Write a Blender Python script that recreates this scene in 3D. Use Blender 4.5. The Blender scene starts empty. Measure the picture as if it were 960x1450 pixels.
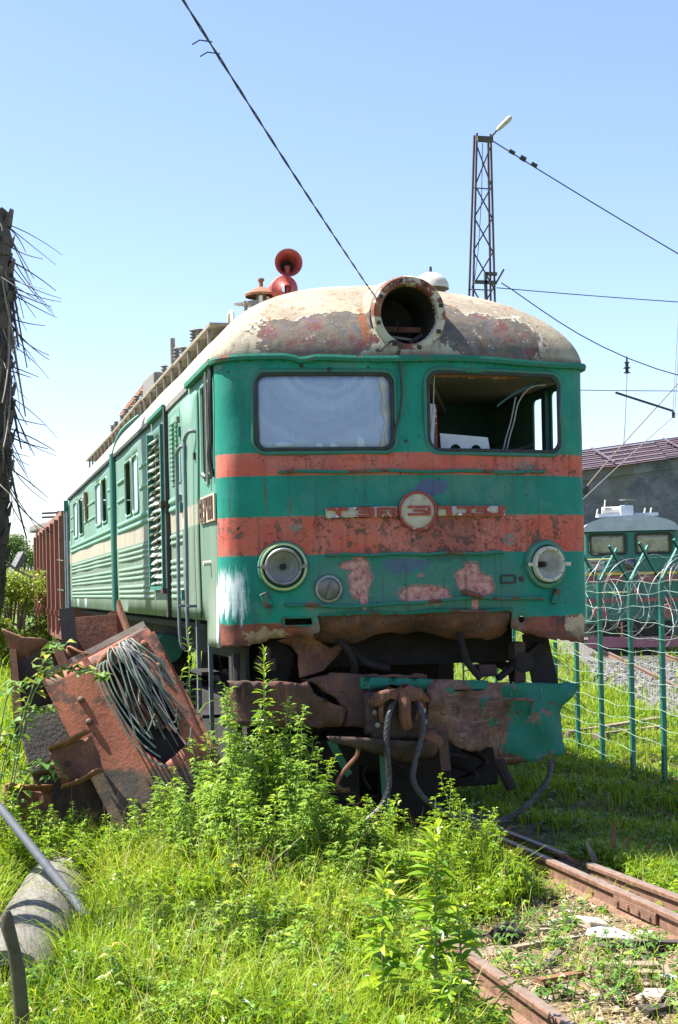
import bpy, bmesh, math, random
import numpy as np
from mathutils import Vector, Matrix, Quaternion
from mathutils.geometry import delaunay_2d_cdt

random.seed(7)
rng = np.random.default_rng(11)
scene = bpy.context.scene
COL = scene.collection
R = math.radians

# ------------------------------------------------------------------ camera
cam_d = bpy.data.cameras.new('camera')
cam = bpy.data.objects.new('camera', cam_d)
COL.objects.link(cam)
CAM = Vector((-3.546, -11.118, 2.126))
yaw, roll = .257, -.021
fwd = Vector((math.sin(yaw), math.cos(yaw), 0)); rgt = Vector((math.cos(yaw), -math.sin(yaw), 0)); upv = Vector((0, 0, 1))
rx = rgt * math.cos(roll) + upv * math.sin(roll)
ux = -rgt * math.sin(roll) + upv * math.cos(roll)
mw = Matrix((rx, ux, -fwd)).transposed().to_4x4(); mw.translation = CAM
cam.matrix_world = mw
cam_d.sensor_fit = 'VERTICAL'; cam_d.sensor_height = 36; cam_d.lens = 50.0
cam_d.shift_y = 108.5 / 1450
cam_d.clip_start = .1; cam_d.clip_end = 3000
scene.camera = cam

# ------------------------------------------------------------------ light
SUN_EL = R(57); SUN_AZ = R(-69)          # azimuth from +Y towards +X
to_sun = Vector((math.sin(SUN_AZ) * math.cos(SUN_EL), math.cos(SUN_AZ) * math.cos(SUN_EL), math.sin(SUN_EL)))
w = bpy.data.worlds.new('World'); scene.world = w; w.use_nodes = True
wn = w.node_tree.nodes; wl = w.node_tree.links
bgn = wn['Background']; bgn.inputs['Strength'].default_value = .085
sk = wn.new('ShaderNodeTexSky'); sk.sky_type = 'NISHITA'; sk.sun_disc = False
sk.sun_elevation = SUN_EL; sk.sun_rotation = SUN_AZ
sk.altitude = 0; sk.air_density = 1.0; sk.dust_density = .7; sk.ozone_density = 2.6
hs_ = wn.new('ShaderNodeMix'); hs_.data_type = 'RGBA'; hs_.blend_type = 'MULTIPLY'; hs_.inputs[0].default_value = 1
hs_.inputs[7].default_value = (1.02, .965, 1.03, 1)
wl.new(sk.outputs[0], hs_.inputs[6]); wl.new(hs_.outputs[2], bgn.inputs['Color'])
sd = bpy.data.lights.new('sun', 'SUN'); sd.energy = 5.0; sd.angle = R(.53); sd.color = (1, .95, .86)
so = bpy.data.objects.new('sun', sd); COL.objects.link(so)
so.rotation_mode = 'QUATERNION'; so.rotation_quaternion = to_sun.to_track_quat('Z', 'Y'); so.location = (-20, 10, 30)
vs = scene.view_settings
vs.view_transform = 'Standard'; vs.look = 'None'; vs.exposure = 1.65; vs.gamma = 1; vs.use_curve_mapping = False
scene.cycles.max_bounces = 8; scene.cycles.transparent_max_bounces = 12
scene.cycles.use_denoising = True

# ------------------------------------------------------------------ node helper
class NT:
    def __init__(s, name):
        s.m = bpy.data.materials.new(name); s.m.use_nodes = True
        s.t = s.m.node_tree; s.b = s.t.nodes['Principled BSDF']; s.o = s.t.nodes['Material Output']
        tc = s.t.nodes.new('ShaderNodeTexCoord'); s.obj = tc.outputs['Object']
        sp = s.t.nodes.new('ShaderNodeSeparateXYZ'); s.t.links.new(s.obj, sp.inputs[0])
        s.x, s.y, s.z = sp.outputs
    def set(s, sock, v):
        if isinstance(v, bpy.types.NodeSocket): s.t.links.new(v, sock)
        elif v is not None:
            if isinstance(v, (tuple, list)) and sock.type == 'RGBA' and len(v) == 3: v = (*v, 1)
            sock.default_value = v
    def node(s, typ, ins={}, **props):
        n = s.t.nodes.new(typ)
        for k, v in props.items(): setattr(n, k, v)
        for k, v in ins.items(): s.set(n.inputs[k], v)
        return n
    def math(s, op, a, b=None, c=None, clamp=False):
        ins = {0: a}
        if b is not None: ins[1] = b
        if c is not None: ins[2] = c
        return s.node('ShaderNodeMath', ins, operation=op, use_clamp=clamp).outputs[0]
    def add(s, a, b): return s.math('ADD', a, b)
    def mul(s, a, b): return s.math('MULTIPLY', a, b)
    def mx(s, a, b): return s.math('MAXIMUM', a, b)
    def inv(s, a): return s.math('SUBTRACT', 1., a)
    def scaled(s, v3, vec=None):
        return s.node('ShaderNodeMapping', {'Vector': vec or s.obj, 'Scale': v3}).outputs[0]
    def noise(s, scale, detail=5, rough=.55, vec=None, dist=0., color=False):
        n = s.node('ShaderNodeTexNoise', {'Vector': vec or s.obj, 'Scale': scale, 'Detail': detail, 'Roughness': rough, 'Distortion': dist})
        return n.outputs['Color' if color else 0]
    def voro(s, scale, vec=None, feature='F1', out='Distance'):
        return s.node('ShaderNodeTexVoronoi', {'Vector': vec or s.obj, 'Scale': scale}, feature=feature).outputs[out]
    def step(s, v, lo, hi, a=0., b=1.):
        return s.node('ShaderNodeMapRange', {0: v, 1: lo, 2: hi, 3: a, 4: b}, interpolation_type='SMOOTHSTEP').outputs[0]
    def band(s, v, lo, hi, soft=.004):
        return s.mul(s.step(v, lo - soft, lo + soft), s.step(v, hi - soft, hi + soft, 1., 0.))
    def mix(s, f, a, b, blend='MIX'):
        n = s.t.nodes.new('ShaderNodeMix'); n.data_type = 'RGBA'; n.blend_type = blend
        s.set(n.inputs[0], f); s.set(n.inputs[6], a); s.set(n.inputs[7], b)
        return n.outputs[2]
    def ramp(s, f, stops):
        n = s.t.nodes.new('ShaderNodeValToRGB'); e = n.color_ramp.elements
        while len(e) < len(stops): e.new(.5)
        for i, (p, c) in enumerate(stops): e[i].position = p; e[i].color = (*c, 1)
        s.set(n.inputs[0], f); return n.outputs[0]
    def blot(s, u, v, cu, cv, ru, rv, wob, amt=.6):
        """irregular patch: ellipse in (u, v) eaten by a wobble noise, 0..1"""
        a = s.mul(s.math('SUBTRACT', u, cu), 1 / ru); b = s.mul(s.math('SUBTRACT', v, cv), 1 / rv)
        d = s.math('SQRT', s.add(s.mul(a, a), s.mul(b, b)))
        d = s.add(d, s.mul(s.math('SUBTRACT', wob, .5), amt * 2))
        return s.step(d, .96, 1.04, 1., 0.)
    def bump(s, h, strength=.4, dist=.01):
        n = s.node('ShaderNodeBump', {'Height': h, 'Strength': strength, 'Distance': dist})
        s.t.links.new(n.outputs[0], s.b.inputs['Normal'])
    def done(s, color=None, rough=None, metal=None, spec=None):
        if color is not None: s.set(s.b.inputs['Base Color'], color)
        if rough is not None: s.set(s.b.inputs['Roughness'], rough)
        if metal is not None: s.set(s.b.inputs['Metallic'], metal)
        if spec is not None: s.set(s.b.inputs['Specular IOR Level'], spec)
        return s.m

def simple(name, c1, c2=None, scale=6, rough=.7, metal=0., bump=.25, c3=None, bd=.006, spec=None):
    n = NT(name); c2 = c2 or tuple(v * .6 for v in c1)
    f = n.noise(scale, 6, .6); stops = [(.3, c1), (.62, c2)] + ([(.78, c3)] if c3 else [])
    col = n.ramp(f, stops)
    n.bump(n.noise(scale * 5, 5, .6), bump, bd)
    return n.done(col, rough, metal, spec)

M = {}
RUST1, RUST2, RUST3 = (.11, .045, .028), (.05, .026, .02), (.20, .085, .04)
def rusty(name, paint=None, amount=.5, scale=5, seed=0., c=(RUST2, RUST1, RUST3), rough=.8):
    n = NT(name)
    v = n.node('ShaderNodeVectorMath', {0: n.obj, 1: (seed, seed * .7, seed * 1.3)}, operation='ADD').outputs[0]
    r = n.ramp(n.noise(scale, 8, .65, v), [(.32, c[0]), (.5, c[1]), (.72, c[2])])
    fine = n.noise(scale * 9, 7, .75, v)
    r = n.mix(n.step(fine, .52, .68), r, tuple(x * 1.5 for x in c[1]))
    r = n.mix(n.step(n.noise(scale * 4, 7, .7, v), .60, .66), r, tuple(x * .45 for x in c[0]))
    r = n.mix(n.mul(n.step(n.noise(1., 5, .6, n.scaled((scale * 7, scale * 7, scale * .5))), .56, .70), .6), r, tuple(x * 1.15 for x in c[2]))
    if paint:
        pm = n.step(n.noise(scale * .8, 8, .62, v), amount - .03, amount + .03)
        pc = n.mix(n.noise(scale * 2, 4), paint, tuple(x * .7 for x in paint))
        r = n.mix(pm, r, pc)
    n.bump(n.add(n.noise(scale * 6, 6, .7, v), n.mul(n.noise(scale * 1.3, 3), .8)), .45, .01)
    return n.done(r, rough)

# ------------------------------------------------------------------ front paint of the locomotive (object space = metres from rail top)
GREEN_A, GREEN_B = (.003, .172, .128), (.006, .222, .165)
RED_A, RED_B = (.54, .108, .068), (.44, .086, .058)
def front_paint():
    n = NT('cab_front_paint')
    wob = n.noise(9, 10, .68); wob2 = n.noise(16, 8, .65); big = n.noise(1.6, 4, .5)
    fine = n.noise(60, 6, .7)
    zz = n.add(n.z, n.mul(n.math('SUBTRACT', n.noise(14, 4), .5), .010))
    g = n.mix(n.step(big, .35, .65), GREEN_A, GREEN_B)
    # dull chalky green in the lower middle of the nose
    dull = n.mul(n.step(n.z, 2.55, 2.2), n.step(n.math('ABSOLUTE', n.x), 1.02, .80))
    dull = n.mul(dull, n.step(wob, .3, .55, .55, 1.))
    g = n.mix(n.mul(dull, .85), g, n.mix(fine, (.035, .12, .098), (.075, .18, .15)))
    mid = n.mul(n.band(n.z, 2.70, 3.03, .02), n.step(n.math('ABSOLUTE', n.x), 1.1, .9))
    g = n.mix(n.mul(mid, .4), g, (.035, .145, .118))
    # red bands
    rmask = n.mx(n.band(zz, 3.03, 3.21), n.band(zz, 2.40, 2.705))
    red = n.mix(n.step(n.noise(4, 5), .35, .7), RED_A, RED_B)
    red = n.mix(n.mul(n.step(n.noise(2.2, 4), .45, .62), .55), red, (.40, .16, .13))
    c = n.mix(rmask, g, red)
    # cracked, flaking paint in the red bands
    crk = n.voro(11, n.node('ShaderNodeMix', {0: .24, 4: n.obj, 5: n.noise(7, 5, .65, color=True)}, data_type='VECTOR').outputs[1], 'DISTANCE_TO_EDGE')
    crk = n.step(crk, .010, .026, 1., 0.)
    cz = n.mul(crk, n.mul(rmask, n.mul(n.step(wob, .47, .56), n.step(n.noise(2.1, 4), .42, .55))))
    c = n.mix(n.mul(cz, .85), c, (.045, .02, .02))
    flake = n.mul(n.step(n.noise(11, 9, .72), .555, .585), n.mul(n.mx(n.band(n.z, 2.40, 2.70), n.mul(n.band(n.z, 3.03, 3.21), n.step(n.x, .3, .9))), n.step(n.noise(2.5, 3), .38, .50)))
    c = n.mix(flake, c, n.mix(fine, (.06, .035, .035), (.26, .15, .11)))
    # lower edge: bare primer, rust and old cream paint
    low = n.step(n.add(n.z, n.mul(n.math('SUBTRACT', wob, .5), .08)), 1.87, 1.85)
    lowc = n.ramp(n.noise(5, 8, .65), [(.34, (.03, .02, .018)), (.47, (.17, .05, .03)), (.60, (.24, .075, .045)), (.74, (.10, .035, .025))])
    lowside = n.step(n.math('ABSOLUTE', n.x), .78, .95)
    c = n.mix(n.mul(low, n.mx(lowside, .7)), c, lowc)
    cream = n.mx(n.blot(n.x, n.z, 1.42, 1.77, .13, .10, wob2, .9), n.mul(n.blot(n.x, n.z, -1.25, 1.75, .17, .07, wob2, 1.1), .7))
    c = n.mix(n.mul(cream, n.step(fine, .3, .5)), c, (.42, .33, .21))
    edge = n.step(n.add(n.z, n.mul(wob, .16)), 1.86, 1.78)
    c = n.mix(n.mul(edge, .6), c, (.05, .025, .02))
    # peeled patches down to pink primer, one down to blue
    ax = n.x
    pink = n.blot(ax, n.z, -.50, 2.20, .085, .16, wob, .75)
    for (cx, cz_, rx_, rz_) in ((.43, 2.17, .12, .13), (.03, 2.065, .22, .07), (-.47, 2.03, .03, .08), (.47, 2.0, .03, .10), (.55, 2.13, .07, .08), (-.57, 2.31, .09, .04)):
        pink = n.mx(pink, n.blot(ax, n.z, cx, cz_, rx_, rz_, wob, .75))
    rim = n.blot(ax, n.z, -.50, 2.20, .10, .175, wob, .75)
    for (cx, cz_, rx_, rz_) in ((.43, 2.17, .135, .145), (.03, 2.065, .24, .085), (.55, 2.13, .085, .095), (.0, 2.22, .03, .02), (-.9, 2.0, .05, .03), (.8, 2.5, .06, .05), (-1.0, 2.62, .05, .03), (.95, 3.10, .10, .04)):
        rim = n.mx(rim, n.blot(ax, n.z, cx, cz_, rx_, rz_, wob, .8))
    c = n.mix(n.mul(rim, n.step(wob2, .38, .48)), c, n.mix(fine, (.10, .04, .035), (.34, .28, .24)))
    c = n.mix(pink, c, n.ramp(n.noise(20, 8, .7), [(.34, (.16, .055, .06)), (.45, (.36, .15, .145)), (.56, (.50, .25, .225)), (.68, (.42, .30, .28))]))
    blue = n.blot(ax, n.z, .117, 2.93, .14, .065, wob, .6)
    blue = n.mx(blue, n.mul(n.blot(ax, n.z, -.13, 2.30, .20, .06, wob2, 1.6), .8))
    c = n.mix(blue, c, (.07, .10, .20))
    # dirt running down in streaks
    st = n.noise(1., 6, .6, n.scaled((26, 26, 1.3)))
    c = n.mix(n.mul(n.step(st, .50, .72), .45), c, (.05, .045, .04))
    rs = n.mul(n.step(n.noise(1., 4, .6, n.scaled((17, 17, .8))), .60, .70), n.step(n.noise(3, 3), .45, .6))
    c = n.mix(n.mul(rs, .6), c, (.13, .05, .025))
    fade = n.mul(n.step(n.noise(1.9, 7, .65), .48, .72), .17)
    c = n.mix(fade, c, (.30, .33, .31))
    # soot under the middle of the lower band
    c = n.mix(n.mul(n.blot(ax, n.z, .22, 2.55, .32, .24, wob, .8), .35), c, (.03, .02, .02))
    # chips
    chip = n.step(n.noise(30, 9, .8), .615, .635)
    c = n.mix(chip, c, n.mix(wob2, (.06, .03, .025), (.20, .14, .11)))
    # fresh white brush marks on the left corner
    brush = n.noise(1., 5, .7, n.scaled((30, 30, 3.5)))
    wm = n.mul(n.step(n.add(n.x, n.mul(n.math('SUBTRACT', wob, .5), .10)), -1.37, -1.43), n.band(n.add(n.z, n.mul(n.math('SUBTRACT', brush, .5), .45)), 1.93, 2.26, .06))
    wm = n.mul(wm, n.step(brush, .33, .52))
    c = n.mix(wm, c, (.62, .68, .70))
    n.bump(n.add(n.add(n.mul(wob2, .35), n.mul(fine, .12)), n.add(n.mul(cz, -.5), n.mul(n.mx(n.mx(pink, flake), chip), -.7))), .85, .009)
    return n.done(c, n.mix(n.noise(5, 4), (.50,) * 3, (.75,) * 3), 0., .25)
M['front'] = front_paint()

def side_paint():
    n = NT('side_paint')
    up = n.mix(n.noise(1.3, 5), (.078, .175, .132), (.120, .215, .165))
    lo = n.mix(n.noise(1.7, 5), (.092, .135, .092), (.125, .165, .115))
    c = n.mix(n.step(n.z, 2.55, 2.95), lo, up)
    st = n.noise(1., 6, .6, n.scaled((9, 9, .35)))
    c = n.mix(n.mul(n.step(st, .42, .68), .45), c, (.19, .25, .205))
    crm = n.band(n.z, 2.705, 2.885, .004)
    c = n.mix(crm, c, n.mix(n.step(st, .4, .65), (.34, .31, .24), (.24, .22, .165)))
    # cab end is a fresher green
    cabz = n.step(n.y, 1.5, .6)
    c = n.mix(n.mul(cabz, n.step(n.z, 2.6, 3.0, .15, .6)), c, (.045, .21, .15))
    low = n.mul(n.step(n.y, .9, .3), n.step(n.z, 2.3, 2.0))
    c = n.mix(n.mul(low, .5), c, (.26, .29, .22))
    brush = n.noise(1., 5, .7, n.scaled((30, 26, 2.2)))
    c = n.mix(n.mul(n.step(n.y, .30, .22), n.mul(n.step(n.z, 2.22, 2.05), n.step(brush, .36, .52))), c, (.66, .70, .72))
    # chalk marks at the far end
    for yy in (13.2, 14.9):
        c = n.mix(n.mul(n.blot(n.y, n.z, yy, 1.99, .22, .09, n.noise(9, 5), .8), .7), c, (.55, .65, .75))
    dirt = n.step(n.noise(1., 6, .65, n.scaled((14, 14, .9))), .56, .76)
    c = n.mix(n.mul(dirt, .5), c, (.075, .068, .045))
    rs = n.step(n.noise(5, 8, .7), .64, .70)
    c = n.mix(n.mul(rs, .5), c, (.17, .09, .05))
    c = n.mix(n.step(n.noise(30, 6, .7), .66, .69), c, (.10, .07, .05))
    n.bump(n.add(n.mul(n.noise(2.2, 3), 1.2), n.mul(n.noise(30, 5), .2)), .35, .012)
    return n.done(c, .62, 0., .35)
M['side'] = side_paint()

def roof_paint():
    n = NT('roof_paint')
    wob = n.noise(6, 9, .65); wob2 = n.noise(15, 8, .7); fine = n.noise(50, 6, .7)
    c = n.mix(n.step(n.noise(2.5, 6), .35, .65), (.36, .31, .225), (.26, .215, .155))
    pale = n.step(n.y, .75, 1.5)
    c = n.mix(pale, c, n.mix(n.noise(3, 5), (.52, .51, .47), (.42, .40, .355)))
    edgecorner = n.step(n.x, -1.0, -1.3)
    c = n.mix(n.mul(edgecorner, .7), c, n.mix(n.noise(4, 6), (.42, .38, .29), (.32, .27, .20)))
    front = n.step(n.y, .95, .75)
    pl = n.blot(n.x, n.z, -.80, 4.12, .50, .20, wob, .9)
    pl = n.mx(pl, n.blot(n.x, n.z, -.52, 4.27, .26, .10, wob, .8))
    pr = n.blot(n.x, n.z, .72, 4.17, .46, .21, wob, .75)
    pr = n.mx(pr, n.blot(n.x, n.z, .36, 4.30, .16, .18, wob, .6))
    peel = n.mul(n.mx(pl, pr), front)
    under = n.ramp(n.noise(4.5, 7, .6), [(.30, (.11, .035, .035)), (.42, (.15, .06, .058)), (.50, (.15, .125, .10)), (.62, (.085, .075, .065)), (.74, (.22, .18, .165)), (.85, (.16, .14, .16))])
    under = n.mix(n.step(wob2, .60, .66), under, (.42, .37, .31))
    under = n.mix(n.step(n.noise(22, 6), .62, .66), under, (.07, .09, .19))
    c = n.mix(n.mul(n.mul(n.mx(n.blot(n.x, n.z, -.80, 4.12, .54, .225, wob, .9), n.blot(n.x, n.z, .72, 4.17, .50, .235, wob, .75)), front), n.step(wob2, .4, .5)), c, (.50, .46, .37))
    c = n.mix(peel, c, under)
    rust = n.mul(n.step(n.noise(1., 7, .65, n.scaled((9, 9, 2.2))), .58, .66), n.step(n.noise(2.4, 4), .42, .58))
    c = n.mix(n.mul(rust, .8), c, (.24, .085, .03))
    cor = n.blot(n.x, n.z, -.40, 4.25, .035, .15, wob2, 1.2)
    c = n.mix(n.mul(n.mul(cor, front), .8), c, (.24, .075, .025))
    st = n.step(n.noise(1., 6, .6, n.scaled((20, 20, 1.6))), .50, .72)
    c = n.mix(n.mul(st, .65), c, (.10, .078, .055))
    spot = n.step(n.noise(28, 7, .72), .64, .67)
    c = n.mix(spot, c, (.09, .055, .035))
    rimedge = n.mul(front, n.step(n.add(n.z, n.mul(wob, .1)), 4.09, 4.04))
    c = n.mix(n.mul(rimedge, .7), c, (.16, .07, .06))
    n.bump(n.add(n.mul(peel, -1.3), n.add(n.mul(wob2, .6), n.mul(fine, .15))), .8, .014)
    return n.done(c, .72, 0., .3)
M['roof'] = roof_paint()

M['green_trim'] = rusty('green_trim', (.008, .17, .118), .40, 8, 3.)
M['green_rail'] = rusty('green_rail', (.02, .17, .125), .44, 9, 5.)
M['green_dark'] = simple('green_dark', (.02, .12, .09), (.03, .15, .115), 5, .6)
M['rib'] = simple('rib_paint', (.12, .20, .14), (.17, .25, .185), 7, .6)
M['rib_up'] = simple('rib_paint_upper', (.10, .23, .17), (.155, .28, .21), 7, .6)
M['louvre'] = simple('louvre_grey', (.17, .185, .16), (.27, .29, .25), 9, .7, c3=(.09, .07, .05))
M['rust'] = rusty('rust', None, scale=5, c=((.06, .03, .022), (.14, .055, .03), (.26, .11, .05)))
M['rust_dark'] = rusty('rust_dark', None, scale=5, seed=4., c=((.018, .013, .012), (.045, .025, .02), (.085, .042, .027)))
M['rust_beam'] = rusty('rust_beam', None, scale=3.5, seed=9., c=((.035, .02, .016), (.085, .038, .026), (.20, .075, .03)))
M['beam_green'] = rusty('beam_green', (.006, .15, .11), .475, 3.2, 2., c=((.04, .025, .022), (.10, .05, .04), (.22, .13, .11)))
def bumper():
    n = NT('bumper_scraped')
    r = n.ramp(n.noise(6, 9, .7), [(.30, (.035, .02, .018)), (.44, (.09, .045, .036)), (.56, (.16, .09, .075)), (.70, (.24, .16, .14))])
    r = n.mix(n.step(n.noise(1., 6, .65, n.scaled((5, 5, 30))), .56, .66), r, (.20, .13, .115))
    r = n.mix(n.step(n.noise(18, 8, .72), .58, .62), r, (.17, .06, .03))
    g = n.mix(n.noise(5, 5), (.004, .15, .105), (.006, .11, .08))
    d = n.add(n.noise(4.2, 9, .66), n.mul(n.step(n.x, .35, 1.0, -.16, .10), 1.))
    d = n.add(d, n.mul(n.step(n.z, .80, 1.0, -.05, .02), 1.))
    c = n.mix(n.step(d, .49, .52), r, g)
    scr = n.step(n.noise(1., 5, .7, n.node('ShaderNodeMapping', {'Vector': n.obj, 'Rotation': (0, .6, 0), 'Scale': (60, 60, 6)}).outputs[0]), .62, .68)
    c = n.mix(n.mul(scr, .7), c, (.30, .26, .24))
    c = n.mix(n.step(n.noise(26, 8, .75), .62, .65), c, (.03, .02, .02))
    n.bump(n.add(n.noise(24, 7, .7), n.noise(7, 5)), .7, .014); return n.done(c, .62, 0., .35)
M['bumper'] = bumper()
M['wagon'] = rusty('wagon_rust', (.20, .065, .045), .45, 3, 1., c=((.08, .03, .024), (.14, .05, .036), (.22, .09, .06)))
M['wagon_rib'] = rusty('wagon_rib', (.27, .12, .085), .42, 4, 6., c=((.12, .05, .036), (.2, .085, .06), (.3, .15, .10)))
M['black'] = simple('grimy_black', (.010, .010, .012), (.022, .019, .018), 6, .8)
M['under'] = simple('underframe_grime', (.007, .006, .006), (.018, .013, .011), 7, .9, c3=(.045, .024, .016), bump=.5)
M['rubber'] = simple('rubber', (.012, .012, .013), (.03, .03, .03), 10, .6)
M['steel'] = simple('bare_steel', (.30, .30, .31), (.16, .14, .13), 8, .45, .6)
M['handrail'] = simple('handrail_grey', (.09, .115, .14), (.15, .175, .20), 9, .5)
M['interior'] = simple('interior_teal', (.020, .075, .085), (.028, .09, .095), 3, .7)
M['interior_grey'] = simple('interior_grey', (.16, .155, .16), (.22, .21, .21), 3, .8)
M['white_panel'] = simple('white_panel', (.62, .63, .66), (.5, .5, .52), 6, .6, c3=(.28, .25, .22))
M['cream'] = simple('cream_plate', (.50, .46, .36), (.38, .33, .25), 11, .6, c3=(.16, .12, .08))
M['letter_red'] = rusty('letter_red', (.36, .06, .045), .40, 14, 8., c=((.45, .42, .40), (.55, .55, .56), (.6, .6, .62)))
M['plate_pink'] = simple('plate_pinkish', (.42, .30, .22), (.50, .38, .29), 11, .7)
M['dark_letter'] = simple('dark_letter', (.06, .035, .028), (.12, .07, .05), 12, .7)
M['ring_white'] = rusty('ring_white', (.50, .46, .37), .50, 7, 2.5, c=((.10, .03, .025), (.17, .05, .035), (.30, .13, .06)))
M['lamp_ring'] = rusty('lamp_ring', (.58, .57, .48), .36, 11, 7.5, c=((.12, .10, .08), (.2, .17, .14), (.3, .26, .2)))
M['lamp_green'] = simple('lamp_green', (.012, .12, .085), (.05, .19, .13), 6, .5)
M['lamp_yellow'] = simple('lamp_yellow', (.50, .52, .22), (.42, .45, .2), 6, .5)
M['horn'] = rusty('horn_red', (.36, .055, .045), .40, 6, 3.3, c=((.20, .05, .03), (.28, .09, .05), (.36, .15, .08)), rough=.55)
M['rust_cap'] = rusty('rust_cap', None, scale=9, seed=2., c=((.12, .05, .025), (.24, .10, .05), (.32, .16, .09)))
M['dome_white'] = simple('dome_white', (.62, .60, .54), (.48, .44, .36), 9, .6)
M['roof_plank'] = simple('roof_plank', (.27, .24, .19), (.18, .155, .12), 6, .85)
M['roof_metal'] = simple('roof_metal', (.12, .11, .10), (.20, .185, .17), 9, .7)
M['wire'] = simple('wire_black', (.012, .013, .016), (.03, .03, .034), 20, .6)
M['wire_grey'] = simple('wire_grey', (.20, .20, .22), (.30, .28, .27), 20, .6)
M['rope'] = simple('wire_rope', (.035, .035, .042), (.075, .07, .075), 30, .5, .5)
M['paper'] = simple('paper', (.42, .42, .41), (.33, .325, .31), 6, .8)
M['mirror'] = simple('reflector', (.75, .76, .75), (.55, .55, .53), 14, .38, .55, bump=.1, c3=(.3, .29, .26))

def dusty_sky_glass():
    n = NT('dusty_sky_windscreen')
    # wiper has swept rings around its pivot above the pane
    a = n.math('SUBTRACT', n.x, -.74); b = n.math('SUBTRACT', n.z, 3.97)
    d = n.math('SQRT', n.add(n.mul(a, a), n.mul(b, b)))
    d = n.add(d, n.add(n.mul(n.noise(2.2, 4), .26), n.mul(n.noise(9, 5), .07)))
    ringn = n.noise(1., 3, .6, n.node('ShaderNodeCombineXYZ', {0: n.mul(d, 6.5), 1: 0., 2: 0.}).outputs[0])
    dust = n.mul(n.step(ringn, .34, .66, .22, .62), n.step(d, .75, .50, .75, 1.))
    dust = n.add(dust, n.mul(n.noise(9, 7, .75), .34))
    dust = n.add(dust, n.mul(n.step(n.noise(1., 5, .7, n.scaled((22, 22, 2))), .5, .75), .20))
    dust = n.mx(dust, n.step(n.z, 3.36, 3.24, 0., .9))
    col = n.mix(dust, (.06, .11, .27), (.38, .46, .62))  # blue beneath the dust is the reflected sky, put into the colour
    speck = n.step(n.noise(26, 6, .7), .66, .69)
    col = n.mix(n.mul(speck, .6), col, (.03, .05, .12))
    return n.done(col, n.step(dust, .2, .9, .10, .42), 0., .9)
M['dusty_sky_glass'] = dusty_sky_glass()
def pane_glass(name, tint, rough=.06):
    n = NT(name)
    f = n.noise(5, 5)
    return n.done(n.mix(f, tint, tuple(v * .75 for v in tint)), rough, .0, 1.)
M['side_glass'] = simple('sky_pale_pane', (.46, .52, .60), (.36, .43, .52), 5, .25, bump=.05)  # pale base colour stands in for white sky reflected in the panes
M['dark_glass'] = pane_glass('dark_glass', (.015, .018, .022), .08)
M['lens'] = pane_glass('lens_glass', (.028, .033, .06), .12)

def foliage(name, cols, trans=.38, rough=.5, spec=.3):
    n = NT(name)
    at = n.node('ShaderNodeAttribute', {}, attribute_name='tint').outputs['Fac']
    c = n.ramp(at, [(i / (len(cols) - 1) if len(cols) > 1 else 0., k) for i, k in enumerate(cols)])
    n.done(c, rough, 0., spec)
    tr = n.node('ShaderNodeBsdfTranslucent', {'Color': n.mix(.5, c, n.mix(1., c, (1.0, 1.0, .35), 'MULTIPLY'))})
    mxs = n.node('ShaderNodeMixShader', {0: trans, 1: n.b.outputs[0], 2: tr.outputs[0]})
    n.t.links.new(mxs.outputs[0], n.o.inputs['Surface'])
    return n.m
M['grass'] = foliage('grass_blades', [(.06, .14, .010), (.155, .27, .012), (.265, .38, .015), (.36, .445, .020), (.46, .42, .16)], .5)
M['leaf'] = foliage('weed_leaf', [(.055, .14, .018), (.135, .275, .022), (.25, .40, .027), (.38, .475, .03)], .44, .34, .6)
M['leaf_grey'] = foliage('mugwort_leaf', [(.06, .16, .035), (.145, .285, .045), (.25, .40, .055), (.36, .465, .05)], .42, .5, .4)
M['leaf_bramble'] = foliage('bramble_leaf', [(.05, .13, .03), (.10, .21, .04), (.20, .30, .06), (.42, .36, .04)], .3, .4, .5)
M['tree_leaf'] = foliage('tree_leaf', [(.03, .075, .02), (.06, .12, .025), (.10, .18, .03), (.17, .24, .04)], .3)
M['bush_leaf'] = foliage('bush_leaf', [(.07, .13, .02), (.16, .24, .03), (.27, .34, .04), (.38, .38, .04)], .35)
M['stem'] = simple('weed_stem', (.14, .22, .05), (.20, .26, .08), 20, .6)
M['straw'] = foliage('straw', [(.30, .22, .11), (.40, .31, .16), (.50, .42, .24)], .15, .8, .2)

# ------------------------------------------------------------------ mesh helpers
WORLD = {}
def wloc(o):
    return WORLD.get(o.name, Vector((0, 0, 0))) if o else Vector((0, 0, 0))
def link(name, me, mat=None, parent=None, loc=None):
    o = bpy.data.objects.new(name, me); COL.objects.link(o)
    if mat is not None and me is not None:
        me.materials.append(M[mat] if isinstance(mat, str) else mat)
    if parent: o.parent = parent; WORLD[o.name] = wloc(parent)
    elif loc is not None: o.location = loc; WORLD[o.name] = Vector(loc)
    return o
def tag(o, label=None, cat=None, group=None, kind=None):
    if label: o['label'] = label
    if cat: o['category'] = cat
    if group: o['group'] = group
    if kind: o['kind'] = kind
    return o
def thing(name, label, cat, loc=(0, 0, 0), group=None):
    return tag(link(name, None, loc=loc), label, cat, group)

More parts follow.
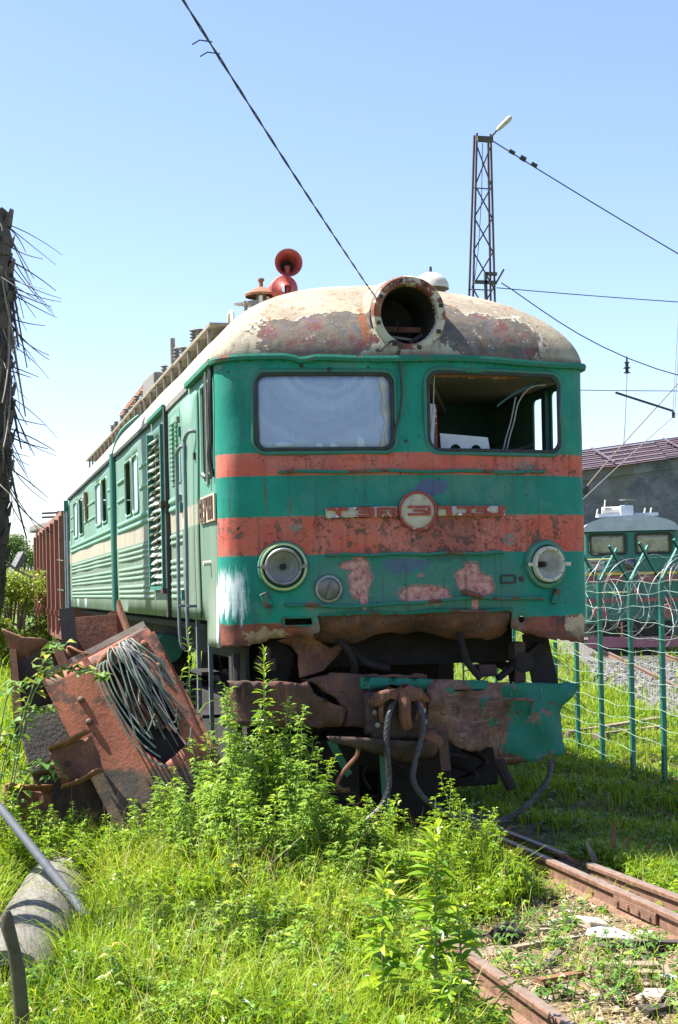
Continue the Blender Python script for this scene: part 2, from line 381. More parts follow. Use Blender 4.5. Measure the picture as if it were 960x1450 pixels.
def basis(d):
    d = Vector(d).normalized()
    a = Vector((0, 0, 1)) if abs(d.z) < .9 else Vector((1, 0, 0))
    u = d.cross(a).normalized(); v = d.cross(u).normalized()
    return d, u, v
class MB:
    def __init__(s, xf=None): s.v = []; s.f = []; s.xf = xf
    def pts(s, pts):
        i = len(s.v)
        for p in pts:
            p = Vector(p); s.v.append(s.xf @ p if s.xf else p)
        return i
    def box(s, c, size, rot=None, jit=0):
        hx, hy, hz = (k / 2 for k in size); c = Vector(c)
        P = [Vector((x, y, z)) for x in (-hx, hx) for y in (-hy, hy) for z in (-hz, hz)]
        if jit: P = [p + Vector((random.uniform(-jit, jit), random.uniform(-jit, jit), random.uniform(-jit, jit))) for p in P]
        if rot is not None: P = [rot @ p for p in P]
        i = s.pts([p + c for p in P])
        for q in ((0, 1, 3, 2), (4, 6, 7, 5), (0, 4, 5, 1), (2, 3, 7, 6), (0, 2, 6, 4), (1, 5, 7, 3)): s.f.append([i + k for k in q])
        return s
    def bar(s, p, q, wd, ht, up=(0, 0, 1)):
        p, q = Vector(p), Vector(q); d = (q - p).normalized(); u = d.cross(Vector(up)).normalized(); v = u.cross(d)
        P = []
        for e in (p, q):
            for a, b in ((-1, -1), (1, -1), (1, 1), (-1, 1)): P.append(e + u * a * wd / 2 + v * b * ht / 2)
        i = s.pts(P)
        for q4 in ((0, 3, 2, 1), (4, 5, 6, 7), (0, 1, 5, 4), (1, 2, 6, 5), (2, 3, 7, 6), (3, 0, 4, 7)): s.f.append([i + k for k in q4])
        return s
    def rings(s, rings, close=True, caps=True):
        n = len(rings[0]); i = s.pts([p for r_ in rings for p in r_])
        for k in range(len(rings) - 1):
            for j in range(n if close else n - 1):
                a = i + k * n + j; b = i + k * n + (j + 1) % n
                s.f.append([a, b, b + n, a + n])
        if caps and close:
            s.f.append([i + j for j in range(n)][::-1]); e = i + (len(rings) - 1) * n
            s.f.append([e + j for j in range(n)])
        return s
    def tube(s, path, rad, n=8, caps=True, twist=None):
        path = [Vector(p) for p in path]; m = len(path)
        rr = rad if isinstance(rad, (list, tuple)) else [rad] * m
        rings = []; pu = None
        for k, p in enumerate(path):
            d = (path[min(k + 1, m - 1)] - path[max(k - 1, 0)])
            if d.length < 1e-9: d = Vector((0, 0, 1))
            d.normalize()
            if pu is None: _, u, v = basis(d)
            else:
                u = (pu - d * pu.dot(d))
                u = u.normalized() if u.length > 1e-6 else basis(d)[1]
                v = d.cross(u)
            pu = u
            rings.append([p + (u * math.cos(2 * math.pi * j / n) + v * math.sin(2 * math.pi * j / n)) * rr[k] for j in range(n)])
        return s.rings(rings, True, caps)
    def lathe(s, c, axis, prof, n=32, caps=False):
        """prof: (distance along axis, radius)"""
        d, u, v = basis(axis); c = Vector(c)
        rings = [[c + d * a + (u * math.cos(2 * math.pi * j / n) + v * math.sin(2 * math.pi * j / n)) * max(r_, 1e-4) for j in range(n)] for a, r_ in prof]
        return s.rings(rings, True, caps)
    def prism(s, poly, z0, z1):
        """poly in xy, extruded along z (use xf to place)"""
        n = len(poly); i = s.pts([(x, y, z0) for x, y in poly] + [(x, y, z1) for x, y in poly])
        s.f.append([i + k for k in range(n)][::-1]); s.f.append([i + n + k for k in range(n)])
        for k in range(n): s.f.append([i + k, i + (k + 1) % n, i + n + (k + 1) % n, i + n + k])
        return s
    def mesh(s, name, off=None, smooth=False):
        off = off or Vector((0, 0, 0))
        me = bpy.data.meshes.new(name); me.from_pydata([tuple(p - off) for p in s.v], [], s.f); me.update()
        bm = bmesh.new(); bm.from_mesh(me); bmesh.ops.recalc_face_normals(bm, faces=bm.faces); bm.to_mesh(me); bm.free()
        if smooth:
            me.polygons.foreach_set('use_smooth', [True] * len(me.polygons))
            try: me.set_sharp_from_angle(angle=R(38))
            except Exception: pass
        return me
    def build(s, name, mat, parent=None, smooth=False, bevel=0, loc=None):
        off = wloc(parent) if parent else (Vector(loc) if loc is not None else Vector((0, 0, 0)))
        o = link(name, s.mesh(name, off, smooth), mat, parent, None if parent else off)
        if bevel:
            b = o.modifiers.new('bevel', 'BEVEL'); b.width = bevel; b.segments = 2; b.limit_method = 'ANGLE'; b.angle_limit = R(40)
        return o

def smoothpath(pts, n=6):
    pts = [Vector(p) for p in pts]; out = []
    for i in range(len(pts) - 1):
        p0 = pts[max(i - 1, 0)]; p1 = pts[i]; p2 = pts[i + 1]; p3 = pts[min(i + 2, len(pts) - 1)]
        for k in range(n):
            t = k / n
            out.append(.5 * ((2 * p1) + (p2 - p0) * t + (2 * p0 - 5 * p1 + 4 * p2 - p3) * t * t + (3 * p1 - p0 - 3 * p2 + p3) * t ** 3))
    out.append(pts[-1]); return out
def inside(P, poly):
    P = np.asarray(P, float); x, y = P[:, 0], P[:, 1]; r = np.zeros(len(P), bool); n = len(poly)
    for i in range(n):
        x1, y1 = poly[i]; x2, y2 = poly[(i + 1) % n]
        c = ((y1 > y) != (y2 > y))
        with np.errstate(divide='ignore', invalid='ignore'):
            r ^= c & (x < (x2 - x1) * (y - y1) / (y2 - y1 + 1e-12) + x1)
    return r
def dens(poly, step):
    out = []
    for i in range(len(poly)):
        a = np.array(poly[i], float); b = np.array(poly[(i + 1) % len(poly)], float)
        k = max(1, int(np.hypot(*(b - a)) / step))
        for j in range(k): out.append(tuple(a + (b - a) * j / k))
    return out
def rrect(x0, x1, z0, z1, r, n=6):
    out = []
    for cx, cz, a0 in ((x1 - r, z1 - r, 0), (x0 + r, z1 - r, 90), (x0 + r, z0 + r, 180), (x1 - r, z0 + r, 270)):
        for k in range(n + 1):
            a = R(a0 + 90 * k / n); out.append((cx + r * math.cos(a), cz + r * math.sin(a)))
    return out
def circ(cx, cz, r, n=28): return [(cx + r * math.cos(2 * math.pi * k / n), cz + r * math.sin(2 * math.pi * k / n)) for k in range(n)]
def sheet(name, outer, holes, mapf, grid, mat, parent=None, thick=.006, smooth=True, jit=0., loc=None, offset=-1):
    """flat outline with holes, meshed finely and bent into place by mapf(u, v)"""
    rings = [dens(outer, grid)] + [dens(h, grid * .8) for h in holes]
    V, Eg = [], []
    for r_ in rings:
        i = len(V); V += [Vector(p) for p in r_]; Eg += [(i + k, i + (k + 1) % len(r_)) for k in range(len(r_))]
    A = np.array(rings[0]); lo, hi = A.min(0), A.max(0)
    gx, gy = np.meshgrid(np.arange(lo[0] + grid / 2, hi[0], grid), np.arange(lo[1] + grid / 2, hi[1], grid))
    G = np.stack([gx.ravel(), gy.ravel()], 1)
    if jit: G = G + rng.uniform(-jit, jit, G.shape)
    ok = inside(G, rings[0])
    for h in rings[1:]: ok &= ~inside(G, h)
    allr = np.array([tuple(v) for v in V])
    G = G[ok]
    if len(G):
        keep = np.array([np.min(((allr - g) ** 2).sum(1)) > (grid * .35) ** 2 for g in G])
        V += [Vector(g) for g in G[keep]]
    vo, eo, fo, *_ = delaunay_2d_cdt(V, Eg, [], 0, 1e-6)
    cen = np.array([sum((vo[k] for k in f), Vector((0, 0))) / len(f) for f in fo])
    ok = inside(cen, rings[0])
    for h in rings[1:]: ok &= ~inside(cen, h)
    off = wloc(parent) if parent else (Vector(loc) if loc is not None else Vector((0, 0, 0)))
    me = bpy.data.meshes.new(name)
    me.from_pydata([tuple(Vector(mapf(p.x, p.y)) - off) for p in vo], [], [list(f) for f, k in zip(fo, ok) if k])
    me.update()
    bm = bmesh.new(); bm.from_mesh(me)
    bmesh.ops.delete(bm, geom=[v for v in bm.verts if not v.link_faces], context='VERTS')
    bmesh.ops.recalc_face_normals(bm, faces=bm.faces); bm.to_mesh(me); bm.free()
    if smooth:
        me.polygons.foreach_set('use_smooth', [True] * len(me.polygons))
    o = link(name, me, mat, parent, None if parent else off)
    if thick:
        s_ = o.modifiers.new('solid', 'SOLIDIFY'); s_.thickness = thick; s_.offset = 0
    return o
def raw(name, V, F, mat, parent=None, tint=None, loc=None, smooth=False):
    """numpy vertices (n,3) and equal-length faces (list of arrays) -> mesh"""
    me = bpy.data.meshes.new(name)
    me.vertices.add(len(V)); me.vertices.foreach_set('co', np.ascontiguousarray(V, dtype=np.float32).ravel())
    tot = sum(f.size for f in F); cnt = sum(len(f) for f in F)
    me.loops.add(tot); me.polygons.add(cnt)
    me.loops.foreach_set('vertex_index', np.concatenate([f.ravel() for f in F]).astype(np.int32))
    ls = []; st = 0
    for f in F:
        k = f.shape[1]; ls.append(st + np.arange(len(f)) * k); st += f.size
    me.polygons.foreach_set('loop_start', np.concatenate(ls).astype(np.int32))
    if tint is not None:
        a = me.attributes.new('tint', 'FLOAT', 'POINT'); a.data.foreach_set('value', np.ascontiguousarray(tint, dtype=np.float32))
    me.update(calc_edges=True); me.validate()
    if smooth: me.polygons.foreach_set('use_smooth', np.ones(cnt, bool))
    return link(name, me, mat, parent, loc)

# ------------------------------------------------------------------ ground
def hills(x, y):
    return .05 * np.sin(x * 1.3 + .6) * np.cos(y * .9) + .03 * np.sin(x * 3.1 + y * 2.2) + .02 * np.sin(y * 4.3 - x * 1.7)
def gz(x, y):
    x = np.asarray(x, float); y = np.asarray(y, float)
    h = -.16 + hills(x, y)
    tr = np.clip((np.abs(x) - .75) / .6, 0, 1)                       # flat trackbed between the rails
    h = np.where(np.abs(x) < 1.35, -.17 * (1 - tr) + h * tr + (1 - tr) * .25 * hills(x * 2, y * 2), h)
    left = np.clip((-1.0 - x) / 1.2, 0, 1) * np.clip((4 - y) / 4, 0, 1)
    h = h + .10 * left
    h = h + .30 * np.exp(-((x + 1.45) / .75) ** 2 - ((y + 1.25) / .85) ** 2) + .16 * np.exp(-((x + .2) / .7) ** 2 - ((y + 1.25) / .5) ** 2)
    far = np.clip((np.hypot(x, y) - 12) / 20, 0, 1)
    return h * (1 - far) + far * (-.22 + .6 * hills(x * .2, y * .2))
def ground_mat():
    n = NT('earth')
    base = n.ramp(n.noise(.9, 8, .65), [(.32, (.085, .062, .035)), (.5, (.14, .105, .06)), (.68, (.21, .165, .095))])
    base = n.mix(n.step(n.noise(11, 8, .7), .45, .7), base, (.26, .21, .12))
    base = n.mix(n.step(n.noise(30, 6, .7), .60, .66), base, (.05, .037, .025))
    grn = n.mix(n.noise(2, 6), (.07, .12, .025), (.13, .18, .04))
    far = n.step(n.math('SQRT', n.add(n.mul(n.x, n.x), n.mul(n.y, n.y))), 6., 14.)
    c = n.mix(n.mul(n.mx(far, n.step(n.x, -.9, -1.6)), n.step(n.noise(.7, 6, .6), .30, .48)), base, grn)
    grav = n.ramp(n.voro(26, out='Color'), [(.2, (.09, .088, .088)), (.6, (.17, .165, .16)), (.9, (.26, .25, .24))])
    # ballast around the far track (line through 9.5,13.3 and 14.3,26.5)
    d = n.math('ABSOLUTE', n.math('SUBTRACT', n.x, n.add(n.mul(n.y, .366), 5.35)))
    bal = n.mul(n.step(n.add(d, n.mul(n.noise(1.2, 6), 1.6)), 2.5, 1.9), n.step(n.y, 9., 14.))
    c = n.mix(bal, c, grav)
    n.bump(n.add(n.noise(20, 8, .7), n.mul(n.voro(30), .5)), .9, .03)
    return n.done(c, .95, 0., .15)
M['earth'] = ground_mat()
def ground():
    def axis(lo, hi, fine_lo, fine_hi, st):
        a = list(np.arange(fine_lo, fine_hi + 1e-6, st)); k = st
        q = fine_hi
        while q < hi: k *= 1.35; q += k; a.append(q)
        q = fine_lo; k = st
        while q > lo: k *= 1.35; q -= k; a.insert(0, q)
        return np.array(a)
    X = axis(-900, 900, -8, 12, .16); Y = axis(-60, 1500, -6, 16, .16)
    xx, yy = np.meshgrid(X, Y); V = np.stack([xx.ravel(), yy.ravel(), gz(xx, yy).ravel()], 1)
    near = (np.abs(V[:, 0]) < 12) & (np.abs(V[:, 1] - 3) < 14)
    V[near, 2] += rng.normal(0, .012, near.sum())
    nx, ny = len(X), len(Y); i = np.arange(nx * ny).reshape(ny, nx)
    F = np.stack([i[:-1, :-1].ravel(), i[:-1, 1:].ravel(), i[1:, 1:].ravel(), i[1:, :-1].ravel()], 1)
    o = raw('ground', V, [F], 'earth', smooth=True); o['kind'] = 'structure'
ground()

# ------------------------------------------------------------------ tracks
M['rail_side'] = rusty('rail_rust', None, scale=14, seed=1.5, c=((.10, .05, .034), (.17, .09, .06), (.24, .145, .10)))
M['rail_top'] = simple('rail_head', (.28, .22, .18), (.20, .14, .11), 12, .55, .3)
M['sleeper'] = simple('weathered_sleeper', (.13, .105, .08), (.20, .165, .125), 7, .9, bump=.6, bd=.02)
def rail_prof():
    h = .16; return [(-.065, -h), (.065, -h), (.065, -h + .012), (.012, -h + .03), (.01, -.045), (.034, -.034), (.036, -.008), (.028, 0), (-.028, 0), (-.036, -.008), (-.034, -.034), (-.01, -.045), (-.012, -h + .03), (-.065, -h + .012)]
def rail(path, parent, name='rail', mat='rail_side'):
    path = [Vector(p) for p in path]; rings = []
    for k, p in enumerate(path):
        d = (path[min(k + 1, len(path) - 1)] - path[max(k - 1, 0)]).normalized(); s_ = Vector((d.y, -d.x, 0)).normalized()
        rings.append([p + s_ * a + Vector((0, 0, b)) for a, b in rail_prof()])
    o = MB().rings(rings).build(name, mat, parent)
    o.data.materials.append(M['rail_top'])
    for pl in o.data.polygons:
        if pl.normal.z > .9 and max(o.data.vertices[k].co.z for k in pl.vertices) > -.02 + path[0].z - wloc(parent).z: pl.material_index = 1
    return o
tk = thing('railway_track', 'rusty rails on half buried sleepers under the derelict green and red locomotive', 'railway track', (0, -4, 0))
rail([(-.76, -7.5, 0), (-.76, 0, 0), (-.76, 34, 0)], tk); rail([(.79, -7.5, 0), (.80, -2.6, 0), (.78, 0, 0), (.76, 34, 0)], tk)
rail([(1.22, -5.5, -.02), (1.16, -2.9, -.02), (1.06, -1.0, -.025)], tk, 'guard_rail')
rail([(1.05, -.55, -.03), (.98, 1.2, -.03), (.93, 4, -.03)], tk, 'guard_rail')
sl = None
for i in range(60):
    y = -7.2 + i * .56
    if y > 4 and i % 1: continue
    if sl is None:
        sl = MB().box((0, 0, 0), (2.6, .24, .14), jit=.012).mesh('sleeper'); sl.materials.append(M['sleeper'])
    o = bpy.data.objects.new('sleeper', sl); COL.objects.link(o); o.parent = tk
    o.location = (random.uniform(-.05, .05), y + 4 + random.uniform(-.04, .04), -.235 + random.uniform(-.02, .012)); o.rotation_euler = (random.uniform(-.02, .02), 0, random.uniform(-.04, .04))
for (y, sgn) in ((-2.35, 1), (-3.05, -1)):        # joint bars bolted to the rails
    jb = MB().box((sgn * .76 + (.04 if sgn > 0 else 0) - .028 * sgn, y, -.075), (.02, .62, .075)).build('joint_bar', 'rail_side', tk, bevel=.004)
    for k in range(4): MB().lathe((sgn * .76 + (.04 if sgn > 0 else 0) - .036 * sgn, y - .24 + k * .16, -.075), (-sgn, 0, 0), [(0, .018), (.016, .018), (.018, .0)], 6).build('bolt', 'rail_side', jb)

# ------------------------------------------------------------------ the derelict locomotive
W = 1.575
def plan_half():
    pts = []
    for k in range(1, 13):
        t = k / 12; a, b, c = Vector((1.40, -.044)), Vector((1.575, 0.0)), Vector((1.575, .16))
        pts.append(a * (1 - t) ** 2 + b * 2 * t * (1 - t) + c * t * t)
    return pts
_ph = [Vector((1.40, -.044))] + plan_half()
_ps = [1.40]
for k in range(1, len(_ph)): _ps.append(_ps[-1] + (_ph[k] - _ph[k - 1]).length)
S_END = _ps[-1]
def plan(s):
    """distance along the nose (metres from its middle) -> x, y"""
    a = abs(s); sg = 1 if s >= 0 else -1
    if a <= 1.40: return s, -.21 * (1 - (a / W) ** 2)
    x = float(np.interp(a, _ps, [p.x for p in _ph])); y = float(np.interp(a, _ps, [p.y for p in _ph]))
    return sg * x, y
def fy(x): return -.21 * (1 - (min(abs(x), W) / W) ** 2)
def fnorm(x): return Vector((2 * -.21 * -x / W ** 2 * -1, -1, 0)).normalized() if True else None
def on_front(s, z, out=0.):
    x, y = plan(s)
    x1, y1 = plan(s - .01); x2, y2 = plan(s + .01); t = Vector((x2 - x1, y2 - y1, 0)).normalized(); nrm = Vector((t.y, -t.x, 0))
    return Vector((x, y, z)) + nrm * out
def dent(x, z):
    return .010 * math.sin(x * 5.3 + z * 3.1) * math.sin(z * 4.7 - x * 2.2) + .005 * math.sin(x * 13 + 1) * math.sin(z * 11)
def front_map(s, z):
    p = on_front(s, z); lo = max(0., (2.05 - z) / .35)
    return p + Vector((0, dent(s, z) + lo * lo * (.05 * math.sin(s * 4.1) + .03 * math.sin(s * 9.)), 0))

loco = thing('electric_locomotive', 'derelict green and red striped locomotive with smashed nose and peeling cream roof', 'locomotive', (0, 0, 0))
WL = (-1.295, -.205, 3.235, 3.835); WR = (.095, 1.29, 3.228, 3.862)
def jag(poly, amp, step, cond=lambda p: True):
    return [(p[0] + random.uniform(-amp, amp), p[1] + random.uniform(-amp, amp)) if cond(p) else p for p in dens(poly, step)]
outer = [(-S_END, 1.67), (-1.42, 1.68), (-1.30, 1.70), (-1.2, 1.735), (-1.05, 1.742), (-.9, 1.758), (-.83, 1.79), (-.845, 1.925), (-.6, 1.905), (-.3, 1.92), (0, 1.912), (.4, 1.925), (.7, 1.915), (.80, 1.90), (.80, 1.765), (.88, 1.735), (1.03, 1.70), (1.2, 1.665), (1.42, 1.64), (S_END, 1.625), (S_END, 3.975), (-S_END, 3.975)]
fholes = [rrect(*WL, .085), rrect(*WR, .10), circ(-1.105, 2.308, .150), circ(1.12, 2.292, .150), circ(-.754, 2.125, .09), rrect(-1.10, -.89, 1.845, 1.895, .012), circ(.888, 1.842, .028)]
outer = jag(outer, .010, .035, lambda p: p[1] < 1.95 and abs(p[0]) < S_END - .02)
nose = sheet('nose_panel', outer, fholes, front_map, .055, 'front', loco, .012)
# bent-in apron under the nose, and the torn lip
def apron_map(s, t):
    z = 1.93 - .215 * t
    p = on_front(s, z)
    back = .02 + .20 * t * t + .06 * t * math.sin(s * 6.3 + 1) + .04 * t * math.sin(s * 14 + t * 3) + .008 * math.sin(s * 19 + t * 5) * math.sin(t * 6)
    return p + Vector((0, back, .028 * t * math.sin(s * 5.1 + 2) + .016 * t * math.sin(s * 15)))
sheet('crumpled_apron', jag([(-.835, 0), (.79, 0), (.80, .96), (.62, 1.06), (.3, .98), (.05, .93), (-.25, .86), (-.5, 1.02), (-.7, 1.05), (-.82, .92)], .02, .05, lambda p: p[1] > .3), [], apron_map, .05, 'rust_beam', loco, .012)
lip = MB(); lip.tube(smoothpath([on_front(s, 1.925 + .008 * math.sin(s * 9), .012) for s in np.linspace(-.83, .8, 12)], 3), .013, 6); lip.build('apron_lip', 'beam_green', loco, True)
for (u0, u1, z0, z1) in ((-1.11, -.88, 1.838, 1.902),):
    MB().tube([on_front(u, z, .006) for u, z in dens(rrect(u0, u1, z0, z1, .01, 2), .05)] + [on_front(u1 - .01, z1, .006)], .008, 6).build('slot_rim', 'green_rail', loco, True)
MB().box((-1.0, .08, 1.86), (.3, .02, .12)).build('slot_backing', 'under', loco)

# side walls
def left_map(y, z): return Vector((-W + .007 * math.sin(y * 1.9 + z) * math.sin(z * 3), y, z))
def right_map(y, z): return Vector((W + .006 * math.sin(y * 1.7 + z), y, z))
LEN = 17.0
side_outer = [(.155, 1.67), (.72, 1.67), (.74, 1.88), (LEN - .2, 1.88), (LEN, 1.88), (LEN, 3.96), (.155, 3.96)]
WINS = [(5.35, 5.92, 3.07, 3.74, 'pane'), (6.05, 6.72, 3.07, 3.74, 'open'), (9.1, 9.82, 3.15, 3.78, 'open'), (10.0, 10.85, 3.15, 3.78, 'pane'), (13.25, 14.1, 3.15, 3.78, 'open'), (14.55, 15.4, 3.15, 3.78, 'pane')]
lh = [rrect(a, b, c, d, .06, 4) for a, b, c, d, k in WINS] + [rrect(.30, .76, 3.09, 3.84, .05, 4), rrect(3.05, 4.02, 2.20, 3.74, .02, 2), rrect(16.55, 16.9, 3.15, 3.8, .04, 3)]
sheet('side_wall', side_outer, lh, left_map, .16, 'side', loco, .012)
rh = [rrect(.35, .71, 3.05, 3.84, .05, 4), rrect(.83, 1.13, 2.98, 3.82, .05, 4), rrect(5.4, 6.7, 3.1, 3.75, .06, 4), rrect(9.2, 10.8, 3.1, 3.75, .06, 4), rrect(13.4, 15.3, 3.1, 3.75, .06, 4)]
sheet('side_wall', side_outer, rh, right_map, .16, 'side', loco, .012)
MB().box((0, LEN - .01, 2.9), (3.12, .03, 2.1)).build('rear_wall', 'side', loco)

# roof shell: superellipse section, rounded at both ends
ZR, HR = 3.965, .82
def roof():
    nt, ns = 44, 150; rows = []
    base = []
    for s in np.linspace(-S_END, S_END, 71): base.append(plan(s))
    fullb = [(-W, y) for y in (16.2, 14, 12, 10, 8, 6, 4.4, 3, 2, 1.4, 1.0, .7, .45, .3)] + base + [(W, y) for y in (.3, .45, .7, 1.0, 1.4, 2, 3, 4.4, 6, 8, 10, 12, 14, 16.2)]
    rear = [(W * math.cos(a), 16.2 + .8 * math.sin(a) ** .6) for a in np.linspace(0, math.pi, 25)[1:-1]]
    ring = fullb + rear
    RS = 1.25
    V = []; F = []
    for k in range(nt):
        a = (math.pi / 2) * k / (nt - 1); zt = math.sin(a) ** (2 / 1.85); wt = max(0., math.cos(a)) ** (2 / 1.85)
        z = ZR + HR * zt; back = RS * (1 - wt)
        for (x, y) in ring:
            fr = max(0., 1 - max(0., y) / 3.5) if y < 3.5 else 0
            yy = y + back * (max(0, 1 - (y + .21) / 3.0) if y < 3 else 0)
            if y > 14: yy = y - back * min(1, (y - 14) / 2.2) * .9
            wv = .012 * math.sin(y * 2.1 + x) * (1 - zt) if y > 1 else 0
            V.append((x * 1.012 * wt, yy, z + wv))
    n = len(ring)
    for k in range(nt - 1):
        for j in range(n):
            a, b = k * n + j, k * n + (j + 1) % n
            q = [V[i] for i in (a, b, b + n, a + n)]
            c = [sum(p[m] for p in q) / 4 for m in range(3)]
            if c[1] < 1.2 and math.hypot(c[0] + .035, c[2] - 4.325) < .288: continue
            F.append([a, b, b + n, a + n])
    me = bpy.data.meshes.new('roof_shell'); me.from_pydata(V, [], F); me.update()
    bm = bmesh.new(); bm.from_mesh(me); bmesh.ops.remove_doubles(bm, verts=bm.verts, dist=1e-4); bmesh.ops.recalc_face_normals(bm, faces=bm.faces); bm.to_mesh(me); bm.free()
    me.polygons.foreach_set('use_smooth', [True] * len(me.polygons))
    return link('roof', me, 'roof', loco)
rf = roof()
# rain gutter, sagging and bent as on the wreck
gp = [on_front(s, 3.965 + (-.028 * math.exp(-((s + .93) / .07) ** 2)) + .010 * math.sin(s * 4.), .025) for s in np.linspace(-S_END, S_END, 64)]
gut = MB()
ring = []
for k, p in enumerate(gp):
    d = (gp[min(k + 1, len(gp) - 1)] - gp[max(k - 1, 0)]); d.z = 0; d.normalize(); o_ = Vector((d.y, -d.x, 0))
    ring.append([p + o_ * a + Vector((0, 0, b)) for a, b in ((-.03, -.026), (.022, -.026), (.03, 0), (.022, .022), (-.03, .022))])
gut.rings(ring).build('rain_gutter', 'green_trim', loco)
for (y0, y1) in ((.15, 1.45), (2.95, 4.15)):
    MB().bar((-W - .028, y0, 3.965), (-W - .028, y1, 3.955), .055, .05).build('rain_gutter', 'green_trim', loco, bevel=.008)
MB().bar((W + .02, .15, 3.965), (W + .02, 16.8, 3.965), .05, .05).build('rain_gutter', 'green_trim', loco)
MB().bar((-W - .02, 4.2, 3.945), (-W - .02, 16.6, 3.945), .045, .04).build('roof_edge_strip', 'rubber', loco)
MB().bar((-W - .012, 1.5, 3.945), (-W - .012, 2.9, 3.93), .03, .05).build('torn_roof_edge', 'roof_metal', loco)

# windscreens
def hoop(u0, u1, z0, z1, r_, rad, out, name, mat, parent=loco):
    pts = dens(rrect(u0, u1, z0, z1, r_, 6), .05); pts.append(pts[0])
    return MB().tube([on_front(u, z, out) for u, z in pts], rad, 8, False).build(name, mat, parent, True)
fr = hoop(WL[0] - .026, WL[1] + .026, WL[2] - .026, WL[3] + .026, .095, .018, .004, 'windscreen_frame', 'green_dark')
hoop(WL[0] + .002, WL[1] - .002, WL[2] + .002, WL[3] - .002, .088, .015, .006, 'gasket', 'rubber', fr)
sheet('windscreen_pane', rrect(WL[0] + .002, WL[1] - .002, WL[2] + .002, WL[3] - .002, .08), [], lambda s, z: on_front(s, z, -.006), .12, 'dusty_sky_glass', fr, .004)
fr2 = hoop(WR[0] - .026, WR[1] + .026, WR[2] - .026, WR[3] + .026, .11, .018, .004, 'windscreen_frame', 'green_dark')
hoop(WR[0] + .002, WR[1] - .002, WR[2] + .002, WR[3] - .002, .10, .015, .004, 'gasket', 'rubber', fr2)
# pale sheets stand in for white reflections in the left pane; paper strip last
for (u, z, a, b) in ((-.47, 3.295, .075, .11), (-.685, 3.27, .07, .055), (-.80, 3.27, .06, .05), (-1.08, 3.28, .16, .05)):
    sheet('reflection_block', [(u - a / 2, z - b / 2), (u + a / 2, z - b / 2), (u + a / 2 - .004, z + b / 2), (u - a / 2 + .006, z + b / 2 - .004)], [], lambda s, zz: on_front(s, zz, .0), .1, 'side_glass', fr, .001)
sheet('torn_tape', [(-.32, 3.245), (-.265, 3.245), (-.265, 3.36), (-.235, 3.52), (-.255, 3.68), (-.235, 3.74), (-.27, 3.82), (-.325, 3.80), (-.29, 3.68), (-.30, 3.55), (-.27, 3.45)], [], lambda s, zz: on_front(s, zz, .001), .06, 'paper', fr, .001)
MB().tube([on_front(-.72, 3.865, .02), on_front(-.71, 3.872, .05)], .013, 8).build('wiper_pivot', 'rust_dark', fr, True)

# cab interior seen through the missing right windscreen
MB().box((0, 2.0, 2.9), (3.0, .05, 2.0)).build('cab_partition', 'interior', loco)
MB().box((-.02, .98, 3.90), (3.08, 1.9, .03)).build('cab_ceiling', 'interior_grey', loco)
MB().bar((.25, .25, 3.86), (.95, 1.9, 3.80), .06, .05).build('ceiling_strip', 'interior_grey', loco)
MB().box((0, 1.0, 1.92), (3.08, 1.9, .05)).build('cab_floor', 'under', loco)
MB().box((.18, .10, 3.15), (.02, .35, .9)).build('centre_panel', 'interior_grey', loco)
MB().box((.42, 1.75, 2.9), (.10, .5, 1.9)).build('cupboard', 'interior_grey', loco)
MB().box((.72, .18, 3.185), (1.35, .36, .03)).build('desk_top', 'interior_grey', loco)
xfm = Matrix.Translation((.28, .02, 3.205)) @ Matrix.Rotation(R(90), 4, 'X') @ Matrix.Rotation(R(-3), 4, 'Z')
gauge = sheet('gauge_panel', [(0, 0), (.44, 0), (.40, .175), (-.02, .185)], [circ(.12, .055, .048, 18), circ(.30, .06, .048, 18)], lambda a, b: xfm @ Vector((a, b, 0)), .05, 'white_panel', loco, .006, False)
MB().box((.82, .10, 3.215), (.35, .10, .03), Matrix.Rotation(.1, 3, 'Z')).build('broken_panel', 'white_panel', loco)
MB().bar((.12, -.10, 3.22), (.15, -.08, 3.62), .10, .012, (0, 1, 0)).build('glass_remnant', 'side_glass', loco)
MB().bar((.22, -.02, 3.24), (.22, -.02, 3.60), .02, .02, (0, 1, 0)).build('red_post', 'letter_red', loco)
sheet('hanging_trim', [(0, -.02), (.1, 0), (.25, .012), (.4, .012), (.52, -.004), (.56, .016), (.4, .038), (.25, .036), (.1, .02), (0, 0)], [], lambda a, b: Vector((.78 + a * .75, .03, 3.60 + a * .40 - a * a * .12 + b + .03)), .04, 'interior', loco, .02)
MB().tube(smoothpath([(1.20, -.02, 3.80), (1.08, .02, 3.78), (.98, .04, 3.66), (.94, .05, 3.50), (.90, .05, 3.38), (.86, .04, 3.24)]), .007, 6).build('loose_wire', 'wire_grey', loco, True)
MB().tube(smoothpath([(.95, .03, 3.70), (.91, .05, 3.5), (.86, .04, 3.36), (.82, .02, 3.23)]), .006, 6).build('loose_wire', 'wire_grey', loco, True)
MB().tube([(.80, -.02, 3.235), (1.0, .05, 3.27), (1.2, .3, 3.33)], .012, 6).build('loose_lever', 'rust_dark', loco, True)
MB().tube(smoothpath([(.17, -.16, 3.84), (.16, -.15, 3.6), (.14, -.14, 3.42), (.12, -.14, 3.26)]), .005, 6).build('loose_wire', 'paper', loco, True)
tm = MB()
for k in range(10): tm.box((.2 + k * .075, -.13 + .004 * k, 3.842 + random.uniform(-.004, .004)), (.07, .02, random.uniform(.010, .03)))
tm.build('broken_window_putty', 'rust_cap', loco)
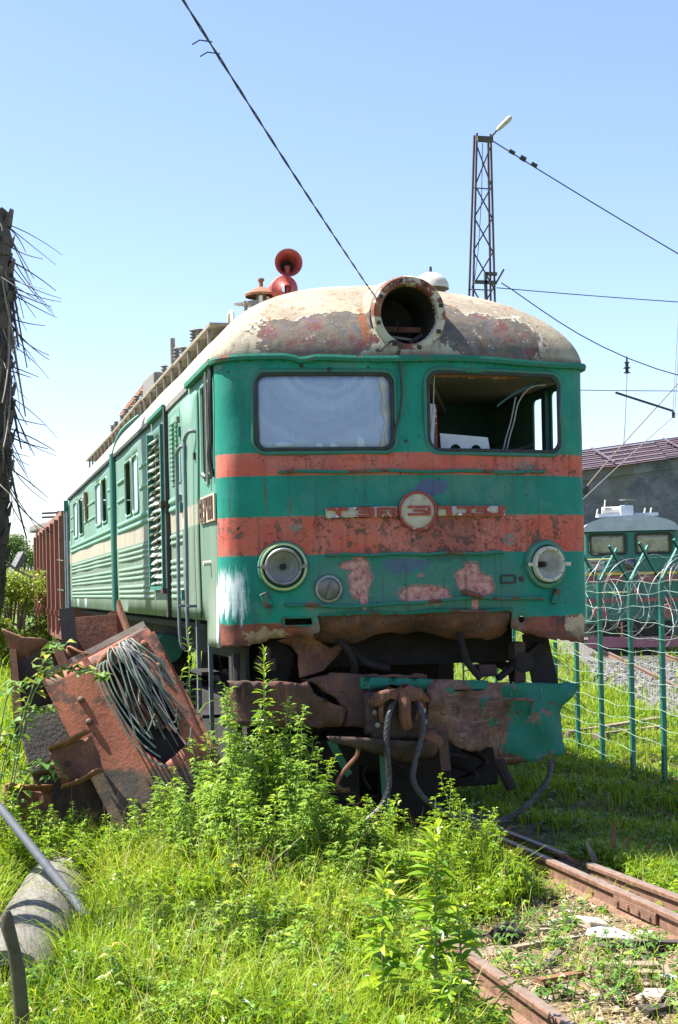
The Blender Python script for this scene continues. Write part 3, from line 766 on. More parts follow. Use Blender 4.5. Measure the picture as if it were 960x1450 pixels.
for (yc, z0, z1) in ((.53, 3.05, 3.84), (.98, 2.98, 3.82)):
    fw_ = MB(); hy = .18 if yc < .7 else .15
    pts = rrect(yc - hy, yc + hy, z0 - .01, z1 + .01, .06, 4); pts.append(pts[0])
    fw_.tube([(W - .012, a, b) for a, b in pts], .010, 6, False); fw_.build('cab_window_frame', 'green_dark', loco, True)
MB().bar((W - .04, .77, 2.2), (W - .04, .77, 3.86), .05, .09, (0, 1, 0)).build('door_post', 'interior', loco)
MB().tube(smoothpath([(W + .09, 1.0, 2.2), (W + .10, 1.0, 3.3), (W + .09, .98, 3.42), (W + .02, .97, 3.44)]), .02, 8).build('handrail', 'handrail', loco, True)
MB().tube(smoothpath([(W + .09, .55, 2.2), (W + .10, .55, 3.28), (W + .09, .53, 3.40), (W + .02, .52, 3.42)]), .02, 8).build('handrail', 'handrail', loco, True)

# handrails across the nose
for (u0, u1, z, mat) in ((-1.12, 1.13, 3.056, 'green_rail'), (-.765, .73, 2.392, 'green_rail'), (-1.10, 1.10, 2.005, 'green_rail')):
    pts = [on_front(u0, z, .0)] + [on_front(u0 + .02 + (u1 - u0 - .04) * k / 16, z + .006 * math.sin(k * 1.3) - (.02 * math.sin(k * .4) if z < 2.1 else 0), .035) for k in range(17)] + [on_front(u1, z, 0)]
    hr = MB().tube(pts, .014, 8).build('nose_handrail', mat, loco, True)
    for k in (0, 5, 11, 16): MB().tube([pts[1 + k], pts[1 + k] + Vector((0, .045, -.005))], .010, 6).build('bracket', mat, hr, True)

# builder's emblem: red letters on a cream strip, ring in the middle
em = loco
strip = sheet('emblem_strip', [(-.765, 2.685), (-.19, 2.695), (-.19, 2.775), (-.765, 2.765)], [], lambda s, z: on_front(s, z, .018), .06, 'cream', loco, .02)
strip2 = sheet('emblem_strip', [(.15, 2.695), (.735, 2.695), (.735, 2.775), (.15, 2.775)], [], lambda s, z: on_front(s, z, .018), .06, 'cream', loco, .02)
disc = sheet('emblem_disc', circ(-.02, 2.737, .150, 32), [], lambda s, z: on_front(s, z, .022), .06, 'cream', loco, .022)
rg = [on_front(-.02 + .150 * math.cos(a), 2.737 + .150 * math.sin(a), .034) for a in np.linspace(0, 2 * math.pi, 41)]
MB().tube(rg, .011, 8, False).build('emblem_ring', 'letter_red', disc, True)
def letter(name, bars, ox, oz, wd, ht, parent):
    m = MB(); k = 0
    for (a0, b0, a1, b1) in bars:
        c = on_front(ox + (a0 + a1) / 2 * wd, oz + (b0 + b1) / 2 * ht, .036 + k * .0015); k += 1
        x1, y1 = plan(ox - .02); x2, y2 = plan(ox + .02)
        m.box(c, (abs(a1 - a0) * wd, .02, abs(b1 - b0) * ht), Matrix.Rotation(math.atan2(y2 - y1, x2 - x1), 3, 'Z'))
    return m.build(name, 'letter_red', parent, bevel=.002)
T = [(0, .74, 1, 1), (.40, 0, .66, .74)]
E3 = [(0, .76, 1, 1), (.25, .40, .76, .62), (0, 0, 1, .24), (.76, .24, 1, .76)]
Bc = [(0, 0, .22, 1), (.22, .80, .92, 1), (.22, .40, .92, .60), (.22, 0, .92, .20), (.80, .20, 1, .40), (.80, .60, 1, .80)]
D3 = [(0, .76, 1, 1), (0, 0, 1, .24), (.74, .24, 1, .76)]
Lr = [(.62, 0, 1, 1), (0, 0, .62, .26)]
for nm, g, ox, wd in (('letter', T, -.76, .175), ('letter', E3, -.545, .165), ('letter', Bc, -.355, .165)): letter(nm, g, ox, 2.69, wd, .078, strip)
letter('letter', E3, -.105, 2.70, .19, .078, disc)
for g, ox, wd in (([(0, .74, 1, 1), (.65, 0, 1, .74)], .02 + .12, .13), (D3, .30, .135), (E3, .445, .15), (Lr, .60, .135)): letter('letter', g, ox, 2.697, wd, .078, strip2)
sheet('bare_patch', [(.265, 2.70), (.305, 2.70), (.305, 2.77), (.265, 2.772)], [], lambda s, z: on_front(s, z, .047), .05, 'paper', strip2, .002)

# headlights
def headlight(u, z, ringmat, yellow):
    c = on_front(u, z); nrm = (on_front(u, z, 1.) - c).normalized(); nrm.z = .0
    h = MB().lathe(c, nrm, [(-.02, .205), (.022, .205), (.045, .195), (.052, .165), (.03, .152), (-.04, .150)], 36).build('headlight', 'lamp_green', loco, True)
    if yellow: MB().lathe(c, nrm, [(.050, .186), (.054, .172)], 36).build('sunlit_rim', 'lamp_yellow', h, True)  # yellow rim paints in the sunlit crescent of the green housing
    MB().lathe(c, nrm, [(.045, .150), (.085, .148), (.094, .140), (.090, .124), (.07, .118), (.03, .116)], 36).build('lamp_rim', ringmat, h, True)
    MB().lathe(c, nrm, [(.05, .117), (.0, .106), (-.045, .078), (-.075, .045), (-.088, .022)], 36).build('reflector', 'mirror', h, True)
    MB().lathe(c, nrm, [(-.075, .026), (.0, .024), (.012, .018), (.012, .0)], 16).build('bulb_socket', 'black', h, True)
    for sg in (-1, 1):
        q = c + Vector((sg * .165, 0, 0)); MB().box(q + nrm * .075, (.05, .03, .03)).build('clamp_lug', ringmat, h, bevel=.004)
        MB().tube([q + nrm * .075, q + nrm * .075 + Vector((sg * .045, 0, 0))], .007, 6).build('clamp_screw', 'rust_dark', h, True)
    for k in range(8):
        a = k * math.pi / 4 + .2; d, uu, vv = basis(nrm)
        MB().lathe(c + uu * .132 * math.cos(a) + vv * .132 * math.sin(a) + nrm * .090, nrm, [(0, .008), (.006, .007), (.007, 0)], 8).build('rim_screw', 'steel', h)
headlight(-1.105, 2.308, 'steel', True)
headlight(1.12, 2.292, 'lamp_ring', False)
c = on_front(-.754, 2.125); nrm = (on_front(-.754, 2.125, 1.) - c)
sl_ = MB().lathe(c, nrm, [(-.03, .098), (.012, .112), (.03, .108), (.034, .09), (.018, .086)], 32).build('marker_lamp', 'steel', loco, True)
MB().lathe(c, nrm, [(.012, .0005), (.014, .05), (.010, .088)], 32).build('lamp_lens', 'lens', sl_, True)
MB(Matrix.Translation(c + Vector((0, -.026, 0))) @ Matrix.Rotation(R(90), 4, 'X')).prism([(-.03, -.07), (.012, -.07), (.03, .05), (.012, .07)], 0, .004).build('broken_lens_shard', 'dark_glass', sl_)
# right side: empty rectangular bracket, stub pegs
hoop(.70, .83, 2.145, 2.205, .01, .006, .022, 'bracket_frame', 'rust_dark')
MB().lathe(on_front(.89, 2.175), (0, -1, 0), [(0, .022), (.03, .02), (.032, .0)], 12).build('peg', 'rust_dark', loco, True)
for (u, z, tilt) in ((-1.245, 2.045, -25), (1.205, 2.025, 22)):
    MB().box(on_front(u, z, .03), (.055, .05, .125), Matrix.Rotation(R(tilt), 3, 'Y')).build('step_stub', 'green_rail', loco, bevel=.006)
for (u, z) in ((.10, 3.53), (-.93, 3.90), (-.40, 3.885), (.62, 3.90), (-1.5, 3.86), (.17, 3.0), (-.36, 2.0), (-1.45, 2.62), (-.10, 3.30)):
    MB().lathe(on_front(u, z), (0, -1, 0), [(0, .014), (.012, .012), (.014, 0)], 8).build('bolt', 'rust_dark', loco)
MB().tube(smoothpath([on_front(.36, 2.08, .01), on_front(.40, 2.07, .06), on_front(.50, 2.03, .08)]), [.02] * 12 + [.014], 8).build('broken_pipe', 'rust', loco, True)
MB().tube(smoothpath([on_front(-.16, 4.02, .03), on_front(-.145, 3.9, .03), on_front(-.135, 3.7, .035), on_front(-.155, 3.5, .035), on_front(-.20, 3.38, .03), on_front(-.205, 3.30, .02)]), .009, 6).build('dangling_cable', 'wire', loco, True)
MB().tube(smoothpath([on_front(-.30, 4.02, .02) + Vector((0, 0, .0)), (-.20, -.22, 4.10), (-.14, -.24, 4.06), (-.15, -.23, 3.99)]), .009, 6).build('dangling_cable', 'wire', loco, True)

# top headlight housing
hc = Vector((-.038, -.09, 4.328)); ax = Vector((.0, -1, -.02))
hh = MB().lathe(hc, ax, [(-.55, .255), (-.05, .262), (.03, .272), (.04, .305), (.085, .312), (.105, .300), (.105, .245), (.085, .236), (-.05, .232), (-.55, .225)], 56).build('roof_headlight', 'ring_white', loco, True)
MB().lathe(hc, ax, [(.06, .236), (-.1, .228), (-.5, .222), (-.52, .001)], 40).build('lamp_interior', 'black', hh, True)
MB().box(hc + Vector((0, .28, -.06)), (.43, .03, .045)).build('inner_bar', 'rust', hh)
MB().box(hc + Vector((-.03, .3, -.15)), (.36, .30, .02), Matrix.Rotation(.1, 3, 'Y')).build('inner_shelf', 'roof_plank', hh)
MB().tube([hc + Vector((-.01, .20, .0)), hc + Vector((-.01, .2, -.22))], .006, 6).build('inner_rod', 'black', hh)
MB().bar(hc + Vector((.06, .12, -.20)), hc + Vector((.17, .10, -.13)), .04, .03).build('loose_clip', 'rust_dark', hh)
for k in range(8):
    a = k * math.pi / 4 + .28; d, uu, vv = basis(ax)
    MB().box(hc + uu * .276 * math.cos(a) + vv * .276 * math.sin(a) + ax * .11, (.035, .02, .03)).build('rim_clip', 'rust_dark', hh, bevel=.004)
MB().lathe(hc + ax * .0, ax, [(-.30, .34), (-.10, .325), (.03, .318), (.04, .30)], 48).build('collar', 'roof', hh, True)

# left side ribs
def rib(y0, y1, z, r_, mat, x=-W):
    m = MB(); ns = 7
    rings = []
    for y in (y0, y0 + .03, y1 - .03, y1):
        k = .3 if y in (y0, y1) else 1
        rings.append([Vector((x - .004 - r_ * k * math.sin(math.pi * j / (ns - 1)) * .9, y, z + r_ * math.cos(math.pi * j / (ns - 1)))) for j in range(ns)])
    m.rings(rings, False, False).build('rib', mat, loco, True)
SEG = [(2.0, 2.78), (4.15, 7.68), (8.42, 16.2)]
for y0, y1 in SEG:
    for z, r_, mm in ((3.005, .032, 'rib_up'), (2.925, .030, 'rib_up'), (2.66, .022, 'rib'), (2.60, .022, 'rib'), (2.54, .022, 'rib'), (2.42, .022, 'rib'), (2.36, .022, 'rib'), (2.30, .022, 'rib'), (2.20, .022, 'rib'), (2.14, .022, 'rib'), (2.08, .022, 'rib')):
        if y0 < 3 and abs(z - 2.54) < .01: continue
        rib(y0, y1, z, r_, mm)
for y0, y1 in ((4.15, 5.25), (6.85, 7.68), (8.42, 9.0), (10.95, 13.1), (15.5, 16.2)):
    for z in (3.32, 3.56): rib(y0, y1, z, .024, 'rib_up')
MB().tube([(-W - .03, 7.95, 1.9), (-W - .03, 7.95, 3.98)], .055, 10).build('downpipe', 'green_dark', loco, True)
MB().bar((-W - .01, 8.2, 1.88), (-W - .01, 8.2, 3.95), .03, .34, (0, 1, 0)).build('wall_post', 'green_dark', loco)
MB().tube(smoothpath([(-W - .02, 8.1, 3.97), (-W * .93, 8.05, 4.3), (-W * .70, 8.0, 4.60)]), .03, 8).build('roof_seam', 'green_dark', loco, True)
# windows of the left side
for (y0, y1, z0, z1, kind) in WINS:
    m = MB(); pts = rrect(y0, y1, z0, z1, .06, 4); pts.append(pts[0]); m.tube([(-W - .01, a, b) for a, b in pts], .018, 6, False)
    wf = m.build('window_frame', 'rib_up', loco, True)
    if kind == 'pane': MB().box((-W + .005, (y0 + y1) / 2, (z0 + z1) / 2), (.006, y1 - y0, z1 - z0)).build('window_pane', 'side_glass', wf)
    else: MB().box((-W + .05, y0 + (y1 - y0) * .25, (z0 + z1) / 2), (.012, .03, z1 - z0)).build('sash_bar', 'rubber', wf)
MB().tube([(-W - .03, 12.3, 3.30), (-W - .05, 12.25, 3.78)], .035, 6).build('rusty_bracket', 'rust_cap', loco, True)
# cab side window, weather strips
m = MB(); pts = rrect(.30, .76, 3.09, 3.84, .05, 4); pts.append(pts[0]); m.tube([(-W - .012, a, b) for a, b in pts], .02, 6, False)
cw = m.build('cab_side_window', 'rib_up', loco, True)
MB().bar((-W - .02, .47, 3.05), (-W - .02, .47, 3.90), .04, .035, (0, 1, 0)).build('slide_rail', 'rubber', cw)
MB().box((-W + .01, .385, 3.46), (.01, .15, .72)).build('sliding_pane', 'side_glass', cw)
MB().bar((-W - .03, .40, 3.00), (-W - .03, .40, 3.92), .022, .03, (0, 1, 0)).build('weather_strip', 'roof_metal', cw)
MB().tube(smoothpath([(-W - .02, .24, 3.94), (-W - .035, .22, 3.7), (-W - .03, .235, 3.4), (-W - .045, .25, 3.22), (-W - .02, .24, 3.05)]), .022, 6).build('torn_seal', 'rubber', loco, True)
MB().tube([(-W - .05, .5, 3.06), (-W - .06, .62, 3.10)], .008, 5).build('twisted_clip', 'rust_dark', cw)
# number plate with raised figures
npl = MB().box((-W - .02, .51, 2.805), (.018, .70, .225)).build('number_plate', 'plate_pink', loco, bevel=.004)
def fig(bars, y0, wd):
    m = MB()
    for (a0, b0, a1, b1) in bars: m.box((-W - .034, y0 - (a0 + a1) / 2 * wd, 2.71 + (b0 + b1) / 2 * .19), (.014, abs(a1 - a0) * wd, abs(b1 - b0) * .19))
    m.build('figure', 'dark_letter', npl)
O8 = [(0, 0, .25, 1), (.75, 0, 1, 1), (.25, .82, .75, 1), (.25, 0, .75, .18), (.25, .42, .75, .58)]
N3 = [(0, .82, 1, 1), (.2, .42, .75, .58), (0, 0, 1, .18), (.75, .18, 1, .82)]
F4 = [(0, .45, .25, 1), (.75, 0, 1, 1), (.25, .45, .75, .6)]
HN = [(0, 0, .25, 1), (.75, 0, 1, 1), (.25, .42, .75, .58)]
for g, y0 in ((O8, .84), (N3, .68), (F4, .52), (HN, .345)): fig(g, y0, .13)
MB().tube([(-W - .0, .50, 2.36), (-W - .07, .50, 2.355)], .02, 8).build('lamp_hook', 'dome_white', loco, True)
# cab door with handrails
dr = sheet('cab_door', rrect(.98, 1.92, 1.90, 3.86, .06, 3), [], lambda y, z: left_map(y, z) + Vector((-.016, 0, 0)), .2, 'side', loco, .012)
MB().box((-W - .03, 1.10, 3.3), (.02, .05, .06)).build('door_lock', 'rubber', dr)
for z in (2.1, 2.9, 3.6): MB().box((-W - .035, 1.90, z), (.03, .05, .09)).build('hinge', 'green_dark', dr)
for yy, top in ((1.22, 3.48), (1.72, 3.40)):
    MB().tube(smoothpath([(-W, yy - .16, top + .03), (-W - .07, yy - .13, top + .03), (-W - .095, yy - .03, top - .02), (-W - .095, yy, top - .12), (-W - .095, yy + .01, 2.6), (-W - .095, yy + .01, 1.75), (-W - .05, yy + .0, 1.60)]), .018, 8).build('handrail', 'handrail', loco, True)
for yy in (1.22, 1.72):
    MB().tube([(-W - .01, yy, 2.0), (-W - .1, yy, 2.0)], .014, 6).build('handrail_foot', 'handrail', loco)
for z in (3.0, 3.72): MB().box((-W - .03, 1.98, z), (.05, .08, .05)).build('wall_bracket', 'roof_metal', loco)
# ventilation grille
vent = MB().box((-W - .010, 2.33, 3.48), (.012, .60, .66)).build('vent_panel', 'rib_up', loco)
for cy in (2.20, 2.46):
    for k in range(13):
        z = 3.20 + k * .044
        MB().box((-W - .026, cy, z), (.03, .19, .012), Matrix.Rotation(R(-35), 3, 'Y')).build('slat', 'rib_up', vent)
# tall louvre bank, slats broken and hanging unevenly
MB().box((-W + .10, 3.54, 2.97), (.01, .98, 1.56)).build('louvre_backing', 'black', loco)
lb = MB(); lb.bar((-W - .03, 3.02, 2.15), (-W - .03, 3.02, 3.8), .08, .05, (0, 1, 0)); lb.bar((-W - .03, 4.05, 2.15), (-W - .03, 4.05, 3.8), .08, .05, (0, 1, 0)); lb.bar((-W - .03, 3.0, 2.17), (-W - .03, 4.07, 2.17), .08, .04)
lbo = lb.build('louvre_frame', 'green_dark', loco)
for k in range(21):
    z = 2.24 + k * .0735
    for (y0, y1) in ((3.05, 3.40), (3.40, 3.72), (3.72, 4.02)):
        rot = Matrix.Rotation(R(-42 + random.uniform(-13, 13)), 3, 'Y') @ Matrix.Rotation(random.uniform(-.05, .05), 3, 'X')
        MB().box((-W - .03 + random.uniform(-.01, .008), (y0 + y1) / 2, z + random.uniform(-.012, .012)), (.085, y1 - y0 - .012, .016), rot, .004).build('slat', 'louvre', lbo)
for y in (3.40, 3.72): MB().bar((-W - .01, y, 2.18), (-W - .01, y, 3.76), .03, .02, (0, 1, 0)).build('mullion', 'louvre', lbo)
MB().bar((-W - .02, 2.90, 1.88), (-W - .02, 2.90, 3.96), .05, .10, (0, 1, 0)).build('wall_post', 'rubber', loco)
for z in (2.14, 3.0): MB().box((-W - .06, 2.95, z), (.06, .16, .05)).build('latch', 'rust_dark', loco)
# rear door edge rails
for yy in (16.35, 16.98): MB().tube([(-W - .06, yy, 1.3), (-W - .06, yy, 3.7)], .03, 8).build('handrail', 'handrail', loco, True)
MB().bar((-W - .03, 17.02, 1.4), (-W - .03, 17.02, 3.95), .10, .08, (0, 1, 0)).build('corner_post', 'green_dark', loco)

# roof equipment on the left
for (y0, y1) in ((1.9, 4.3), (4.35, 7.2), (7.25, 10.8), (10.85, 15.9)):
    pl = MB().bar((-1.16, y0, 4.61 + random.uniform(-.02, .02)), (-1.16, y1, 4.61 + random.uniform(-.02, .02)), .30, .03).build('roof_walkway', 'roof_plank', loco)
    for y in np.arange(y0 + .2, y1, .62): MB().bar((-1.28, y, 4.3), (-1.28, y, 4.62), .03, .03, (0, 1, 0)).build('walkway_strut', 'roof_metal', pl)
def insul(x, y, z, h=.16, parent=loco):
    prof = [(0, .025)]
    for k in range(4): prof += [(h * (k + .15) / 4, .026), (h * (k + .5) / 4, .05), (h * (k + .85) / 4, .026)]
    MB().lathe((x, y, z), (0, 0, 1), prof + [(h, .02)], 12).build('insulator', 'roof_metal', parent, True)
for (x, y) in ((-1.26, 2.75), (-1.28, 3.0), (-1.25, 3.9), (-1.28, 4.2), (-1.26, 7.3), (-1.28, 7.9), (-1.26, 8.6), (-1.28, 9.2), (-1.26, 9.9), (-1.28, 10.6), (-1.26, 11.3), (-1.25, 5.4)): insul(x, y, 4.62, random.uniform(.08, .17))
MB().bar((-1.24, 7.4, 4.80), (-1.24, 10.2, 4.78), .05, .06).build('busbar', 'rust_cap', loco)
MB().bar((-1.15, 6.0, 4.68), (-1.15, 7.1, 4.72), .30, .22).build('roof_hatch', 'roof_metal', loco, bevel=.02)
MB().tube([(-1.12, 5.6, 4.5), (-1.12, 5.6, 5.12)], .03, 8).build('vent_stack', 'roof_metal', loco, True)
MB().lathe((-1.05, 5.1, 4.62), (0, 0, 1), [(0, .09), (.15, .1), (.2, .06), (.2, 0)], 14).build('roof_pot', 'dome_white', loco, True)
MB().tube(smoothpath([(-1.05, 2.1, 4.62), (-1.05, 2.15, 4.76), (-1.05, 2.28, 4.76), (-1.05, 2.32, 4.62)]), .02, 6).build('lifting_ring', 'dome_white', loco, True)
MB().bar((-1.02, 1.55, 4.74), (-.80, 1.75, 4.76), .30, .02).build('roof_hatch', 'roof_plank', loco)
for (x, y) in ((-1.05, 1.5), (-1.0, 1.7), (-.85, 1.55)): MB().tube([(x, y, 4.5), (x, y, 4.74)], .012, 6).build('hatch_leg', 'roof_metal', loco)
# rusty mushroom vent
mv = MB().lathe((-.90, 1.5, 4.62), (0, 0, 1), [(0, .09), (.12, .09), (.13, .05), (.18, .05)], 16).build('mushroom_vent', 'roof_metal', loco, True)
MB().lathe((-.90, 1.5, 4.78), (0, 0, 1), [(0, .145), (.02, .15), (.05, .11), (.085, .04), (.09, .018), (.14, .018), (.145, .03), (.165, .03), (.17, .0)], 24).build('cap', 'rust_cap', mv, True)
for k in range(3): MB().box((-.90 + .05 * math.cos(k * 2.1), 1.5 + .05 * math.sin(k * 2.1) - .04, 4.73), (.03, .03, .09)).build('cap_bolt', 'dome_white', mv)
# twin air horns
def horn(c, d, rbell, parent):
    MB().lathe(c, d, [(-.20, .03), (-.05, .045), (.08, .075), (.16, .10), (.20, rbell), (.205, rbell), (.198, rbell * .9), (.14, .082), (.02, .05)], 28).build('horn_bell', 'horn', parent, True)
    MB().lathe(Vector(c) + Vector(d).normalized() * .03, d, [(0, .06), (.001, .0)], 20).build('horn_throat', 'black', parent)
hs = MB().tube([(-.70, 1.3, 4.60), (-.70, 1.3, 5.02)], .028, 10).build('horn_stand', 'horn', loco, True)
horn((-.68, 1.42, 5.04), (-.12, -1, -.02), .125, hs)
MB().lathe((-.715, 1.40, 4.83), (.10, 1, .10), [(-.12, .035), (0, .05), (.10, .10), (.13, .125), (.14, .12)], 28).build('horn_bell', 'horn', hs, True)
MB().lathe((-.72, 1.33, 4.82), (.0, -1, -.25), [(-.02, .125), (.0, .120), (.03, .08), (.07, .05), (.10, .045)], 28).build('horn_cone', 'horn', hs, True)
# white dome
dm = MB().lathe((.50, .85, 4.76), (0, 0, 1), [(0, .16), (.05, .155), (.10, .125), (.135, .07), (.15, .02), (.155, .0)], 24).build('antenna_dome', 'dome_white', loco, True)
MB().tube([(.50, .85, 4.91), (.50, .85, 4.96)], .012, 6).build('dome_tip', 'wire', dm)
MB().tube(smoothpath([(.56, 1.2, 4.62), (.62, 1.2, 4.8), (.72, 1.15, 4.82), (.8, 1.1, 4.62)]), .006, 5).build('roof_wire', 'wire', loco, True)

# underframe, bogies and wheels
for sx in (-1, 1): MB().box((sx * .95, 8.6, 1.68), (.18, 16.3, .42)).build('frame_beam', 'under', loco)
MB().box((0, 8.9, 1.80), (2.9, 15.6, .06)).build('floor_plate', 'under', loco)
for y in (.5, 3.9, 8.0, 12.5, 16.4): MB().box((0, y, 1.62), (1.9, .25, .3)).build('cross_beam', 'under', loco)
for yb in (3.4, 13.0):
    for sx in (-1, 1):
        sfm = MB().prism([(-2.2, .55), (-2.0, .35), (-1.0, .42), (-.5, .30), (.5, .30), (1.0, .42), (2.0, .35), (2.2, .55), (2.2, .95), (1.2, 1.08), (-1.2, 1.08), (-2.2, .95)], -.06, .06)
        sfm.v = [Vector((sx * 1.06 + p.z, yb + p.x, p.y)) for p in sfm.v]; bf = sfm.build('bogie_frame', 'under', loco, bevel=.01)
        for dy in (-1.5, 1.5):
            MB().box((sx * 1.14, yb + dy, .6), (.14, .42, .42)).build('axle_box', 'under', bf, bevel=.03)
            for e in (-.36, .36):
                MB().tube([(sx * 1.12 + .07 * math.cos(k * .9), yb + dy + e + .07 * math.sin(k * .9), .75 + k * .010) for k in range(42)], .018, 6).build('coil_spring', 'under', bf, True)
    for dy in (-1.5, 1.5):
        ws = MB().tube([(-1.0, yb + dy, .6), (1.0, yb + dy, .6)], .09, 12).build('wheelset', 'under', loco, True)
        for sx in (-1, 1):
            MB().lathe((sx * .72, yb + dy, .6), (sx, 0, 0), [(-.05, .0), (-.05, .64), (-.02, .64), (-.015, .605), (.085, .60), (.085, .52), (.05, .5), (.05, .2), (.09, .18), (.09, 0)], 40).build('wheel', 'under', ws, True)
for (x, y, z, sx, sy, sz) in ((-1.15, 6.9, 1.2, .5, 1.6, .7), (1.15, 6.9, 1.2, .5, 1.6, .7), (-1.1, 9.8, 1.25, .5, 1.2, .6)): MB().box((x, y, z), (sx, sy, sz)).build('equipment_box', 'under', loco, bevel=.03)
for (y, r_) in ((5.9, .17),): MB().tube([(-1.2, y, 1.45), (-1.2, y + 1.4, 1.45)], r_, 16).build('air_tank', 'green_dark', loco, True)
MB().box((-.35, .95, 1.05), (1.75, .05, 1.5)).build('dark_fill_plate', 'under', loco)  # dark plate added to blacken the see-through gap under the nose
MB().box((0, 1.25, .55), (2.3, .25, .5)).build('dark_fill_transom', 'under', loco, bevel=.02)  # dark beam added behind the headstock for the same blackness
MB().box((-.75, .55, .55), (.75, .3, .65)).build('sand_box', 'under', loco, bevel=.02)
MB().box((.2, .7, .50), (.6, .3, .7)).build('traction_gear', 'under', loco, bevel=.03)
MB().box((0, 2.2, 1.35), (2.2, .06, 1.1)).build('motor_shield', 'under', loco)
# steps below the cab door
st_ = MB(); 
for yy in (.98, 1.62): st_.bar((-1.52, yy, .62), (-1.52, yy, 1.92), .035, .05, (0, 1, 0))
so_ = st_.build('step_frame', 'handrail', loco)
for z in (.66, 1.05, 1.42): MB().box((-1.52, 1.3, z), (.16, .62, .03)).build('step', 'under', so_)
MB().box((-1.38, .42, 1.15), (.03, .75, 1.05)).build('side_skirt', 'under', loco)
# crushed headstock below the nose
def beam_map(off, bend=0.):
    return lambda s, z: on_front(s, z, off) + Vector((0, .03 * math.sin(s * 5 + z * 7) + .012 * math.sin(s * 19 + z * 11) + .02 * abs(math.sin((s + z) * 6)) + bend * (z - 1.1) ** 2, 0))
sheet('headstock', jag([(-1.52, 1.42), (-1.0, 1.395), (-.955, 1.40), (-.90, 1.31), (-.78, 1.235), (-.645, 1.165), (-.67, 1.10), (-.68, 1.045), (-.88, 1.03), (-1.1, 1.045), (-1.5, 1.06)], .010, .04), [], beam_map(.06), .05, 'rust_beam', loco, .03)
sheet('headstock', jag([(-1.0, 1.41), (-.83, 1.435), (-.70, 1.46), (-.54, 1.44), (0.02, 1.42), (.06, 1.08), (.04, .98), (-.1, 1.0), (-.3, .99), (-.5, 1.02), (-.655, 1.04), (-.63, 1.15), (-.72, 1.25), (-.83, 1.33), (-.92, 1.40)], .010, .04), [], beam_map(.02), .05, 'rust_beam', loco, .03)
def torn_map(s, z):
    f = max(0, (s - .95) / .45); g = max(0, (.80 - z) / .2)
    return on_front(s, z, .10 + .05 * f) + Vector((0, .045 * math.sin(s * 8 + z * 3) + .05 * math.sin(z * 9) * f - .05 * g * math.sin(s * 7) + .018 * math.sin(s * 17 + z * 13) + .03 * abs(math.sin((s - z) * 5.5)), 0))
sheet('headstock', jag([(.0, 1.345), (.08, 1.37), (.56, 1.335), (1.02, 1.31), (1.32, 1.30), (1.37, 1.28), (1.27, 1.19), (1.17, 1.12), (1.155, 1.06), (1.19, .98), (1.185, .82), (1.17, .735), (1.10, .715), (1.04, .735), (.98, .665), (.86, .675), (.74, .655), (.60, .64), (.595, .80), (.52, .815), (.42, .80), (.30, .81), (.22, .865), (.13, .92), (.05, .945), (.0, 1.0)], .010, .04), [], torn_map, .045, 'bumper', loco, .022)
sheet('green_strip', [(-.54, 1.335), (-.53, 1.425), (.10, 1.385), (.52, 1.355), (.5, 1.29), (.05, 1.30)], [], lambda s, z: on_front(s, z, .10), .05, 'beam_green', loco, .03)
for u, z in ((-.50, 1.40), (-.50, 1.36)): MB().lathe(on_front(u, z, .115), (0, -1, 0), [(0, .01), (.008, 0)], 8).build('rivet', 'rust_dark', loco)
MB().tube(smoothpath([on_front(.44, 1.10, .14), on_front(.43, 1.20, .19), on_front(.48, 1.215, .2), on_front(.70, 1.205, .2), on_front(.84, 1.19, .2), on_front(.87, 1.17, .19), on_front(.87, 1.06, .14)]), .014, 8).build('grab_handle', 'beam_green', loco, True)
hoop(.10, .27, 1.10, 1.17, .034, .010, .135, 'oval_plate', 'beam_green')
MB().bar(on_front(.10, .96, .16), on_front(.12, .66, .17), .08, .02, (0, 1, 0)).build('hanging_bar', 'rust_dark', loco)
sheet('torn_plate', [(-.02, 1.0), (.06, .97), (.10, .90), (.06, .80), (.02, .77), (.0, .86), (-.06, .93)], [], lambda s, z: on_front(s, z, .16 + .03 * math.sin(z * 30)), .03, 'rust_beam', loco, .02)
# coupler remains
cp = MB()
cp.box((-.27, -.30, 1.14), (.50, .16, .34), None, .02); co = cp.build('coupler_housing', 'rust_dark', loco, bevel=.03)
arch = [(-.50, 1.24), (-.46, 1.30), (-.38, 1.33), (-.25, 1.345), (-.12, 1.33), (-.04, 1.29), (-.01, 1.22), (-.06, 1.21), (-.12, 1.25), (-.18, 1.22), (-.22, 1.26), (-.30, 1.23), (-.36, 1.26), (-.42, 1.20), (-.47, 1.19)]
sheet('coupler_lip', arch, [], lambda s, z: Vector((s, -.42 - .03 * math.sin(s * 30), z)), .03, 'rust', co, .09)
MB().tube(smoothpath([(-.24, -.40, 1.30), (-.235, -.47, 1.22), (-.23, -.46, 1.10), (-.20, -.42, 1.03)]), [.05] * 18 + [.03], 8).build('coupler_knuckle', 'rust', co, True)
MB().tube(smoothpath([(-.13, -.40, 1.27), (-.10, -.45, 1.18), (-.12, -.42, 1.08)]), .028, 8).build('coupler_claw', 'rust', co, True)
MB().tube(smoothpath([(-.40, -.40, 1.25), (-.42, -.44, 1.15), (-.40, -.42, 1.08)]), .022, 8).build('coupler_claw', 'rust', co, True)
MB().box((-.25, -.33, .99), (.46, .10, .12), None, .015).build('coupler_shelf', 'rust_dark', co, bevel=.03)
for (x, z) in ((-.46, 1.15), (-.44, 1.05), (-.05, 1.06), (-.06, 1.15), (-.36, 1.12)): MB().lathe((x, -.385, z), (0, -1, 0), [(0, .024), (.025, .022), (.027, 0)], 6).build('nut', 'steel', co)
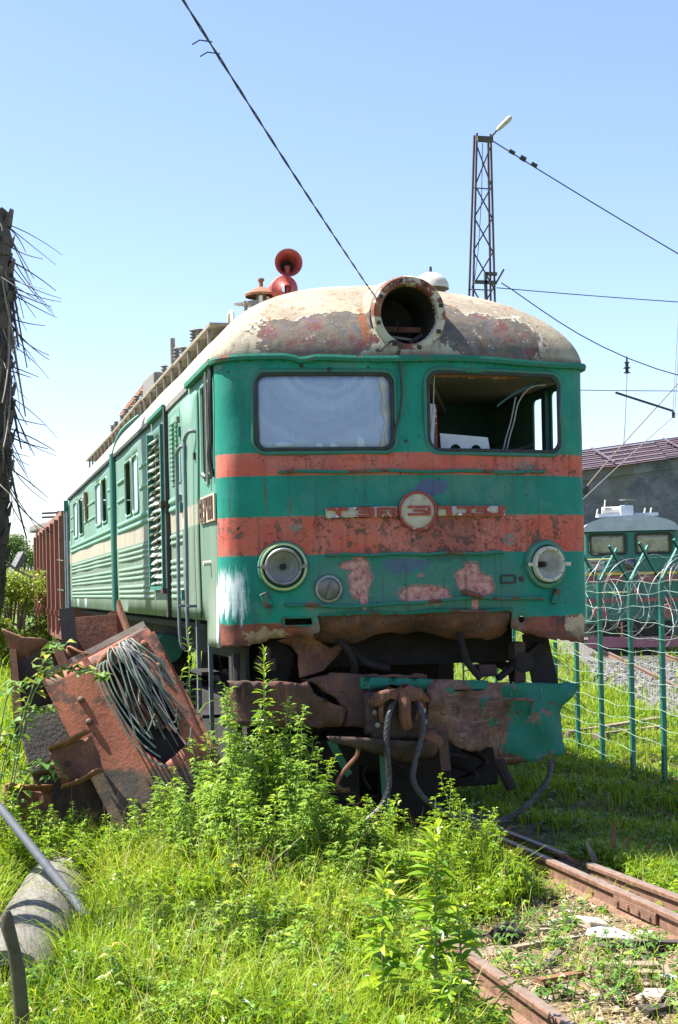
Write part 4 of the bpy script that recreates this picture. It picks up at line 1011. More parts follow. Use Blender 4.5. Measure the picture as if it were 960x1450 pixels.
sheet('bent_shield', [(-.85, .98), (-.6, .96), (-.3, .93), (0, .90), (.10, .86), (.0, .78), (-.2, .75), (-.35, .79), (-.55, .86), (-.8, .93)], [], lambda s, z: Vector((s, -.32 - .1 * math.sin((z - .75) * 9) + .04 * math.sin(s * 7), z)), .04, 'rust_dark', loco, .02)
MB().box((-.1, .3, 1.2), (.5, .9, .36)).build('draft_gear', 'under', loco, bevel=.03)
MB().bar((-.30, -.05, .86), (-.24, .02, .05), .07, .02, (0, 1, 0)).build('hanging_strap', 'green_dark', loco)
MB().bar((-.75, -.10, .92), (-.58, -.02, .62), .06, .02, (0, 1, 0)).build('hanging_strap', 'green_dark', loco)
MB().tube(smoothpath([(-.68, -.25, .94), (-.60, -.34, .92), (-.60, -.36, .82), (-.70, -.34, .70), (-.76, -.33, .60), (-.72, -.33, .55), (-.66, -.33, .55)]), .018, 8).build('bent_rod', 'rust', loco, True)
for k in range(14):
    x0 = random.uniform(-1.2, 1.0); y0 = random.uniform(.3, .9); z0 = random.uniform(.35, 1.6)
    MB().tube(smoothpath([(x0, y0, z0), (x0 + random.uniform(-.3, .3), y0 - random.uniform(0, .2), z0 - random.uniform(.05, .3)), (x0 + random.uniform(-.5, .5), y0, z0 - random.uniform(.2, .5))]), random.uniform(.012, .03), 7).build('air_pipe', 'under', loco, True)
for (x, y, z, r_, l) in ((-.95, .5, 1.05, .16, .5), (.5, .55, 1.0, .13, .6), (-.35, .6, .75, .2, .4)): MB().tube([(x - l / 2, y, z), (x + l / 2, y, z)], r_, 16).build('air_cylinder', 'under', loco, True)
# torn sheet and pipes in the dark gap under the nose
sheet('torn_sheet', [(0, 0), (.10, .02), (.22, .05), (.36, .16), (.46, .30), (.30, .22), (.22, .27), (.16, .33), (.08, .36), (-.02, .34), (-.16, .30), (-.05, .26), (.02, .18)], [], lambda a, b: Vector((-.98 + a, -.05 + .12 * math.sin(b * 8) + .1 * a, 1.42 + b)), .04, 'rust', loco, .012)
sheet('torn_sheet', [(0, 0), (.2, .0), (.26, .2), (.18, .36), (.05, .38), (-.05, .2)], [], lambda a, b: Vector((-1.22 + a, .10 + .1 * math.sin(a * 9), 1.38 + b)), .05, 'under', loco, .012)
for p in ([(-.75, .1, 1.82), (-.62, .0, 1.70), (-.52, .0, 1.55), (-.50, .05, 1.42)], [(-.52, .1, 1.65), (-.40, .05, 1.52), (-.2, .05, 1.46)], [(.36, -.02, 1.85), (.40, -.05, 1.65), (.44, -.06, 1.50), (.54, -.1, 1.36)], [(-1.46, .1, 1.62), (-1.47, .05, 1.3), (-1.46, .06, .9)], [(-1.05, .6, 1.7), (-.3, .5, 1.5), (.5, .6, 1.55), (1.1, .5, 1.4)]):
    MB().tube(smoothpath(p), .03, 8).build('air_pipe', 'under', loco, True)
for (x, z, sx, sz) in ((-1.24, 1.53, .16, .10), (-1.24, 1.60, .07, .14), (.92, 1.48, .10, .34), (.63, 1.42, .16, .10)): MB().box((x, .05, z), (sx, .16, sz)).build('bracket_block', 'rust_dark', loco, bevel=.012)
MB().tube([(.95, -.05, 1.48), (.95, .1, 1.48)], .085, 16).build('air_valve', 'under', loco, True)
MB().bar((1.16, .0, 1.25), (1.10, .1, 1.72), .22, .03, (0, 1, 0)).build('side_plate', 'under', loco)
MB().bar((.72, -.02, 1.35), (1.12, .04, 1.62), .06, .04).build('brace', 'under', loco)
MB().tube(smoothpath([(.62, -.25, .70), (.68, -.28, .55), (.72, -.28, .48)]), .05, 8).build('hose_stub', 'under', loco, True)
# ------------------------------------------------------------------ steel wire ropes hanging from the coupler
def rope(path, rad, name, label, group=None):
    pts = smoothpath(path, 14); m = MB(); 
    d0 = [0.]
    for k in range(1, len(pts)): d0.append(d0[-1] + (pts[k] - pts[k - 1]).length)
    n = 6; frames = []; pu = None
    for k, p in enumerate(pts):
        d = (pts[min(k + 1, len(pts) - 1)] - pts[max(k - 1, 0)]).normalized()
        u = basis(d)[1] if pu is None else (pu - d * pu.dot(d)).normalized()
        pu = u; frames.append((p, u, d.cross(u)))
    root = pts[0].copy()
    for j in range(n):
        st = [p + (u * math.cos(a := d0[k] * 26 + j * 2 * math.pi / n) + v * math.sin(a)) * rad * .62 for k, (p, u, v) in enumerate(frames)]
        m.tube(st, rad * .48, 5)
    o = m.build(name, 'rope', None, True, loc=tuple(pts[-1]))
    return tag(o, label, 'steel rope', group)
rope([(-.27, -.42, 1.27), (-.36, -.48, 1.16), (-.40, -.50, .98), (-.39, -.51, .72), (-.40, -.52, .56), (-.48, -.55, .42), (-.60, -.58, .33)], .022, 'steel_rope', 'short twisted steel rope hanging from the left of the broken coupler')
rope([(-.13, -.42, 1.26), (-.10, -.48, 1.12), (-.11, -.50, .95), (-.18, -.52, .75), (-.20, -.54, .62), (-.14, -.56, .50), (.0, -.58, .38), (.20, -.58, .29), (.42, -.55, .25), (.62, -.50, .28), (.80, -.44, .36), (.98, -.38, .52), (1.06, -.34, .70)], .022, 'steel_rope', 'long twisted steel rope looping from the coupler to the green bumper corner')

# ------------------------------------------------------------------ rusty goods wagon behind
wg = thing('goods_wagon', 'rust brown ribbed goods wagon standing behind the locomotive', 'wagon', (0, 18, 0))
WY0, WY1, WZ0, WZ1, WX = 18.1, 29.2, 1.28, 3.72, 1.58
MB().box((-WX + .04, (WY0 + WY1) / 2, (WZ0 + WZ1) / 2), (.04, WY1 - WY0, WZ1 - WZ0)).build('side_wall', 'wagon', wg)
MB().box((WX - .04, (WY0 + WY1) / 2, (WZ0 + WZ1) / 2), (.04, WY1 - WY0, WZ1 - WZ0)).build('side_wall', 'wagon', wg)
for y in (WY0 + .03, WY1 - .03): MB().box((0, y, (WZ0 + WZ1) / 2), (3.06, .04, WZ1 - WZ0 - .02)).build('end_wall', 'wagon', wg)
MB().box((0, (WY0 + WY1) / 2, WZ0 + .06), (3.0, WY1 - WY0 - .1, .1)).build('floor', 'wagon', wg)
MB().bar((-WX, WY0, WZ1 + .04), (-WX, WY1, WZ1 + .04), .12, .12).build('top_rail', 'wagon_rib', wg)
MB().bar((WX, WY0, WZ1 + .04), (WX, WY1, WZ1 + .04), .12, .12).build('top_rail', 'wagon_rib', wg)
MB().bar((-WX, WY0, WZ0 - .02), (-WX, WY1, WZ0 - .02), .10, .16).build('sill', 'wagon', wg)
for k in range(8):
    y = WY0 + .12 + k * (WY1 - WY0 - .24) / 7
    rb = MB().bar((-WX - .05, y, WZ0), (-WX - .05, y, WZ1), .12, .15, (0, 1, 0)).build('side_rib', 'wagon_rib', wg)
    MB().box((-WX - .12, y, 1.75), (.04, .10, .12)).build('hinge', 'wagon_rib', rb)
for k in range(5): MB().bar((-1.45, WY0 - .04, 1.5 + k * .45), (1.45, WY0 - .04, 1.5 + k * .45), .1, .08).build('end_rib', 'wagon_rib', wg)
for z in (1.5, 2.1, 2.7, 3.3): MB().box((-WX - .04, WY1 + .04, z), (.12, .08, .1)).build('bracket', 'wagon_rib', wg)
for k in range(3): MB().tube([(-WX - .04, WY0 - .06, 1.6 + k * .6), (-WX - .16, WY0 - .02, 1.62 + k * .6)], .02, 6).build('lever', 'roof_metal', wg)
for y in (20.2, 28.2):
    for dy in (-.9, .9):
        ws = MB().tube([(-.9, y + dy, .48), (.9, y + dy, .48)], .08, 10).build('wheelset', 'under', wg)
        for sx in (-1, 1): MB().lathe((sx * .72, y + dy, .48), (sx, 0, 0), [(-.05, 0), (-.05, .52), (-.01, .48), (.08, .47), (.08, 0)], 28).build('wheel', 'under', ws, True)
    for sx in (-1, 1): MB().box((sx * 1.02, y, .62), (.16, 2.4, .30)).build('bogie_frame', 'under', wg)
for y in (22.5, 24.2, 26): MB().box((-.9, y, 1.0), (.5, .7, .45)).build('hopper_gear', 'under', wg)
tag(MB().bar((-1.72, 28.6, 3.92), (-1.1, 24.5, 3.95), .22, .2).build('metal_tube_load', 'roof_metal', None, bevel=.05, loc=(-1.5, 28, 3.9)), 'dark bar lying across the top edge of the goods wagon', 'bar')
ld = thing('scrap_fitting', 'small dark scrap fitting on the near top of the goods wagon', 'scrap', (-1.45, 20.6, 3.75))
MB().lathe((-1.45, 20.6, 3.80), (-1, -.3, 0), [(-.2, .05), (-.2, .16), (.1, .16), (.1, .05)], 12).build('drum', 'under', ld, True)
MB().box((-1.45, 20.9, 3.80), (.3, .7, .10)).build('base_plate', 'under', ld)
for dz in (.05, .14): MB().tube([(-1.45, 20.8, 3.80 + dz), (-1.85, 21.2, 3.80 + dz)], .025, 6).build('prong', 'under', ld)

# ------------------------------------------------------------------ dead palm on the left
M['palm_bark'] = simple('palm_bark', (.055, .046, .045), (.10, .082, .075), 12, .95, bump=.9, c3=(.03, .024, .024), bd=.03)
M['palm_stalk'] = simple('palm_stalk', (.15, .125, .10), (.22, .19, .16), 8, .8, c3=(.08, .065, .055))
M['palm_dark'] = simple('palm_dark_stalk', (.025, .022, .024), (.05, .042, .042), 8, .8)
pm = thing('dead_palm', 'dead palm trunk with drooping bare stalks at the left edge', 'palm tree', (-3.45, 5.4, -.1))
def pc(z):
    return Vector((np.interp(z, [0, 1.2, 2.4, 4, 6.5], [-3.58, -3.49, -3.31, -3.20, -3.17]), 5.35, z))
tr = MB(); rings = []
for k in range(90):
    z = -.15 + k * 6.6 / 89; c = pc(z); r0 = np.interp(z, [0, 1, 4, 6.2, 6.5], [.26, .22, .20, .21, .16])
    rings.append([c + Vector((math.cos(a), math.sin(a), 0)) * r0 * (1 + .09 * math.sin(a * 5 + k * 2.1) + random.uniform(-.06, .06)) for a in np.linspace(0, 2 * math.pi, 19)[:-1]])
tr.rings(rings).build('trunk', 'palm_bark', pm, True)
bs = MB()
for k in range(150):                    # stubs of old leaf bases
    z = .3 + k * 6.0 / 150; a = k * 2.4; c = pc(z); d = Vector((math.cos(a), math.sin(a), 0)); t = Vector((-d.y, d.x, 0))
    l = random.uniform(.10, .2); wv = random.uniform(.05, .09)
    p0 = c + d * .17
    i = bs.pts([p0 - t * wv, p0 + t * wv, p0 + t * wv * .6 + d * .09 + Vector((0, 0, l)), p0 - t * wv * .6 + d * .09 + Vector((0, 0, l)), p0 + d * .06 + Vector((0, 0, .0)) - t * wv * .5, p0 + d * .06 + t * wv * .5])
    bs.f += [[i, i + 1, i + 2, i + 3], [i + 4, i + 3, i + 2, i + 5], [i, i + 3, i + 4], [i + 1, i + 5, i + 2]]
lbx = bs.build('leaf_bases', 'palm_bark', pm); lbx['kind'] = 'stuff'
def stalk(z, a, L, dip, curl, th, mat, name='stalk'):
    c = pc(z); d = Vector((math.cos(a), math.sin(a), 0)); pts = []
    p = c + d * .16; v = (d * math.cos(dip) + Vector((0, 0, -math.sin(dip)))).normalized()
    wob = random.uniform(-.08, .08); s_ = Vector((-d.y, d.x, 0))
    for k in range(11):
        pts.append(p.copy()); p = p + v * L / 10
        v = (v + (d * .75 if curl > 0 else Vector((0, 0, -1))) * abs(curl) * .14 + s_ * wob).normalized()
    return MB().tube(pts, [th * (1 - .6 * k / 10) for k in range(11)], 5).build(name, mat, pm, True)
for k in range(70):                      # stalks sweeping out to the right and towards us
    z = random.uniform(3.3, 6.35); a = R(random.choice([random.uniform(-60, 30), random.uniform(-100, 20)]))
    stalk(z, a, random.uniform(.3, .9), R(random.uniform(15, 80)), random.uniform(-1.0, 1.3), random.uniform(.006, .011), 'palm_dark' if random.random() < .85 else 'palm_stalk')
for k in range(52):                      # stalks hanging along the trunk
    z = random.uniform(4.0, 6.45); a = R(random.uniform(-170, 10))
    stalk(z, a, random.uniform(.7, 1.5), R(random.uniform(80, 89)), random.uniform(-.1, .1), random.uniform(.014, .022), 'palm_stalk' if random.random() < .7 else 'palm_dark')
for k in range(8): stalk(random.uniform(.6, 2.6), R(random.uniform(-120, 10)), random.uniform(.3, .5), R(random.uniform(40, 75)), .6, .02, 'palm_stalk')
cr = MB()
for k in range(60):
    a = random.uniform(0, 6.28); c = pc(6.35) + Vector((0, 0, random.uniform(-.2, .12))); d = Vector((math.cos(a), math.sin(a), random.uniform(-.3, .5)))
    cr.tube([c, c + d * .12, c + d * .2 + Vector((0, 0, -.08))], [.02, .014, .004], 4)
cro = cr.build('fibre_crown', 'palm_bark', pm); cro['kind'] = 'stuff'

# ------------------------------------------------------------------ rusted scrap on the left
M['scrap_red'] = (lambda n: (n.bump(n.add(n.noise(30, 6, .7), n.noise(5, 4)), .5, .01), n.done(
    n.mix(n.step(n.add(n.z, n.mul(n.noise(6, 6), .3)), 1.12, 1.02),
          n.mix(n.step(n.noise(4, 7, .65), .52, .60), n.mix(n.noise(1., 5, .6, n.scaled((3, 1, 14))), (.34, .105, .052), (.22, .07, .04)), (.09, .045, .03)),
          n.mix(n.step(n.noise(6, 6), .4, .6), (.05, .036, .026), (.12, .075, .045))), .75))[1])(NT('scrap_red_paint'))
def frame(o, e1, e2):
    e1 = Vector(e1).normalized(); e2 = Vector(e2); e2 = (e2 - e1 * e2.dot(e1)).normalized(); n = e2.cross(e1)
    m = Matrix((e1, e2, n)).transposed().to_4x4(); m.translation = o; return m
# big leaning panel: local x along its top edge, local y down its face
FP = frame((-2.97, -.12, 1.48), (.90, -.06, .43), (.10, -.30, -.94))
pan = link('rusty_plate_frame', None, loc=(-2.5, -.5, -.1))
tag(pan, 'large leaning rust red steel panel with a hole full of wires', 'scrap panel')
panel_out = [(0, 0), (.30, .0), (.82, -.02), (.865, .0), (.885, .14), (.87, .72), (.85, 1.0), (.85, 1.34), (-.02, 1.42), (-.01, .9)]
sheet('plate', panel_out, [[(.40, .14), (.62, .07), (.70, .12), (.735, .62), (.70, .95), (.50, 1.0), (.42, .85), (.385, .5)]], lambda a, b: FP @ Vector((a, b, .01 * math.sin(a * 9) * math.sin(b * 6))), .06, 'scrap_red', pan, .03)
MB(FP).box((-.012, .70, -.05), (.03, 1.4, .12)).build('left_flange', 'scrap_red', pan)
MB(FP).box((.88, .64, -.05), (.03, 1.2, .10)).build('right_flange', 'scrap_red', pan)
MB(FP).box((.42, -.012, -.20), (.88, .03, .38)).build('top_flange', 'rust', pan)
MB(FP).bar((.02, -.045, -.13), (.86, -.045, -.10), .10, .03).build('top_batten', 'roof_plank', pan)
MB(FP).bar((.33, .0, .018), (.36, 1.4, .018), .05, .03, (0, 0, 1)).build('stiffener', 'scrap_red', pan)
for (a, b) in ((.62, .0), (.70, .04), (.80, .26), (.15, .40), (.78, .05), (.17, .22)):
    MB(FP).lathe((a, b + .05, .0), (0, 0, 1), [(0, .028), (.04, .026), (.05, .012), (.051, 0)], 8).build('bolt', 'rust_cap' if a > .5 else 'dark_letter', pan)
MB(FP).box((.56, .55, -.16), (.36, .9, .05)).build('recess_back', 'black', pan)
MB(FP).lathe((.55, .35, -.10), (0, 0, 1), [(0, .12), (.05, .12), (.06, .05), (.09, .04), (.09, 0)], 20).build('bearing_hub', 'rust_dark', pan, True)
MB(FP).tube(smoothpath([(.40, .20, .01), (.41, .09, .03), (.52, .04, .05), (.60, .05, .04)]), .022, 8).build('bent_handle', 'rust_cap', pan, True)
for k in range(5): MB(FP).bar((.44 + .05 * k, .30 + .05 * k, -.06), (.50 + .04 * k, .66 + .03 * k, -.04), .03, .015, (0, 0, 1)).build('broken_slat', 'rust', pan)
# hanging wire bundle
M['wire_green'] = simple('wire_sheath_green', (.10, .14, .12), (.17, .21, .18), 15, .6)
M['wire_blue'] = simple('wire_sheath_blue', (.10, .10, .12), (.17, .17, .185), 15, .6)
M['wire_tan'] = simple('wire_sheath_tan', (.24, .18, .13), (.16, .12, .09), 15, .7)
bun = thing('wire_bundle', 'bundle of old green and grey wires spilling out of the leaning rust panel', 'wire bundle', tuple(FP @ Vector((.62, .10, .05))))
for k in range(42):
    cg = random.random(); x0 = .66 + random.gauss(0, .04); L = random.uniform(.25, .72) if cg < .8 else random.uniform(.5, .95)
    sp = (x0 - .66) * 1.4 + random.gauss(.05, .04)
    x0 -= .03
    pts = [(x0 - .02, .12 + random.uniform(-.02, .03), .0), (x0, .045 + random.uniform(-.03, .02), .06 + random.uniform(0, .05)), (x0 + sp * .35, .14, .12 + random.uniform(0, .05)), (x0 + sp * .8 + random.gauss(0, .035), .14 + L * .5, .13 + random.uniform(-.02, .05)), (x0 + sp + random.gauss(0, .03), .14 + L, .11 + random.uniform(-.03, .05))]
    if cg > .86: pts.append((x0 + sp + .10, .10 + L * .95, .2))
    MB().tube([FP @ Vector(p) for p in smoothpath(pts, 5)], random.uniform(.0045, .0075), 5).build('wire', random.choice(['wire_green', 'wire_green', 'wire_green', 'wire_blue', 'wire_tan', 'wire']), bun, True)
for k in range(4):
    pts = [(.58, .12, .05), (.47 - .03 * k, .12, .10), (.43 - .03 * k, .35, .12), (.42 - .02 * k + .03, .55 + .1 * k, .10), (.50, .80 + .08 * k, .12)]
    MB().tube([FP @ Vector(p) for p in smoothpath(pts, 6)], .007, 6).build('wire', 'wire_green', bun, True)
# upper open box behind the panel
ub = thing('rusty_box', 'open rust brown steel box propped behind the leaning panel', 'scrap box', (-2.55, .45, 1.5))
UB = frame((-2.80, .35, 2.00), (.95, -.06, .06), (.14, -.25, -.95))
for nm, b in (('back_plate', ((.20, .24, -.34), (.46, .50, .02))), ('left_plate', ((-.012, .24, -.17), (.02, .52, .36))), ('bottom_plate', ((.20, .50, -.16), (.46, .02, .36)))):
    MB(UB).box(*b, None, .006).build(nm, 'rust', ub, bevel=.004)
MB(UB).prism([(.36, -.03), (.44, -.05), (.56, .42), (.46, .46)], -.36, -.34).build('right_plate', 'rust', ub)
MB(UB).prism([(.43, -.05), (.455, -.05), (.565, .42), (.545, .42)], -.345, .0).build('right_flap', 'rust_cap', ub)
MB(UB).box((.03, .24, .02), (.12, .50, .012)).build('dark_flap', 'black', ub)
for a in (.10, .34): MB(UB).lathe((a, .44, -.33), (0, 0, 1), [(0, .03), (.04, .028), (.045, 0)], 8).build('bolt', 'rust_dark', ub)
# trough with a flared lip, far left
tb = thing('rusty_trough', 'rust brown steel trough with flared lip left of the leaning panel', 'scrap trough', (-3.1, .15, .9))
TB = frame((-3.22, .12, 1.76), (.95, -.08, -.04), (.22, -.20, -.95))
sheet('front_plate', [(.0, .06), (.30, .0), (.36, .0), (.46, .30), (.50, .62), (.08, .62)], [], lambda a, b: TB @ Vector((a, b, .012 * math.sin(a * 11))), .06, 'rust_dark', tb, .02)
sheet('flared_lip', [(-.06, -.10), (.10, -.03), (.24, -.03), (.31, -.01), (.12, .10), (.04, .14)], [], lambda a, b: TB @ Vector((a, b, .10 - .5 * (b + .1) + .03 * math.sin(a * 14))), .04, 'rust', tb, .015)
MB(TB).prism([(.30, .0), (.37, -.02), (.52, .34), (.47, .40)], -.02, .08).build('side_flange', 'rust_cap', tb)
MB(TB).prism([(.0, .06), (.05, .06), (.12, .62), (.05, .62)], -.02, .10).build('side_flange', 'rust_cap', tb)
MB(TB).box((.26, .4, -.15), (.42, .6, .02)).build('back_plate', 'black', tb)
# dark concrete slab
M['slab'] = simple('dark_slab', (.06, .052, .047), (.10, .085, .075), 8, .9, bump=.8, bd=.015)
sbm = MB(frame((-3.18, -.10, 1.22), (.9, -.14, .20), (.30, -.24, -.9))).box((.22, .22, -.10), (.46, .48, .16), None, .012).build('concrete_slab', 'slab', None, bevel=.012, loc=(-3.0, -.1, .9))
tag(sbm, 'dark grey slab jammed under the rusty scrap at far left', 'slab')
sb2 = MB(frame((-3.05, -.10, .80), (.9, -.14, .15), (.20, -.24, -.9))).box((.22, .30, -.12), (.52, .62, .16), None, .012).build('dark_support', 'rust_dark', None, bevel=.012, loc=(-2.9, -.1, .0))
tag(sb2, 'dark rusty steel block holding up the grey slab in the weeds', 'block')

for (o_, e1_, e2_, wd_, ht_, dp_, lb_) in (((-2.98, -.42, .98), (.85, -.1, .3), (.25, -.3, -.9), .34, .30, .16, 'small rusty open channel wedged left of the leaning panel'), ((-3.30, -.30, .72), (.9, .1, -.2), (.1, -.35, -.9), .36, .34, .14, 'bent rusty channel lying lowest at the far left of the scrap'), ((-2.80, .10, 1.72), (.75, -.1, -.35), (.4, -.2, -.8), .26, .20, .12, 'short rusty channel lying between the trough and the open box')):
    ch = thing('rusty_channel', lb_, 'scrap channel', o_); Fc = frame(o_, e1_, e2_)
    sheet('web', jag([(0, 0), (wd_, .01), (wd_ - .02, ht_), (.02, ht_ - .03)], .012, .06), [], lambda a, b: Fc @ Vector((a, b, .012 * math.sin(a * 17 + b * 9))), .05, 'rust', ch, .014)
    for bb in (0., ht_): sheet('flange', jag([(0, 0), (wd_, 0), (wd_ - .03, dp_), (.03, dp_ - .02)], .01, .06), [], lambda a, b, bb=bb: Fc @ Vector((a, bb + .015 * math.sin(a * 13), b)), .05, 'rust_cap', ch, .014)
    MB(Fc).lathe((wd_ * .3, ht_ * .5, 0), (0, 0, 1), [(0, .025), (.03, .023), (.035, 0)], 8).build('bolt', 'rust_dark', ch)
# ------------------------------------------------------------------ concrete pipe, leaning tube, stake
def conc():
    n = NT('weathered_pipe'); st = n.noise(1., 7, .65, n.scaled((40, 3, 40)))
    c = n.ramp(st, [(.3, (.11, .10, .088)), (.5, (.17, .16, .14)), (.7, (.23, .215, .19))])
    c = n.mix(n.step(n.noise(9, 7, .7), .58, .68), c, (.08, .07, .055))
    n.bump(n.add(st, n.noise(40, 6, .7)), .7, .012); return n.done(c, .95, 0., .2)
M['pipe'] = conc()
M['post'] = simple('grey_timber', (.22, .19, .16), (.14, .12, .10), 9, .9)
pA, pB = Vector((-3.38, -3.45, .0)), Vector((-2.88, -.60, .07))
dpipe = (pB - pA).normalized()
cpipe = thing('concrete_pipe', 'weathered grey pipe lying in the grass at lower left', 'pipe', tuple(pA))
MB().lathe(pA, dpipe, [(0, .19), (0, .268), (.012, .275), (1.2, .262), (2.0, .25), (2.88, .24), (2.9, .23), (2.9, .17)], 44).build('pipe_wall', 'pipe', cpipe, True)
MB().lathe(pA, dpipe, [(0.002, .19), (2.9, .17)], 32).build('pipe_bore', 'slab', cpipe, True)
MB().lathe(pB - dpipe * .14, dpipe, [(0, .243), (.03, .262), (.10, .262), (.13, .24)], 44).build('collar', 'slab', cpipe, True)
M['galv'] = simple('galvanised_tube', (.055, .065, .08), (.085, .095, .11), 22, .75, 0., c3=(.04, .038, .035))
tag(MB().tube([(-3.62, -.95, 1.02), (-3.35, -1.42, .72), (-2.865, -2.36, .16)], .030, 12).build('steel_tube', 'galv', None, True, loc=(-2.865, -2.36, .16)), 'straight grey steel tube leaning over the pipe at lower left', 'tube')
stk = MB()
sp_ = [(-3.335, -4.30, -.12), (-3.33, -4.32, .15), (-3.345, -4.33, .38), (-3.36, -4.34, .48), (-3.385, -4.34, .58), (-3.39, -4.34, .64), (-3.385, -4.34, .665)]
rings = []
for p, a, b in zip(sp_, (.036, .035, .034, .030, .033, .028, .010), (.02, .02, .02, .018, .02, .018, .008)):
    rings.append([Vector(p) + Vector((math.cos(t) * a, math.sin(t) * b, 0)) for t in np.linspace(0, 2 * math.pi, 15)[:-1]])
stk.rings(rings)
M['stake'] = simple('mossy_stake', (.055, .045, .03), (.10, .085, .05), 14, .85, bump=.6, c3=(.05, .06, .02))
tag(stk.build('wooden_stake', 'stake', None, True, loc=(-3.335, -4.30, -.12)), 'dark upright stake with rounded top at bottom left corner', 'stake')

lab_ = ('thick', 'weathered')
for (x, y, r_, h_, lb_) in ((-5.05, -2.14, .12, 5.5, 'unseen pole added left of the pipe to cast shade, nearer one'), (-5.0, -1.74, .085, 5.5, 'unseen pole added left of the pipe to cast shade, farther one'), (-5.0, -.75, .02, 5.2, 'thin unseen pole added left of the pipe to cast shade')):
    tag(MB().tube([(x, y, -.2), (x + .02, y, h_ * .5), (x - .01, y + .03, h_)], [r_ * 1.05, r_, r_ * .9], 10).build('shadow_pole', 'post', None, True, loc=(x, y, -.2)), lb_, 'pole')  # poles out of view, added to throw shadow bands across the pipe
# ------------------------------------------------------------------ green wire fence with razor wire
M['fence'] = simple('fence_green', (.012, .13, .10), (.02, .17, .13), 9, .4)
M['fence_wire'] = simple('fence_wire', (.34, .46, .40), (.22, .34, .28), 12, .45)
M['fence_wire_dark'] = simple('fence_wire_dark', (.03, .10, .07), (.05, .13, .09), 12, .5)
M['razor'] = simple('razor_wire', (.34, .35, .36), (.24, .25, .26), 20, .5, .4, bump=.05)
def flx(y): return 3.90 + .115 * (y - 3.2)
PY = [2.2, 3.2, 4.2, 5.3, 6.27, 7.24, 8.3, 9.4, 10.5]
fe = thing('wire_fence', 'green wire mesh fence with angled posts right of the locomotive', 'fence', (flx(3.24), 3.24, -.1))
for y in PY:
    x = flx(y)
    po = MB().box((x, y, 1.0), (.052, .052, 2.34)).build('post', 'fence', fe, bevel=.006)
    if y < 6:
        for d in (-1, 1): MB().bar((x + d * .01, y, 2.15), (x + d * .30, y + d * .10, 2.56), .028, .028).build('arm', 'fence', po)
for k in range(14):
    z = .02 + k * .165 if k < 13 else 2.14
    pts = []
    for y in np.arange(2.0, 10.5, .17): pts.append((flx(y) - .04, y, z + .012 * math.sin(y * 7 + k) + .02 * math.sin(y * 2.3 + k * 1.7)))
    MB().tube(pts, .0028, 5).build('horizontal_wire', 'fence_wire', fe, True)
vw = MB()
for y in np.arange(2.0, 10.5, .055):
    vw.tube([(flx(y) - .035, y, -.05), (flx(y) - .035 + .006 * math.sin(y * 9), y, 1.0), (flx(y) - .035, y, 2.0)], .0013, 3, False)
vo = vw.build('vertical_wires', 'fence_wire_dark', fe); vo['kind'] = 'stuff'
rz = thing('razor_wire', 'loose silver coils of razor wire along the fence top', 'razor wire', (flx(4), 4, 2.0))
wire, barbs = MB(), MB(); pts = []
N = 620; turns = 21
for k in range(N):
    t = k / N; a = t * turns * 2 * math.pi; y = 2.0 + 4.4 * t + .28 * math.sin(a * .5) + .10 * math.sin(a * .23 + 1)
    r_ = .36 + .10 * math.sin(t * 37) + .05 * math.sin(t * 91)
    c = Vector((flx(y) - .03, y, 1.95 + .10 * math.sin(t * 13)))
    pts.append(c + Vector((math.cos(a) * r_ * .85, math.cos(a) * .12 + .1 * math.sin(a * 1.5), math.sin(a) * r_)))
for k in range(6):
    MB().tube(pts[k * 104:(k + 1) * 104 + 1], .003, 5).build('coil', 'razor', rz, True)
for k in range(0, N - 1, 3):
    p = pts[k]; d, u, v = basis(pts[k + 1] - p)
    i = barbs.pts([p - d * .016 + u * .010, p, p + d * .016 + u * .010, p - d * .016 - u * .010, p + d * .016 - u * .010])
    barbs.f += [[i, i + 1, i + 3], [i + 1, i + 2, i + 4]]
bo = barbs.build('barbs', 'razor', rz); bo['kind'] = 'stuff'

# ------------------------------------------------------------------ second locomotive, far right
M['bg_green'] = simple('bg_green', (.018, .12, .09), (.03, .15, .115), 3, .5)
M['bg_roof'] = simple('bg_roof', (.42, .46, .50), (.34, .38, .42), 3, .6)
M['bg_red'] = simple('bg_red', (.22, .05, .06), (.28, .09, .09), 6, .7)
M['bg_pink'] = simple('bg_pink', (.30, .11, .16), (.24, .09, .13), 4, .7)
M['bg_yellow'] = simple('bg_yellow', (.62, .40, .03), (.5, .32, .03), 6, .6)
M['bg_glass'] = (lambda n: n.done(n.ramp(n.noise(2.6, 6, .65), [(.35, (.10, .11, .06)), (.5, (.26, .25, .16)), (.64, (.14, .15, .11)), (.75, (.36, .35, .30))]), .12, 0., .8))(NT('bg_windscreen'))
GB = -.2
bl = link('parked_locomotive', None, loc=(17.35, 31.1, GB)); bl.rotation_euler = (0, 0, -math.atan(.366)); WORLD[bl.name] = Vector((0, 0, 0))
tag(bl, 'green locomotive with pale grey roof parked beyond the razor wire fence', 'locomotive')
hw = 1.48
bfm = lambda s, z: Vector((s, -.12 * (1 - (s / hw) ** 2), z))
sheet('nose_panel', [(-hw, 1.0), (hw, 1.0), (hw, 3.98), (-hw, 3.98)], [rrect(-1.30, -.16, 3.26, 3.90, .10), rrect(.16, 1.30, 3.26, 3.90, .10)], bfm, .15, 'bg_green', bl, .02)
for x0, x1 in ((-1.30, -.16), (.16, 1.30)):
    pts = rrect(x0, x1, 3.26, 3.90, .10); pts.append(pts[0])
    f_ = MB().tube([bfm(a, b) + Vector((0, -.02, 0)) for a, b in pts], .035, 6, False).build('windscreen_frame', 'rubber', bl, True)
    sheet('windscreen_pane', rrect(x0, x1, 3.26, 3.90, .10), [], lambda s, z: bfm(s, z) + Vector((0, .02, 0)), .2, 'bg_glass', f_, .01)
